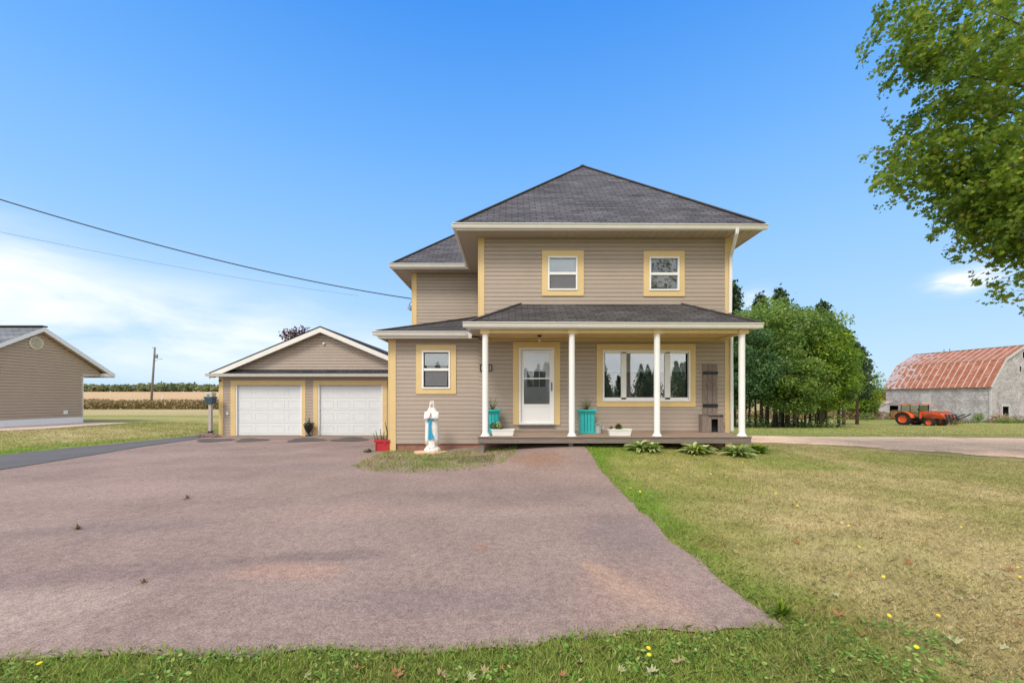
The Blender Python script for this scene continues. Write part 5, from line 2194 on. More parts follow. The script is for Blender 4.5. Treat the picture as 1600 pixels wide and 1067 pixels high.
def leafcloud(C, size, shape, rng, up=.3, sizevar=.35):
    n = len(C)
    nv, a, b = rotm(n, rng, up)
    S = SHAPES[shape]
    s = size * rng.uniform(1 - sizevar, 1 + sizevar, n)
    V = C[:, None, :] + (a[:, None, :] * S[None, :, 0, None] + b[:, None, :] * S[None, :, 1, None]) * s[:, None, None]
    # fold slightly along the midrib
    V += nv[:, None, :] * (np.abs(S[None, :, 1, None]) * .35) * s[:, None, None]
    return V.reshape(-1, 3), S.shape[0]


def tree(name, loc, label, group, rx, ry, top, bot, nclump, nleaf, lsize, m, trunk_r=.18, rc=.9, seed=0, trunkm='bark', lean=0, cat='tree', shape='quad', up=.4, irregular=.25, bias=0, ntr=1, copy_of=None):
    """local-space tree: crown between bot and top over an ellipsoid, clumps of leaves, trunk with limbs"""
    rng = np.random.default_rng(seed)
    root = empty(name, loc, label, cat, group)
    zc, rz = (top + bot) / 2, (top - bot) / 2
    cl = []
    for i in range(nclump):
        z = 1 - 2 * (i + .5) / nclump
        t = i * 2.39996 + rng.uniform(-.3, .3)
        r = math.sqrt(max(0, 1 - z * z))
        sc_ = (1 - irregular + irregular * rng.random()) if i % 3 else rng.uniform(.35, .8)
        cl.append((rx * r * math.cos(t) * sc_, ry * r * math.sin(t) * sc_, zc + rz * z * sc_))
    cl = np.array(cl)
    rcs = rc * rng.uniform(.55, 1.25, nclump)
    wts = rcs ** 2
    cnt = (wts / wts.sum() * nleaf).astype(int) + 1
    P_, R_ = [], []
    tone = rng.uniform(-.28, .28, nclump)
    for c, r, k, tn in zip(cl, rcs, cnt, tone):
        d = rng.normal(size=(k, 3))
        d /= np.linalg.norm(d, axis=1)[:, None]
        q = rng.uniform(.45, 1.05, (k, 1))
        pp = c + d * q * r * np.array([1.1, 1.1, .72])
        P_.append(pp)
        R_.append(np.clip(rng.normal(.45, .2, k) + tn + bias + .10 * d[:, 2], 0, 1))
    P_ = np.concatenate(P_)
    R_ = np.concatenate(R_)
    V, K = leafcloud(P_, lsize, shape, rng, up)
    mesh_np('crown', V, K, m, parent=root, attrs=R_)
    mb = MB()
    for j in range(ntr):
        ox, oy = (rng.uniform(-.4, .4) * rx * .5, rng.uniform(-.3, .3) * ry * .5) if j else (0, 0)
        hb = zc + rz * .35
        pts = [(ox, oy, -.3), (ox + .05, oy, bot * .5), (ox + lean * .5 + .05, oy, bot + .3), (ox * .6 + lean, oy * .6, zc), (lean, 0, hb)]
        mb.tube(pts, [trunk_r * 1.35, trunk_r, trunk_r * .85, trunk_r * .5, trunk_r * .15], 8)
        for q in range(9):
            c = cl[rng.integers(0, nclump)]
            f = rng.uniform(.3, .9)
            st_ = Vector((ox * .8 + lean * f, oy * .8, bot + (zc - bot) * f))
            mid_ = st_.lerp(Vector(c), .5) + Vector((0, 0, .2))
            mb.tube([st_, mid_, Vector(c)], [trunk_r * .35, trunk_r * .2, trunk_r * .06], 5)
    old = WL[root.name]
    WL[root.name] = Vector((0, 0, 0))
    mb.build('trunk', M[trunkm], root, smooth=True)
    WL[root.name] = old
    return root


def pine(name, loc, label, group, h, r, bot, seed, m='leafp', ntuft=60, lsize=.34, nper=34, sparse=1.0):
    rng = np.random.default_rng(seed)
    root = empty(name, loc, label, 'tree', group)
    mb = MB()
    mb.tube([(0, 0, -.3), (.05, 0, h * .3), (-.05, .03, h * .65), (0, 0, h * .97)], [.17, .13, .08, .02], 8)
    P_, R_ = [], []
    nb = int(ntuft)
    for i in range(nb):
        f = (i + .5) / nb
        z = bot + (h - bot) * f ** .85
        prof = (1 - ((z - bot) / (h - bot)) ** 1.3) * .9 + .12
        a = i * 2.4 + rng.uniform(-.4, .4)
        L = r * prof * rng.uniform(.5, 1.15)
        tip = Vector((math.cos(a) * L, math.sin(a) * L, z + L * .22 + .1))
        mb.tube([(0, 0, z - .15), (math.cos(a) * L * .5, math.sin(a) * L * .5, z), tip], [.035, .025, .008], 4)
        for q, fr in ((1, 1.0), (.8, .72), (.6, .45)):
            if L < .5 and fr < 1:
                continue
            k = int(nper * q)
            c = np.array([math.cos(a) * L * fr, math.sin(a) * L * fr, z + L * .22 * fr + .08])
            d = rng.normal(size=(k, 3)) * np.array([.22, .22, .13]) * (1 + L * .15)
            P_.append(c + d)
            R_.append(np.clip(rng.normal(.4, .22, k) + rng.uniform(-.15, .2), 0, 1))
    k = 60
    P_.append(np.array([0, 0, h]) + rng.normal(size=(k, 3)) * np.array([.12, .12, .3]))
    R_.append(rng.uniform(.2, .7, k))
    P_, R_ = np.concatenate(P_), np.concatenate(R_)
    V, K = leafcloud(P_, lsize, 'quad', rng, .1)
    mesh_np('crown', V, K, M[m], parent=root, attrs=R_)
    old = WL[root.name]
    WL[root.name] = Vector((0, 0, 0))
    mb.build('trunk', M['barkp'], root, smooth=True)
    WL[root.name] = old
    return root


def at(px, Y):
    X = PX(px, Y)
    return (X, Y, g1(X, Y))


def toph(py, px, Y):
    return PZ(py, Y) - g1(PX(px, Y), Y)


GR = 'trees of the grove behind the house'
tree('broadleaf_tree', at(1222, 36), 'largest dense green broadleaf tree in the middle of the grove', GR, 5.0, 4.0, toph(474, 1222, 36), 2.0, 130, 34000, .20, M['leafg'], .13, 1.15, 1, ntr=3)
tree('broadleaf_tree', at(1278, 35), 'bright yellow green broadleaf tree on the right side of the grove', GR, 2.6, 2.6, toph(512, 1285, 35), 1.8, 75, 19000, .20, M['leafy'], .10, 1.0, 2, ntr=2)
tree('broadleaf_tree', at(1163, 34), 'bluish green tree right behind the last porch post', GR, 2.6, 2.6, toph(506, 1163, 34), 1.7, 60, 15000, .19, M['leafd'], .11, .9, 3, ntr=2)
tree('broadleaf_tree', at(1198, 38.5), 'yellow tinged broadleaf tree at the top of the grove', GR, 3.2, 2.5, toph(476, 1198, 38.5), 3.5, 60, 14000, .20, M['leafy'], .16, 1.0, 4)
tree('broadleaf_tree', at(1310, 37), 'low green tree at the right end of the grove', GR, 1.0, 1.6, toph(556, 1310, 37), 1.5, 40, 9000, .18, M['leafg'], .12, .75, 5)
tree('broadleaf_tree', at(1240, 33.5), 'grey green low hanging tree at the front of the grove', GR, 2.4, 2.0, toph(560, 1252, 33.5), 1.0, 50, 12000, .18, M['leafg'], .12, .8, 6, ntr=2, bias=.08)
tree('broadleaf_tree', at(1120, 36), 'dark tree mostly hidden behind the porch corner', GR, 2.8, 2.5, toph(500, 1120, 36), 2.0, 50, 9000, .2, M['leafd'], .15, .9, 8)
PG_ = 'pines rising behind the grove'
pine('pine_tree', at(1147, 40), 'pine beside the porch downspout rising above the porch roof', PG_, toph(449, 1147, 40), 1.5, 3.5, 11)
pine('pine_tree', at(1189, 42), 'short topped pine tip left of the grove crown', PG_, toph(466, 1189, 42), 1.8, 4, 12)
pine('pine_tree', at(1219, 42), 'tallest pine tip above the middle of the grove', PG_, toph(456, 1219, 42), 1.9, 4, 13)
pine('pine_tree', at(1285, 41), 'broad pine standing out right of the grove crown', PG_, toph(478, 1285, 41), 2.6, 2.5, 14, ntuft=80)
pine('pine_tree', at(1318, 42), 'leaning open pine with long branches toward the barn', PG_, toph(518, 1318, 42), 2.3, 3.4, 15, ntuft=55)
pine('pine_tree', at(1339, 44), 'outermost open pine at the right edge of the grove', PG_, toph(544, 1339, 44), 1.6, 2.6, 16, ntuft=36)
# bare trunks under the grove
TG = 'bare trunks under the grove'
for i, px in enumerate((1170, 1181, 1192, 1199, 1214, 1232, 1246, 1258, 1266, 1274, 1281, 1290)):
    Y = 34.5 + (i * 7 % 5) * .9
    X = PX(px, Y)
    mb = MB()
    l_ = random.uniform(-.25, .25)
    hh = random.uniform(4.0, 5.0)
    mb.tube([(X, Y, g1(X, Y) - .2), (X + l_ * .4, Y, g1(X, Y) + 2), (X + l_, Y + .1, g1(X, Y) + hh)], [random.uniform(.06, .15), random.uniform(.04, .08), .03], 8)
    for q in range(4):
        z_ = g1(X, Y) + random.uniform(1.8, hh)
        a_ = random.uniform(0, 6.28)
        mb.tube([(X + l_ * .5, Y, z_), (X + l_ * .5 + .9 * math.cos(a_), Y + .9 * math.sin(a_), z_ + .5)], [.03, .008], 4)
    o = mb.build('tree_trunk', M['bark'], None, smooth=True, at=(X, Y, g1(X, Y)))
    tag(o, 'slim dark bare trunk standing in the shade under the grove crowns', 'tree trunk', TG)
tree('sapling', at(1363, 60), 'loose light green young tree left of the barn shed', None, 1.5, 1.5, toph(581, 1363, 60), 1.0, 30, 2000, .22, M['leafy'], .09, .7, 21, irregular=.4, bias=.15)
tree('shrub_tree', at(1345, 62), 'dense low green tree between grove and barn', None, 2.0, 2.0, toph(605, 1345, 62), .4, 40, 7000, .25, M['leafy'], .1, .8, 22)
tree('shrub_tree', at(1381, 75), 'small orange tinted tree behind the barn shed', None, 2.4, 2.0, toph(613, 1381, 75), .4, 26, 3500, .28, leafmat('autumn_leaf', (.12, .12, .03), (.30, .18, .04), (.5, .22, .04), .2), .1, .8, 23)
tree('purple_tree', at(477, 29), 'dark purple leaved tree top showing over the garage roof', None, 1.9, 1.8, toph(513.5, 477, 29), 2.4, 50, 9000, .14, M['leafr'], .12, .6, 24)
for (px, Y, lab, h_, w_, mm) in ((1528, 50, 'small bright green bush between the implements and barn corner', 1.1, .55, 'leafy'), (1353, 55, 'round green shrub left of the shed', 1.2, .9, 'leafg'), (1583, 50, 'reddish green weed bush right of the barn door', .9, 1.5, 'leafb'),
                             (1490, 41, 'low brown bush in front of the implements', .45, .7, 'leafb'), (1452, 41, 'brownish weed clump in front of the loader', .5, .6, 'leafb'), (1567, 48, 'green weeds growing through the brush pile', .55, .9, 'leafg')):
    tree('bush', at(px, Y), lab, None, w_, w_ * .8, h_ * 1.1, .1, 22, 900, .09, M[mm], .03, .28, int(px), cat='bush', ntr=1)
# brush pile
bp_ = MB()
bxp = Vector(at(1562, 49.5))
for k in range(170):
    a_ = random.uniform(0, 6.28)
    r_ = random.random() ** .6
    c = bxp + Vector((1.15 * r_ * math.cos(a_), .8 * r_ * math.sin(a_), random.random() * 1.5 * (1 - r_) ** .8))
    d = Vector((random.uniform(-1, 1), random.uniform(-.6, .6), random.uniform(-.2, .9))).normalized() * random.uniform(.3, .7)
    bp_.tube([c - d, c + d * .2 + Vector((0, 0, .05)), c + d], [.035, .03, .015], 5)
o = bp_.build('brush_pile', M['hay'], None, at=bxp)
tag(o, 'tan pile of broken branches in front of the barn door', 'brush pile')
# implements: old mower deck, plough, tyre, flat trailer
im = empty('mower_deck', at(1486, 47), 'rusty dark mower deck lying left of the implements by the barn', 'implement')
ip = Vector(at(1486, 47))
mb = MB()
mb.lathe(ip + Vector((0, 0, .15)), [(.75, 0), (.8, .2), (.76, .5), (.5, .68), (.2, .74)], 14, 1.15, .8)
mb.build('deck_shell', M['black'], im)
mb = MB()
mb.bar(ip + Vector((.2, 0, .8)), ip + Vector((1.7, .1, .95)), .12, .16)
mb.bar(ip + Vector((0, 0, .8)), ip + Vector((.1, 0, 1.3)), .10, .10)
mb.build('hitch_bar', M['steel'], im)
im = empty('harrow', at(1506, 47.5), 'low dark steel harrow right of the mower deck by the barn', 'implement')
ip = Vector(at(1506, 47.5))
mb = MB()
for k in range(5):
    mb.bar(ip + Vector((-1.1, -.4 + k * .25, .28)), ip + Vector((1.1, -.4 + k * .25, .24)), .06, .06)
for k in range(7):
    mb.bar(ip + Vector((-1.05 + k * .35, -.5, .26)), ip + Vector((-1.05 + k * .35, .7, .26)), .05, .05)
mb.build('frame', M['steel'], im)
mb = MB()
for k in range(7):
    for j in range(4):
        mb.bar(ip + Vector((-1.05 + k * .35, -.4 + j * .3, .26)), ip + Vector((-1.05 + k * .35, -.45 + j * .3, -.02)), .03, .03)
mb.build('tines', M['black'], im)

# far woods and fields
V, K = leafcloud(CLV[0], .026, 'leaf', np.random.default_rng(8), 1.2)
tag(mesh_np('clover', V, K, leafmat('clover_leaf', (.10, .24, .04), (.20, .36, .06), (.42, .46, .14), .35), attrs=CLV[1]), 'clover and small broad leaves mixed into the front grass strip', 'ground cover', kind='stuff')
V, K = leafcloud(MEAD[0], .30, 'leaf', np.random.default_rng(4), -.1)
tag(mesh_np('dry_meadow', V, K, M['leafb'], attrs=MEAD[1]), 'tall tan dry meadow between the grove and the barn', 'weeds', kind='stuff')
V, K = leafcloud(UND[0], .20, 'leaf', np.random.default_rng(6), .1)
tag(mesh_np('undergrowth', V, K, M['leafg'], attrs=UND[1]), 'leafy undergrowth between the grove trunks', 'undergrowth', kind='stuff')
V, K = leafcloud(HEDGE[0], .34, 'leaf', np.random.default_rng(3), -.1)
tag(mesh_np('tall_weeds', V, K, M['leafb'], attrs=HEDGE[1]), 'tall brown roadside weeds at the edge of the left field', 'weeds', kind='stuff')
rng = np.random.default_rng(77)


def wood(name, label, xs0, xs1, Y0, Y1, n, hmin, hmax, m, lsize, seed, kindtrees=26, wr=3.0):
    r = np.random.default_rng(seed)
    P_, R_ = [], []
    for i in range(n):
        X = r.uniform(xs0, xs1)
        Y = r.uniform(Y0, Y1)
        h = (hmin + (hmax - hmin) * float(vnoise(X, 0, 40, 50))) * r.uniform(.8, 1.12)
        w_ = h * r.uniform(.28, .5)
        k = kindtrees
        d = r.normal(size=(k, 3))
        d /= np.linalg.norm(d, axis=1)[:, None]
        z0_ = g1(X, Y)
        P_.append(np.array([X, Y, z0_ + h * .52]) + d * np.array([w_, w_, h * .5]) * r.uniform(.6, 1.05, (k, 1)))
        R_.append(np.clip(r.normal(.4, .12, k) + r.uniform(-.3, .45), 0, 1))
    P_, R_ = np.concatenate(P_), np.concatenate(R_)
    V, K = leafcloud(P_, lsize, 'leaf', r, .2)
    o = mesh_np(name, V, K, m, attrs=R_)
    tag(o, label, 'woodland', kind='stuff')


wood('far_wood', 'distant mixed wood along the horizon beyond the left field', -520, 60, 345, 380, 1100, 3.0, 7.6, M['leaff'], 2.2, 61, 34)
wood('far_wood', 'distant wood along the horizon beyond the barn yard', 60, 420, 230, 270, 520, 7.0, 10, M['leaff'], 2.0, 62, 34)
# wood across the road, behind the viewer (seen mirrored in the windows)
P_, R_ = [], []
r = np.random.default_rng(5)
for i in range(190):
    X = r.uniform(-90, 110)
    Y = r.uniform(-84, -70)
    h = r.uniform(6.0, 10.0)
    k = 700
    f = r.random(k)
    a_ = r.uniform(0, 6.28, k)
    rad = (1 - f) * h * .38 * r.uniform(.3, 1, k) + .1
    P_.append(np.stack([X + rad * np.cos(a_), Y + rad * np.sin(a_), .3 + f * h], -1))
    R_.append(r.uniform(.1, .8, k))
P_, R_ = np.concatenate(P_), np.concatenate(R_)
V, K = leafcloud(P_, .5, 'quad', r, .1)
o = mesh_np('roadside_wood', V, K, leafmat('roadside_needle', (.16, .21, .13), (.24, .30, .18), (.36, .42, .24), .55), attrs=R_)  # needle colour lightened to put haze into the mirrored trees
tag(o, 'dark conifers across the road mirrored in the front windows', 'woodland', kind='stuff')

# ------------------------------------------------------------------ NEAR MAPLE
MXc, MYc = 14.6, 8.8
ml = empty('maple_tree', (MXc, MYc, g1(MXc, MYc)), 'large overhanging maple with green and yellowing leaves at the right edge', 'tree')
WL[ml.name] = Vector((MXc, MYc, g1(MXc, MYc)))
mo = WL[ml.name]
r = np.random.default_rng(9)
mb = MB()
tb = Vector((MXc, MYc, mo.z))
mb.tube([tb + Vector((0, 0, -.3)), tb + Vector((0, 0, .3)), tb + Vector((.1, 0, 2)), tb + Vector((0, .1, 4.5)), tb + Vector((-.1, .2, 8)), tb + Vector((0, 0, 11.5))], [.46, .36, .30, .24, .14, .04], 14)
tips = [(1388, 42, 6.4), (1400, 75, 6.0), (1415, 20, 6.6), (1405, 100, 6.2), (1440, 55, 6.3), (1428, 105, 6.0), (1470, 25, 6.0), (1465, 85, 6.4), (1470, 120, 6.0), (1500, 60, 5.6), (1500, 110, 5.6), (1495, 135, 6.4),
        (1540, 30, 5.6), (1550, 90, 5.2), (1530, 85, 6.4), (1575, 60, 5.6), (1580, 130, 5.2), (1560, 130, 6.2), (1590, 20, 6.4), (1445, 5, 7.0),
        (1392, 275, 6.6), (1402, 292, 6.2), (1400, 235, 6.7), (1420, 255, 6.2), (1430, 280, 6.6), (1455, 205, 6.5), (1445, 175, 6.6), (1475, 185, 6.2), (1460, 240, 5.9), (1450, 285, 6.0), (1480, 225, 6.2), (1490, 270, 5.8),
        (1478, 318, 6.0), (1500, 305, 6.2), (1520, 250, 5.8), (1520, 200, 5.8), (1540, 170, 6.2), (1550, 220, 5.4), (1570, 185, 5.6), (1590, 210, 5.0), (1560, 270, 5.6), (1590, 260, 5.6),
        (1530, 300, 5.7), (1560, 330, 5.4), (1545, 350, 5.9), (1590, 310, 5.0), (1590, 350, 5.5), (1555, 380, 5.6), (1512, 415, 5.9), (1530, 400, 5.7), (1520, 385, 6.2), (1580, 400, 5.4), (1597, 430, 5.5), (1595, 385, 6.2), (1560, 405, 6.0), (1535, 420, 5.7), (1500, 395, 6.3), (1545, 395, 5.5), (1570, 420, 5.8), (1575, 370, 5.3), (1590, 410, 5.2), (1540, 365, 5.4), (1515, 345, 5.8), (1500, 285, 6.3)]
CL = []
for (px, py, Y) in tips:
    Y = Y * 1.36
    tip = P(px + 14, py - (66 if py > 360 else 46 if py > 300 else 8), Y)
    CL.append((tip, .40, 1.35))
    hub = Vector((MXc - .1, MYc + .1, max(3.0, tip.z - 2.4) if tip.z < 7 else min(tip.z - 1.0, 11)))
    mid = hub.lerp(tip, .55) + Vector((0, 0, .25))
    if r.random() < .4:
        mb.tube([hub, mid, tip], [.075, .035, .008], 6)
    for q in range(3):
        c = hub.lerp(tip, r.uniform(.25, .75)) + Vector(np.clip(r.normal(size=3), -1.5, 1.5) * .55)
        if c.x > 1.30 * c.y + .9:
            CL.append((c, .75, .9))
    for q in range(2):
        f = r.uniform(.80, .96)
        c = hub.lerp(tip, f) + Vector(r.normal(size=3) * .3)
        if 1.245 * c.y > c.x + 1.2 and q:      # keep the outline the tree has
            c = tip + Vector(r.normal(size=3) * .15) + Vector((.25, -.1, 0))
        CL.append((c, .38, .7))
# rest of the crown, to the right and behind
cnt_ = 0
while cnt_ < 190:
    d = r.normal(size=3)
    d /= np.linalg.norm(d)
    q = r.uniform(.6, 1.0)
    c = Vector((MXc + d[0] * 6.6 * q, MYc - .2 + d[1] * 6.2 * q, 9.4 + d[2] * 6.4 * q))
    if c.x < 1.22 * c.y + .2 and not (c.x > 1.13 * c.y and r.random() < .25):
        continue
    if c.z < 2.3 + .37 * max(c.y, 8) or (c.y > 11 and r.random() < .55):
        continue
    CL.append((c, .72, 1.0))
    cnt_ += 1
    if cnt_ % 4 == 0:
        hub = Vector((MXc, MYc, max(3, c.z - 1.6)))
        mb.tube([hub, hub.lerp(c, .5) + Vector((0, 0, .2)), c], [.07, .04, .01], 5)
P_, R_ = [], []
for (c, rad, wgt) in CL:
    k = int(165 * wgt)
    if wgt > 1.6 and len(P_) % 2 == 0:
        pass
    tn = r.uniform(-.2, .2) + (.12 if c.x > 9.6 else -.05)
    # sprays: short strings of leaves streaming left-down
    ns_ = max(3, k // 14)
    for s_ in range(ns_):
        a0 = np.array(c) + np.clip(r.normal(size=3), -1.5, 1.5) * np.array([rad, rad, rad * .62]) * .75
        dirv = np.array([-.8, .1, -.25]) + np.clip(r.normal(size=3), -1.6, 1.6) * .55
        dirv /= np.linalg.norm(dirv)
        L = r.uniform(.18, .46)
        if r.random() < .35:
            mb.tube([a0, a0 + dirv * L], [.006, .003], 3, caps=False)
        tt = r.random((14, 1))
        P_.append(a0 + dirv * L * tt + r.normal(size=(14, 3)) * .05)
        R_.append(np.clip(r.normal(.38, .16, 14) + tn + r.uniform(-.12, .12), 0, 1))
P_, R_ = np.concatenate(P_), np.concatenate(R_)
P_ -= np.array(mo)
V, K = leafcloud(P_, .092, 'maple', r, .25, .4)
crm = mesh_np('crown', V, K, M['leafm'], parent=ml, attrs=R_)
trm = mb.build('trunk', M['bark'], ml, smooth=True)
# a second maple of the same kind stands behind the viewer and shows in the window glass
m2 = ml.copy()
COL.objects.link(m2)
m2.location = (15.5, -9.5, 0.05)
m2.rotation_euler = (0, 0, 2.4)
m2['label'] = 'maple behind the viewer that shows only as a dark reflection in the right hand windows'
for ch in (crm, trm):
    c_ = ch.copy()
    COL.objects.link(c_)
    c_.parent = m2

# ------------------------------------------------------------------ small things on the deck and in front


def bladesplant(mb_list, base, n, L, w, rng, spread=.5, droop=.5):
    """arching strap leaves; returns quads array (n*?,3) K=4 with rnd"""
    Vs = []
    Rs = []
    for i in range(n):
        a = rng.uniform(0, 6.28)
        tilt = rng.uniform(.05, spread)
        l = L * rng.uniform(.6, 1.1)
        d = np.array([math.cos(a), math.sin(a), 0])
        sd = np.array([-math.sin(a), math.cos(a), 0])
        pts = []
        ns_ = 5
        for k in range(ns_ + 1):
            f = k / ns_
            hz = l * (math.sin(tilt) * f + droop * tilt * f * f * .5)
            vz = l * (math.cos(tilt) * f - droop * tilt * f * f * .45)
            ww = w * (1 - f) ** .6 * (.6 + .4 * min(1, f * 4)) + .001
            c = np.array(base) + d * hz + np.array([0, 0, vz])
            pts.append((c - sd * ww / 2, c + sd * ww / 2))
        rr_ = rng.random()
        for k in range(ns_):
            Vs += [pts[k][0], pts[k][1], pts[k + 1][1], pts[k + 1][0]]
            Rs.append(rr_)
    return Vs, Rs


def strap_plant(parent, base, n, L, w, m, seed, spread=.6, droop=.5, nm='foliage'):
    Vs, Rs = bladesplant(None, base, n, L, w, np.random.default_rng(seed), spread, droop)
    off_ = WL[parent.name]
    V = np.array(Vs) - np.array(off_)
    return mesh_np(nm, V, 4, m, parent=parent, attrs=Rs)


def leafy_plant(parent, c, rad, n, size, m, seed, nm='foliage', shape='leaf'):
    rr_ = np.random.default_rng(seed)
    d = rr_.normal(size=(n, 3))
    d /= np.linalg.norm(d, axis=1)[:, None]
    Pp = np.array(c) + d * np.array(rad) * rr_.uniform(.3, 1, (n, 1)) - np.array(WL[parent.name])
    V, K = leafcloud(Pp, size, shape, rr_, .5)
    return mesh_np(nm, V, K, m, parent=parent, attrs=rr_.random(n))


TP = 'teal slatted planters on the porch'


def teal(px0, px1, Y, seed, label):
    x0, x1 = PX(px0, Y), PX(px1, Y)
    cx, w = (x0 + x1) / 2, (x1 - x0)
    h = .62
    rt_ = empty('planter', (cx, Y + w / 2, ZD), label, 'planter', TP)
    mb = MB()
    hw_ = w / 2
    nsl = 4
    for side in range(4):
        for k in range(nsl):
            a = -hw_ + .025 + (2 * hw_ - .05) * k / nsl
            b = -hw_ + .025 + (2 * hw_ - .05) * (k + 1) / nsl - .010
            if side == 0:
                mb.box(cx + a, cx + b, Y + .010, Y + .028, ZD + .02, ZD + h - .06)
            elif side == 1:
                mb.box(cx + a, cx + b, Y + w - .028, Y + w - .010, ZD + .02, ZD + h - .06)
            elif side == 2:
                mb.box(x0 + .010, x0 + .028, Y + hw_ + a, Y + hw_ + b, ZD + .02, ZD + h - .06)
            else:
                mb.box(x1 - .028, x1 - .010, Y + hw_ + a, Y + hw_ + b, ZD + .02, ZD + h - .06)
    mb.box(x0 + .03, x1 - .03, Y + .03, Y + w - .03, ZD + .004, ZD + .02)
    mb.build('slats', M['teal'], rt_, bevel=.003)
    mb = MB()
    for (z0_, z1_, o_) in ((h - .10, h - .045, .008), (h - .045, h, .045), (0.004, .045, .006)):
        X0, X1, Y0, Y1 = x0 - o_, x1 + o_, Y - o_, Y + w + o_
        t_ = .03 + o_
        mb.box(X0, X1, Y0, Y0 + t_, ZD + z0_, ZD + z1_)
        mb.box(X0, X1, Y1 - t_, Y1, ZD + z0_, ZD + z1_)
        mb.box(X0, X0 + t_, Y0 + t_, Y1 - t_, ZD + z0_, ZD + z1_)
        mb.box(X1 - t_, X1, Y0 + t_, Y1 - t_, ZD + z0_, ZD + z1_)
    mb.build('rim', M['teal'], rt_, bevel=.005)
    mb = MB()
    mb.box(x0 + .035, x1 - .035, Y + .035, Y + w - .035, ZD + h - .12, ZD + h - .06)
    mb.build('soil', M['soil'], rt_)
    strap_plant(rt_, (cx, Y + w / 2, ZD + h - .07), 34, .48, .016, M['potleaf'], seed, .95, .5)
    return rt_


teal(757, 780, 10.62, 3, 'teal planter with thin spiky grass behind the first white porch post')
teal(907, 930, 10.62, 8, 'teal planter with a dark spiky plant beside the picture window')
WP = 'white plastic trough planters on the deck edge'


def trough(px0, px1, Y, label, seed, soilw, plants):
    x0, x1 = PX(px0, Y), PX(px1, Y)
    h, d = .165, .17
    rt_ = empty('trough_planter', ((x0 + x1) / 2, Y + d / 2, ZD), label, 'planter', WP)
    mb = MB()
    i_ = .025
    A_ = [(x0 + i_, Y + i_), (x1 - i_, Y + i_), (x1 - i_, Y + d - i_), (x0 + i_, Y + d - i_)]
    B_ = [(x0, Y), (x1, Y), (x1, Y + d), (x0, Y + d)]
    C2 = [(x0 - .012, Y - .012), (x1 + .012, Y - .012), (x1 + .012, Y + d + .012), (x0 - .012, Y + d + .012)]
    I_ = [(x0 + .015, Y + .015), (x1 - .015, Y + .015), (x1 - .015, Y + d - .015), (x0 + .015, Y + d - .015)]
    lv = [(A_, .003), (B_, h - .025), (C2, h - .022), (C2, h), (I_, h), (I_, h - .04)]
    R3 = [[(p[0], p[1], ZD + z_) for p in q] for q, z_ in lv]
    mb.poly(R3[0])
    for a, b in zip(R3[:-1], R3[1:]):
        for k in range(4):
            mb.poly([a[k], a[(k + 1) % 4], b[(k + 1) % 4], b[k]])
    mb.poly(R3[-1])
    mb.build('trough', M['white3'], rt_, bevel=.004)
    mb = MB()
    rr_ = random.Random(seed)
    for k in range(60):
        mb.ball((rr_.uniform(x0 + .03, x1 - .03), rr_.uniform(Y + .02, Y + d - .02), ZD + h - .03 + rr_.uniform(-.01, .02)), (.018, .016, .012), 6, 4)
    mb.build('pebbles', soilw, rt_)
    for (px, r_, n_, mm) in plants:
        leafy_plant(rt_, (PX(px, Y), Y + d / 2, ZD + h + r_ * .7), (r_, r_ * .7, r_), n_, .045, mm, seed + int(px))
    return rt_


trough(768, 803, 9.92, 'white trough planter with a withered plant by the first porch post', 1, M['soil'], [(771, .10, 140, M['potleaf']), (777, .11, 150, M['hosta']), (783, .05, 40, M['leafb'])])
trough(952, 987, 9.92, 'white trough planter topped with white pebbles below the picture window', 2, M['white3'], [(968, .085, 170, M['potleaf']), (956, .05, 60, M['leafb']), (972, .04, 30, M['hosta'])])
# watering can
wx, wy = PX(935.5, 10.55), 10.62
wc = empty('watering_can', (wx, wy, ZD), 'small galvanised watering can with ring handle beside the teal planter', 'watering can')
mb = MB()
mb.lathe((wx, wy, ZD + .002), [(.070, 0), (.078, .01), (.078, .015), (.070, .19), (.076, .20), (.076, .205), (.05, .205), (.048, .19)], 20)
mb.build('body', M['galv'], wc, smooth=False)
mb = MB()
mb.tube([(wx - .07, wy, ZD + .19)] + [(wx - .072 * math.cos(math.pi * k / 10), wy, ZD + .20 + .085 * math.sin(math.pi * k / 10)) for k in range(1, 10)] + [(wx + .07, wy, ZD + .19)], .009, 8)
mb.build('handle', M['galv'], wc, smooth=True)
mb = MB()
mb.tube([(wx + .06, wy + .04, ZD + .04), (wx + .14, wy + .06, ZD + .14), (wx + .17, wy + .07, ZD + .21)], [.022, .014, .012], 8)
mb.build('spout', M['galv'], wc, smooth=True)
# shutter with star
su = empty('board_shutter', (PX(1108, D1), D1 - .03, ZD), 'weathered grey board shutter with black battens and a carved star', 'shutter')
x0, x1, z0_, z1_ = rect((1096.8, 568.7, 1119.8, 647.5), D1)
mb = MB()
for k in range(3):
    mb.box(x0 + (x1 - x0) * k / 3, x0 + (x1 - x0) * (k + 1) / 3 - .006, D1 - .050, D1 - .026, z0_ + (.0, .012, .004)[k], z1_ - (.0, .008, .012)[k])
mb.build('boards', M['wood'], su, bevel=.003)
mb = MB()
for ya, yb in ((580.6, 585.2), (631, 635.8)):
    mb = MB()
    mb.box(x0 - .002, x1 + .002, D1 - .072, D1 - .0505, PZ(yb, D1), PZ(ya, D1))
    mb.build('batten', M['black'], su, bevel=.003)
mb = MB()
scx, scz = (x0 + x1) / 2, PZ(603, D1)
pts = []
for k in range(10):
    rr_ = .17 if k % 2 == 0 else .07
    t = math.pi / 2 + k * math.pi / 5
    pts.append(Vector((scx + rr_ * .85 * math.cos(t), D1 - .056, scz + rr_ * math.sin(t))))
for k in range(10):
    mb.bar(pts[k], pts[(k + 1) % 10], .010, .010, up=Vector((0, 1, 0)))
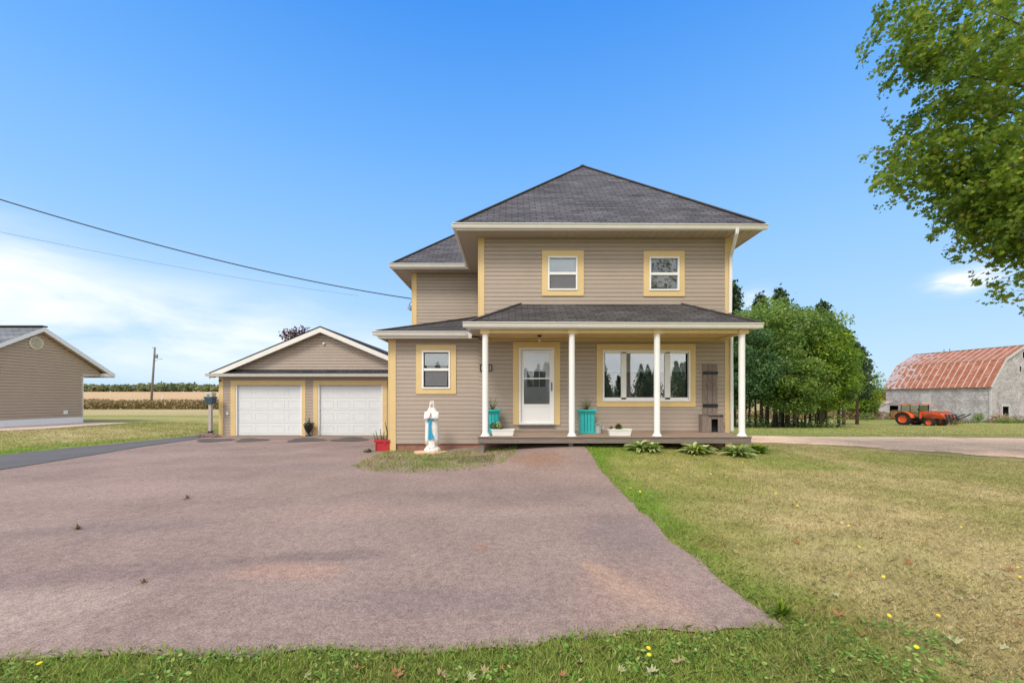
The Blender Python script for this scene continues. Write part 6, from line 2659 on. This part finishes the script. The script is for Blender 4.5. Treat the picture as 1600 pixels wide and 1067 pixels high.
mb.build('star', M['wood'], su)
cb = empty('cat_house', (PX(1113, D1), 11.0, ZD), 'small weathered wooden cat house with a dark square doorway below the shutter', 'pet house')
x0, x1 = PX(1097.5, 10.95), PX(1130.5, 10.95)
z1_ = PZ(648.5, 10.95)
ox0, ox1, oz1 = PX(1112, 10.95), PX(1122, 10.95), PZ(654.5, 10.95)
mb = MB()
nbd = 4
for k in range(2):
    w_ = (ox0 - x0) / 2
    mb.box(x0 + k * w_, x0 + (k + 1) * w_ - .005, 10.95, 10.97, ZD + .003, z1_)
mb.box(ox1, ox1 + (x1 - ox1) * .5 - .004, 10.95, 10.97, ZD + .003, z1_)
mb.box(ox1 + (x1 - ox1) * .5, x1, 10.95, 10.97, ZD + .003, z1_ - .02)
mb.box(ox0, ox1, 10.951, 10.969, oz1, z1_ - .01)
mb.box(x0, x0 + .02, 10.971, D1 - .03, ZD + .003, z1_)
mb.box(x1 - .02, x1, 10.971, D1 - .03, ZD + .003, z1_)
mb.build('boards', M['wood'], cb, bevel=.003)
mb = MB()
mb.box(ox0 - .10, x1 + .03, 10.90, D1 - .03, z1_ + .001, z1_ + .03)
mb.box(x0 - .005, ox0 - .105, 10.93, D1 - .03, z1_ + .001, z1_ + .012)
mb.build('roof_board', M['deckf'], cb, bevel=.003)
mb = MB()
mb.box(x0 + .022, x1 - .022, D1 - .06, D1 - .05, ZD + .005, z1_ - .01)
mb.build('dark_inside', M['dark'], cb)

# urn between the garage doors
ux, uy = PX(481, 16.75), 16.8
uz = g1(ux, uy) + .014
ur = empty('urn_planter', (ux, uy, uz), 'black footed urn with trailing plants between the garage doors', 'planter')
mb = MB()
mb.lathe((ux, uy, uz), [(.12, 0), (.12, .03), (.05, .09), (.045, .13), (.10, .20), (.15, .30), (.165, .40), (.20, .44), (.20, .46), (.17, .46), (.16, .42)], 20)
mb.build('urn', M['black'], ur, smooth=True)
leafy_plant(ur, (ux, uy, uz + .50), (.23, .18, .08), 150, .07, M['potleaf'], 4)
strap_plant(ur, (ux + .05, uy, uz + .45), 14, .5, .014, M['potleaf'], 5, .7, .4, nm='stems')
leafy_plant(ur, (ux - .17, uy - .05, uz + .56), (.09, .08, .06), 26, .06, mat('white_petals', (.75, .72, .6), .6, .1, 20), 6, nm='flowers')
# red box
RX0, RX1 = PX(584.5, 11.15), PX(608.5, 11.15)
ry = 11.15
rz0 = g1(RX0, ry) + .016
rd = empty('red_planter_box', ((RX0 + RX1) / 2, ry + .15, rz0), 'chipped red wooden planter box with cactus like plants at the wing corner', 'planter')
mb = MB()
h_ = .30
mb.box(RX0 + .03, RX1, ry, ry + .02, rz0, rz0 + h_)
mb.box(RX0 + .03, RX1, ry + .28, ry + .30, rz0, rz0 + h_)
mb.box(RX0 + .03, RX0 + .05, ry + .021, ry + .279, rz0, rz0 + h_)
mb.box(RX1 - .02, RX1, ry + .021, ry + .279, rz0, rz0 + h_)
mb.build('box', M['red'], rd, bevel=.004)
mb = MB()
mb.box(RX0, RX1 + .01, ry - .022, ry - .001, rz0 + h_ - .06, rz0 + h_ + .01)
mb.box(RX0, RX0 + .025, ry - .001, ry + .31, rz0 + h_ - .06, rz0 + h_ + .01)
mb.box(RX0 + .035, RX0 + .07, ry - .02, ry - .001, rz0, rz0 + h_ - .061)
mb.box(RX0 + .26, RX0 + .33, ry - .016, ry - .001, rz0 + h_ - .12, rz0 + h_ - .061)
mb.build('rim', M['red'], rd, bevel=.004)
mb = MB()
mb.box(RX0 + .05, RX1 - .02, ry + .02, ry + .28, rz0 + h_ - .08, rz0 + h_ - .04)
mb.build('soil', M['soil'], rd)
mb = MB()
for (dx, dy, hh, lean_) in ((-.02, .1, .22, -.06), (.05, .05, .30, -.05), (.12, .16, .34, -.03), (.20, .08, .28, .02), (.33, .12, .55, -.10), (.38, .10, .40, .04), (.36, .2, .30, .05), (.28, .1, .2, .0)):
    b_ = Vector((RX0 + .03 + dx, ry + dy, rz0 + h_ - .05))
    mb.tube([b_, b_ + Vector((lean_ * .4, 0, hh * .5)), b_ + Vector((lean_, 0, hh))], [.014, .022 if hh > .35 else .012, .008], 6)
mb.build('cactus_stems', mat('dull_green_stem', (.10, .13, .05), .7, .3, 12), rd, smooth=True)
strap_plant(rd, (RX0 + .2, ry + .12, rz0 + h_ - .05), 26, .26, .010, M['leafb'], 15, .7, .3, nm='dry_stalks')
# small weed at the foot of the red box
wd = empty('weed', (PX(575, 10.9), 10.9, g1(PX(575, 10.9), 10.9)), 'small leafy weed growing from the driveway beside the red box', 'weed')
leafy_plant(wd, (PX(576, 10.9), 10.9, g1(PX(575, 10.9), 10.9) + .04), (.16, .1, .05), 70, .06, M['potleaf'], 8)

# mailbox-like birdhouse on a post
by = 16.6
bx = PX(329, by)
bz = g1(bx, by)
bh = empty('birdhouse_post', (bx, by, bz), 'grey wooden post with a blue and cream lantern shaped birdhouse by the garage', 'birdhouse')
mb = MB()
mb.box(bx - .055, bx + .055, by - .055, by + .055, bz, PZ(632.5, by))
mb.build('post', M['greyw'], bh, bevel=.008)
mb = MB()
mb.lathe((bx, by, bz), [(.10, 0), (.085, .03), (.075, .10), (.09, .17), (.10, .22), (.085, .23)], 14)
mb.build('base_collar', M['black'], bh, smooth=True)
mb = MB()
mb.obox(Vector((bx, by, PZ(625.5, by))), (Vector((1, 0, 0)), Vector((0, 1, 0)), Vector((0, 0, -1))), (.17, .15, .12), .72)
mb.obox(Vector((bx, by, PZ(620.6, by) + .01)), (Vector((1, 0, 0)), Vector((0, 1, 0)), Vector((0, 0, 1))), (.185, .165, .014))
mb.build('lower_box', M['lead'], bh, bevel=.008)
mb = MB()
mb.obox(Vector((bx, by, PZ(617.2, by))), (Vector((1, 0, 0)), Vector((0, 1, 0)), Vector((0, 0, 1))), (.13, .12, .065), 1.1)
mb.build('upper_box', M['cream'], bh, bevel=.006)
mb = MB()
mb.box(bx - .045, bx + .045, by - .134, by - .118, PZ(618.3, by), PZ(616.8, by))
mb.build('entry_slot', M['black'], bh)
mb = MB()
mb.obox(Vector((bx, by, PZ(614.2, by) + .012)), (Vector((1, 0, 0)), Vector((0, 1, 0)), Vector((0, 0, 1))), (.165, .15, .02), .7)
mb.build('cap', M['galv'], bh, bevel=.004)
RG = 'field stones around the birdhouse post'
for i, (px, dy, s_) in enumerate(((314, 0, .16), (321, .0, .18), (329, -.15, .17), (337, .15, .15), (318, .3, .14), (325, .35, .15), (334, -.2, .13), (341, .0, .12))):
    Y = 16.25 + dy
    X = PX(px, Y)
    mb = MB()
    rr_ = random.Random(i)
    mb.ball((X, Y, g1(X, Y) + s_ * .35), (s_ * rr_.uniform(.9, 1.2), s_ * .8, s_ * rr_.uniform(.5, .75)), 9, 6)
    mb.v = [(a + rr_.uniform(-.02, .02), b + rr_.uniform(-.02, .02), c + rr_.uniform(-.015, .015)) for a, b, c in mb.v]
    o = mb.build('rock', M['rock'], None, at=(X, Y, g1(X, Y)), smooth=False)
    tag(o, 'reddish brown field stone at the foot of the birdhouse post', 'rock', RG)
# concrete splash stones / debris by the deck corner, stone in the island
for (px, py, lab) in ((577, 729, 'brown stone at the left tip of the grass bed'), (625, 713, 'small pale stone left of the statue')):
    Y = F * 1.44 / (py - HZ)
    X = PX(px, Y)
    mb = MB()
    mb.ball((X, Y, g1(X, Y) + .02), (.06 if px < 600 else .025, .05 if px < 600 else .02, .035 if px < 600 else .02), 8, 5)
    tag(mb.build('stone', M['rock'] if px < 600 else M['white3'], None, at=(X, Y, g1(X, Y))), lab, 'stone')

# hostas
HG = 'hosta plants along the deck'


def hosta(px, Y, r_, n, label, seed, flowers=0, mm='hosta', cat='plant', grp=HG):
    X = PX(px, Y)
    z = g1(X, Y)
    rt_ = empty('hosta', (X, Y, z), label, cat, grp)
    n = int(n * 1.7)
    r_ = r_ * .74
    rr_ = np.random.default_rng(seed)
    Vs, Rs = [], []
    for i in range(n):
        a = rr_.uniform(0, 6.28)
        l = r_ * rr_.uniform(.35, 1.25)
        tilt = rr_.uniform(.15, 1.05)
        d = np.array([math.cos(a), math.sin(a), 0])
        sd = np.array([-math.sin(a), math.cos(a), 0])
        pp = []
        for k in range(6):
            f = k / 5
            ww = .034 * math.sin(math.pi * min(1, max(0, (f - .2) / .82))) + .004
            c = d * l * (math.sin(tilt) * f + .35 * f * f) + np.array([0, 0, l * (math.cos(tilt) * f * 1.3 - .62 * f * f)])
            c[2] = max(c[2], .012)
            lift = np.array([0, 0, .012])
            pp.append((c - sd * ww + lift, c, c + sd * ww + lift))
        rv = rr_.random()
        for k in range(5):
            Vs += [pp[k][0], pp[k][1], pp[k + 1][1], pp[k + 1][0]]
            Vs += [pp[k][1], pp[k][2], pp[k + 1][2], pp[k + 1][1]]
            Rs += [min(1, rv * 1.0)] * 2
    mesh_np('leaves', np.array(Vs), 4, M[mm], parent=rt_, attrs=Rs)
    if flowers:
        Pp = rr_.normal(size=(flowers, 3)) * np.array([r_ * .3, r_ * .25, .03]) + np.array([0, -r_ * .3, r_ * .55])
        V, K = leafcloud(Pp, .06, 'leaf', rr_, .6)
        mesh_np('flowers', V, K, M['dand'], parent=rt_)
    return rt_


hosta(1000, 9.62, .42, 90, 'left hosta with variegated leaves below the third porch post', 31)
hosta(1018, 9.60, .36, 70, 'pale hosta beside the leftmost one under the deck edge', 32)
hosta(1085, 9.52, .44, 100, 'middle hosta clump with yellow flowers in front of the deck', 33, 10)
hosta(1100, 9.62, .34, 60, 'green hosta just right of the yellow flowered clump', 37)
hosta(1152, 9.45, .44, 110, 'pale right hosta at the deck corner pier', 34)
hosta(1184, 9.95, .36, 80, 'bright green leafy plant right of the deck corner', 35, mm='leafy')
# weeds: a broad green weed at the corner of the drive, small ones on the asphalt
for (px, py, r_, n, lab) in ((1222, 962, .12, 90, 'broad leaved green weed at the front right corner of the driveway'), (293, 777, .07, 20, 'tiny weed tuft in a crack of the driveway'), (122, 825, .07, 16, 'flat dry weed on the left of the driveway'),
                             (225, 908, .035, 10, 'sparse weed sprig on the near driveway')):
    Y = F * 1.43 / (py - HZ)
    X = PX(px, Y)
    rt_ = empty('weed', (X, Y, g1(X, Y) + .014), lab, 'weed')
    rr_ = np.random.default_rng(int(px))
    Vs, Rs = bladesplant(None, (0, 0, 0), n, r_, .022, rr_, 1.4, .5)
    mesh_np('leaves', np.array(Vs), 4, M['leafy'] if px > 1000 else M['leafb'], parent=rt_, attrs=Rs)

# fallen leaves and dandelions (individuals sharing meshes)


def leafmesh(seed):
    rr_ = random.Random(seed)
    mb = MB()
    S = SHAPES['maple']
    s_ = .085
    mid = (0, 0, .012)
    pts = [(p[0] * s_, p[1] * s_, .002 + (abs(p[1]) * .9 + max(0, p[0]) * .7) * s_ * rr_.uniform(.1, 1.3)) for p in S]
    for k in range(len(pts)):
        mb.poly([mid, pts[k], pts[(k + 1) % len(pts)]])
    return mb


flm = []
for k in range(3):
    o = leafmesh(k).build('fallen_leaf', (M['fallen'], M['fallen2'], M['fallen3'])[k])
    flm.append(o.data)
    bpy.data.objects.remove(o)
spots = [(757, 1053), (785, 1048), (735, 1062), (690, 1060), (620, 1058), (1490, 925 + 80), (1290, 908), (1275, 925), (1305, 930), (1500, 862), (1418, 878), (1450, 860), (1520, 770), (1540, 828), (1545, 826), (1370, 840), (1376, 843),
         (1280, 815), (1142, 770), (1165, 785), (1205, 792), (1350, 782), (1246, 848), (1500, 935), (1520, 935), (1590, 978), (1570, 1015), (1430, 1050), (1330, 900), (1205, 880), (1150, 862), (1310, 960), (1487, 822), (1470, 902), (1576, 890),
         (970, 1050), (905, 1040), (880, 1058), (1020, 1055), (1060, 1040), (560, 1050), (480, 1060), (1115, 835), (1240, 790), (1400, 800), (1390, 940), (1350, 995), (1545, 900), (1440, 757), (1240, 736)]
for i, (px, py) in enumerate(spots):
    Y = F * 1.43 / (py - HZ)
    X = PX(px, Y)
    o = bpy.data.objects.new('fallen_leaf', flm[i % 3])
    COL.objects.link(o)
    o.location = (X, Y, g1(X, Y) + .012 + (.014 if Y < 2.6 else 0))
    o.rotation_euler = (random.uniform(-.4, .4), random.uniform(-.4, .4), random.uniform(0, 6.28))
    s_ = random.uniform(.45, .95)
    o.scale = (s_, s_, s_)
    tag(o, 'curled dry maple leaf lying on the grass', 'leaf', 'fallen maple leaves on the lawn')
mb = MB()
for k in range(16):
    t = 2 * math.pi * k / 16
    for rr_, zz in ((.017, .004), (.011, .009)):
        a, b = t - .16, t + .16
        mb.poly([(0, 0, zz), (rr_ * math.cos(a), rr_ * math.sin(a), zz + .003), (rr_ * 1.1 * math.cos(t), rr_ * 1.1 * math.sin(t), zz + .003), (rr_ * math.cos(b), rr_ * math.sin(b), zz + .003)])
o = mb.build('dandelion', M['dand'])
dm_ = o.data
bpy.data.objects.remove(o)
for i, (px, py) in enumerate([(62, 1047), (1013, 1024), (1014, 1035), (1389, 966), (1466, 966), (1432, 1022), (1315, 820), (1326, 825), (1470, 812), (1380, 905), (1593, 905), (1342, 858), (1590, 890), (985, 765), (1000, 770), (1246, 794), (1212, 775),
                             (1015, 717), (1160, 729), (1208, 728), (1058, 740), (1085, 722), (1110, 745), (1135, 750), (975, 712), (1502, 827)]):
    Y = F * 1.42 / (py - HZ)
    X = PX(px, Y)
    o = bpy.data.objects.new('dandelion', dm_)
    COL.objects.link(o)
    o.location = (X, Y, g1(X, Y) + .045 + (.02 if Y < 2.6 else 0))
    o.rotation_euler = (random.uniform(.1, .6), random.uniform(-.3, .3), 0)
    s_ = .65 if Y < 5 else .9
    o.scale = (s_, s_, s_)
    tag(o, 'single yellow dandelion flower in the lawn', 'flower', 'dandelions dotted in the lawn')

# pebbles and chips strewn on the driveway
# ------------------------------------------------------------------ utility pole, wires, markers
UY = 72.0
up_ = empty('utility_pole', (PX(236, UY), UY, g1(PX(236, UY), UY)), 'leaning grey wooden utility pole with transformer at the left field', 'utility pole')
b0 = Vector((PX(235.5, UY), UY, PZ(643, UY)))
tp = Vector((PX(242, UY), UY, PZ(542.5, UY)))
mb = MB()
mb.tube([b0, b0.lerp(tp, .5), tp], [.20, .17, .13], 10)
mb.build('pole', M['pole'], up_, smooth=True)
mb = MB()
mb.bar(tp + Vector((-.5, 0, -.1)), tp + Vector((.05, 0, -.05)), .08, .08)
mb.tube([b0.lerp(tp, .77), b0.lerp(tp, .78) + Vector((.7, 0, .35)), b0.lerp(tp, .785) + Vector((1.5, 0, .4))], [.03, .03, .05], 6)
mb.build('crossarm', M['steel'], up_)
c = b0.lerp(tp, .86) + Vector((.42, 0, 0))
mb = MB()
mb.lathe(c, [(.18, -.35), (.2, -.3), (.2, .25), (.12, .35)], 12)
mb.build('transformer', M['steel'], up_, smooth=True)
for (px, y0_, y1_, mm, lab) in ((224, 612, 630, 'cream', 'yellow guy wire marker left of the utility pole'), (253, 616, 632, 'white2', 'white marker post right of the utility pole')):
    mb = MB()
    mb.tube([P(px - 1, y1_, 68), P(px + 1, y0_, 68)], .05, 6)
    tag(mb.build('marker_post', M[mm], None, at=P(px, y1_, 68)), lab, 'post')


def wire(name, a, b, sag, r, label, n=40):
    a, b = Vector(a), Vector(b)
    pts = []
    for k in range(n + 1):
        f = k / n
        p = a.lerp(b, f)
        p.z -= sag * 4 * f * (1 - f)
        pts.append(p)
    mb = MB()
    mb.tube(pts, r, 6)
    o = mb.build(name, M['rope'], None, at=a, smooth=True)
    tag(o, label, 'cable')
    return pts


A_ = Vector((XW - .02, 14.4, PZ(467, 14.4)))
# the cable drops from a street pole outside the frame
far = P(0, 318, 10.5)
dirn = (far - A_)
B_ = A_ + dirn * 1.9
B_.z += 1.9
wire('service_cable', B_, A_, .9, .016, 'thick black service cable running from the left to the wing corner', 60)
A2 = P(560, 462, 60)
B2 = P(-500, 250, 30)
wire('phone_line', B2, A2, .9, .012, 'thin faint utility line low in the sky left of the house', 60)

# ------------------------------------------------------------------ camera, light, world
cam = bpy.data.cameras.new('camera')
cam.sensor_width = 36
cam.lens = 36 * F / 1600
cam.shift_y = (HZ - 533.5) / 1600
cam.clip_end = 5000
co = bpy.data.objects.new('camera', cam)
COL.objects.link(co)
co.location = (0, 0, EYE)
co.rotation_euler = (math.radians(90), 0, 0)
sc.camera = co

ELEV, AZ = math.radians(50), math.radians(-26)       # sun high behind the viewer, slightly to the left
sd_ = Vector((math.sin(AZ) * math.cos(ELEV), -math.cos(AZ) * math.cos(ELEV), math.sin(ELEV)))
sun = bpy.data.lights.new('sun', 'SUN')
sun.energy = 2.35
sun.angle = math.radians(16)
sun.color = (1, .91, .78)
so_ = bpy.data.objects.new('sun', sun)
COL.objects.link(so_)
so_.rotation_euler = sd_.to_track_quat('Z', 'Y').to_euler()
so_.location = (0, -20, 30)

wd_ = bpy.data.worlds.new('World')
sc.world = wd_
wd_.use_nodes = True
N, Lk = wd_.node_tree.nodes, wd_.node_tree.links
bg = N['Background']
sky = N.new('ShaderNodeTexSky')
sky.sky_type = 'NISHITA'
sky.sun_disc = False
sky.sun_elevation = ELEV
sky.sun_rotation = math.pi - AZ
tc = N.new('ShaderNodeTexCoord')
sp = N.new('ShaderNodeSeparateXYZ')
Lk.new(tc.outputs['Generated'], sp.inputs[0])
cr = N.new('ShaderNodeValToRGB')
el = cr.color_ramp.elements
stops = [(0.0, (172, 210, 240)), (.04, (190, 222, 248)), (.16, (170, 211, 250)), (.33, (143, 197, 250)), (.52, (106, 174, 248)), (.69, (68, 148, 240)), (1, (40, 112, 215))]
el[0].position, el[0].color = 0, (*srgb(*stops[0][1]), 1)
el[1].position, el[1].color = 1, (*srgb(*stops[-1][1]), 1)
for p, c in stops[1:-1]:
    e = el.new(p)
    e.color = (*srgb(*c), 1)
Lk.new(sp.outputs[2], cr.inputs[0])


def vmath(op, a, b=None, c=None):
    n = N.new('ShaderNodeMath')
    n.operation = op
    for i, v in enumerate((a, b, c)):
        if v is None:
            continue
        if isinstance(v, (int, float)):
            n.inputs[i].default_value = v
        else:
            Lk.new(v, n.inputs[i])
    return n.outputs[0]


# mix the physical sky with the measured gradient
skm = N.new('ShaderNodeVectorMath')
skm.operation = 'SCALE'
skm.inputs['Scale'].default_value = .10
Lk.new(sky.outputs[0], skm.inputs[0])
mx = N.new('ShaderNodeMix')
mx.data_type = 'RGBA'
mx.inputs['Factor'].default_value = .88
Lk.new(skm.outputs[0], mx.inputs['A'])
Lk.new(cr.outputs[0], mx.inputs['B'])
base = mx.outputs['Result']
# clouds
mp = N.new('ShaderNodeMapping')
mp.inputs['Scale'].default_value = (1.3, 1.3, 5.0)
mp.inputs['Location'].default_value = (.3, .1, .2)
Lk.new(tc.outputs['Generated'], mp.inputs['Vector'])
cn = N.new('ShaderNodeTexNoise')
cn.inputs['Scale'].default_value = 2.0
cn.inputs['Detail'].default_value = 9
cn.inputs['Roughness'].default_value = .58
cn.inputs['Distortion'].default_value = .4
Lk.new(mp.outputs[0], cn.inputs['Vector'])


cn2 = N.new('ShaderNodeTexNoise')
cn2.inputs['Scale'].default_value = 22
cn2.inputs['Detail'].default_value = 8
Lk.new(mp.outputs[0], cn2.inputs['Vector'])


def dirblob(px, py, rx, ry, amt):
    """cloud bank around a compass direction / elevation"""
    d = Vector(((px - 800) / F, 1, (HZ - py) / F)).normalized()
    az, ev = math.atan2(d.x, d.y), d.z
    azn = N.new('ShaderNodeMath')
    azn.operation = 'ARCTAN2'
    Lk.new(sp.outputs[0], azn.inputs[0])
    Lk.new(sp.outputs[1], azn.inputs[1])
    a = vmath('DIVIDE', vmath('SUBTRACT', azn.outputs[0], az), rx)
    b = vmath('DIVIDE', vmath('SUBTRACT', sp.outputs[2], ev), ry)
    q = vmath('ADD', vmath('MULTIPLY', a, a), vmath('MULTIPLY', b, b))
    return vmath('MULTIPLY', vmath('POWER', 2.71828, vmath('MULTIPLY', q, -1)), amt)


m1 = dirblob(180, 505, .34, .085, .85)
m2 = dirblob(520, 560, .30, .07, .6)
m3 = dirblob(1512, 437, .034, .015, 1.7)
m4 = dirblob(1180, 470, .03, .02, .75)
m5 = dirblob(-60, 400, .12, .06, .8)
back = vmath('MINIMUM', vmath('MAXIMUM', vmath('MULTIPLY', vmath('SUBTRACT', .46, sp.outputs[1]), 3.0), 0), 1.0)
tot = m1
for q in (m2, m5):
    tot = vmath('ADD', tot, q)
dens = vmath('MULTIPLY', tot, vmath('MAXIMUM', vmath('MULTIPLY_ADD', cn.outputs['Fac'], 3.2, -.95), 0))
dens = vmath('ADD', dens, vmath('MULTIPLY', vmath('ADD', m3, m4), vmath('MAXIMUM', vmath('MULTIPLY_ADD', cn2.outputs['Fac'], 2.4, -.55), 0)))
dens = vmath('MINIMUM', dens, .88)
mx2 = N.new('ShaderNodeMix')
mx2.data_type = 'RGBA'
mx2.inputs['B'].default_value = (.92, .95, .99, 1)
Lk.new(dens, mx2.inputs['Factor'])
Lk.new(base, mx2.inputs['A'])
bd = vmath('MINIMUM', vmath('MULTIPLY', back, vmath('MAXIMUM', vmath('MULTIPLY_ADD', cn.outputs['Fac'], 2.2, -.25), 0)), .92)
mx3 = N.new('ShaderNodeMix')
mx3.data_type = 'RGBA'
mx3.inputs['B'].default_value = (1.34, 1.28, 1.20, 1)  # unseen cloud behind and beside the view, brightened to add fill light
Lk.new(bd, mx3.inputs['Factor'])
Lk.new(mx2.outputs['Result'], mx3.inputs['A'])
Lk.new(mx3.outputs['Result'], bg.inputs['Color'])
bg.inputs['Strength'].default_value = 1.0

sc.view_settings.view_transform = 'Standard'
sc.view_settings.look = 'None'
sc.view_settings.exposure = .22
sc.view_settings.gamma = 1
sc.render.engine = 'CYCLES'
sc.cycles.max_bounces = 8
sc.cycles.transparent_max_bounces = 12
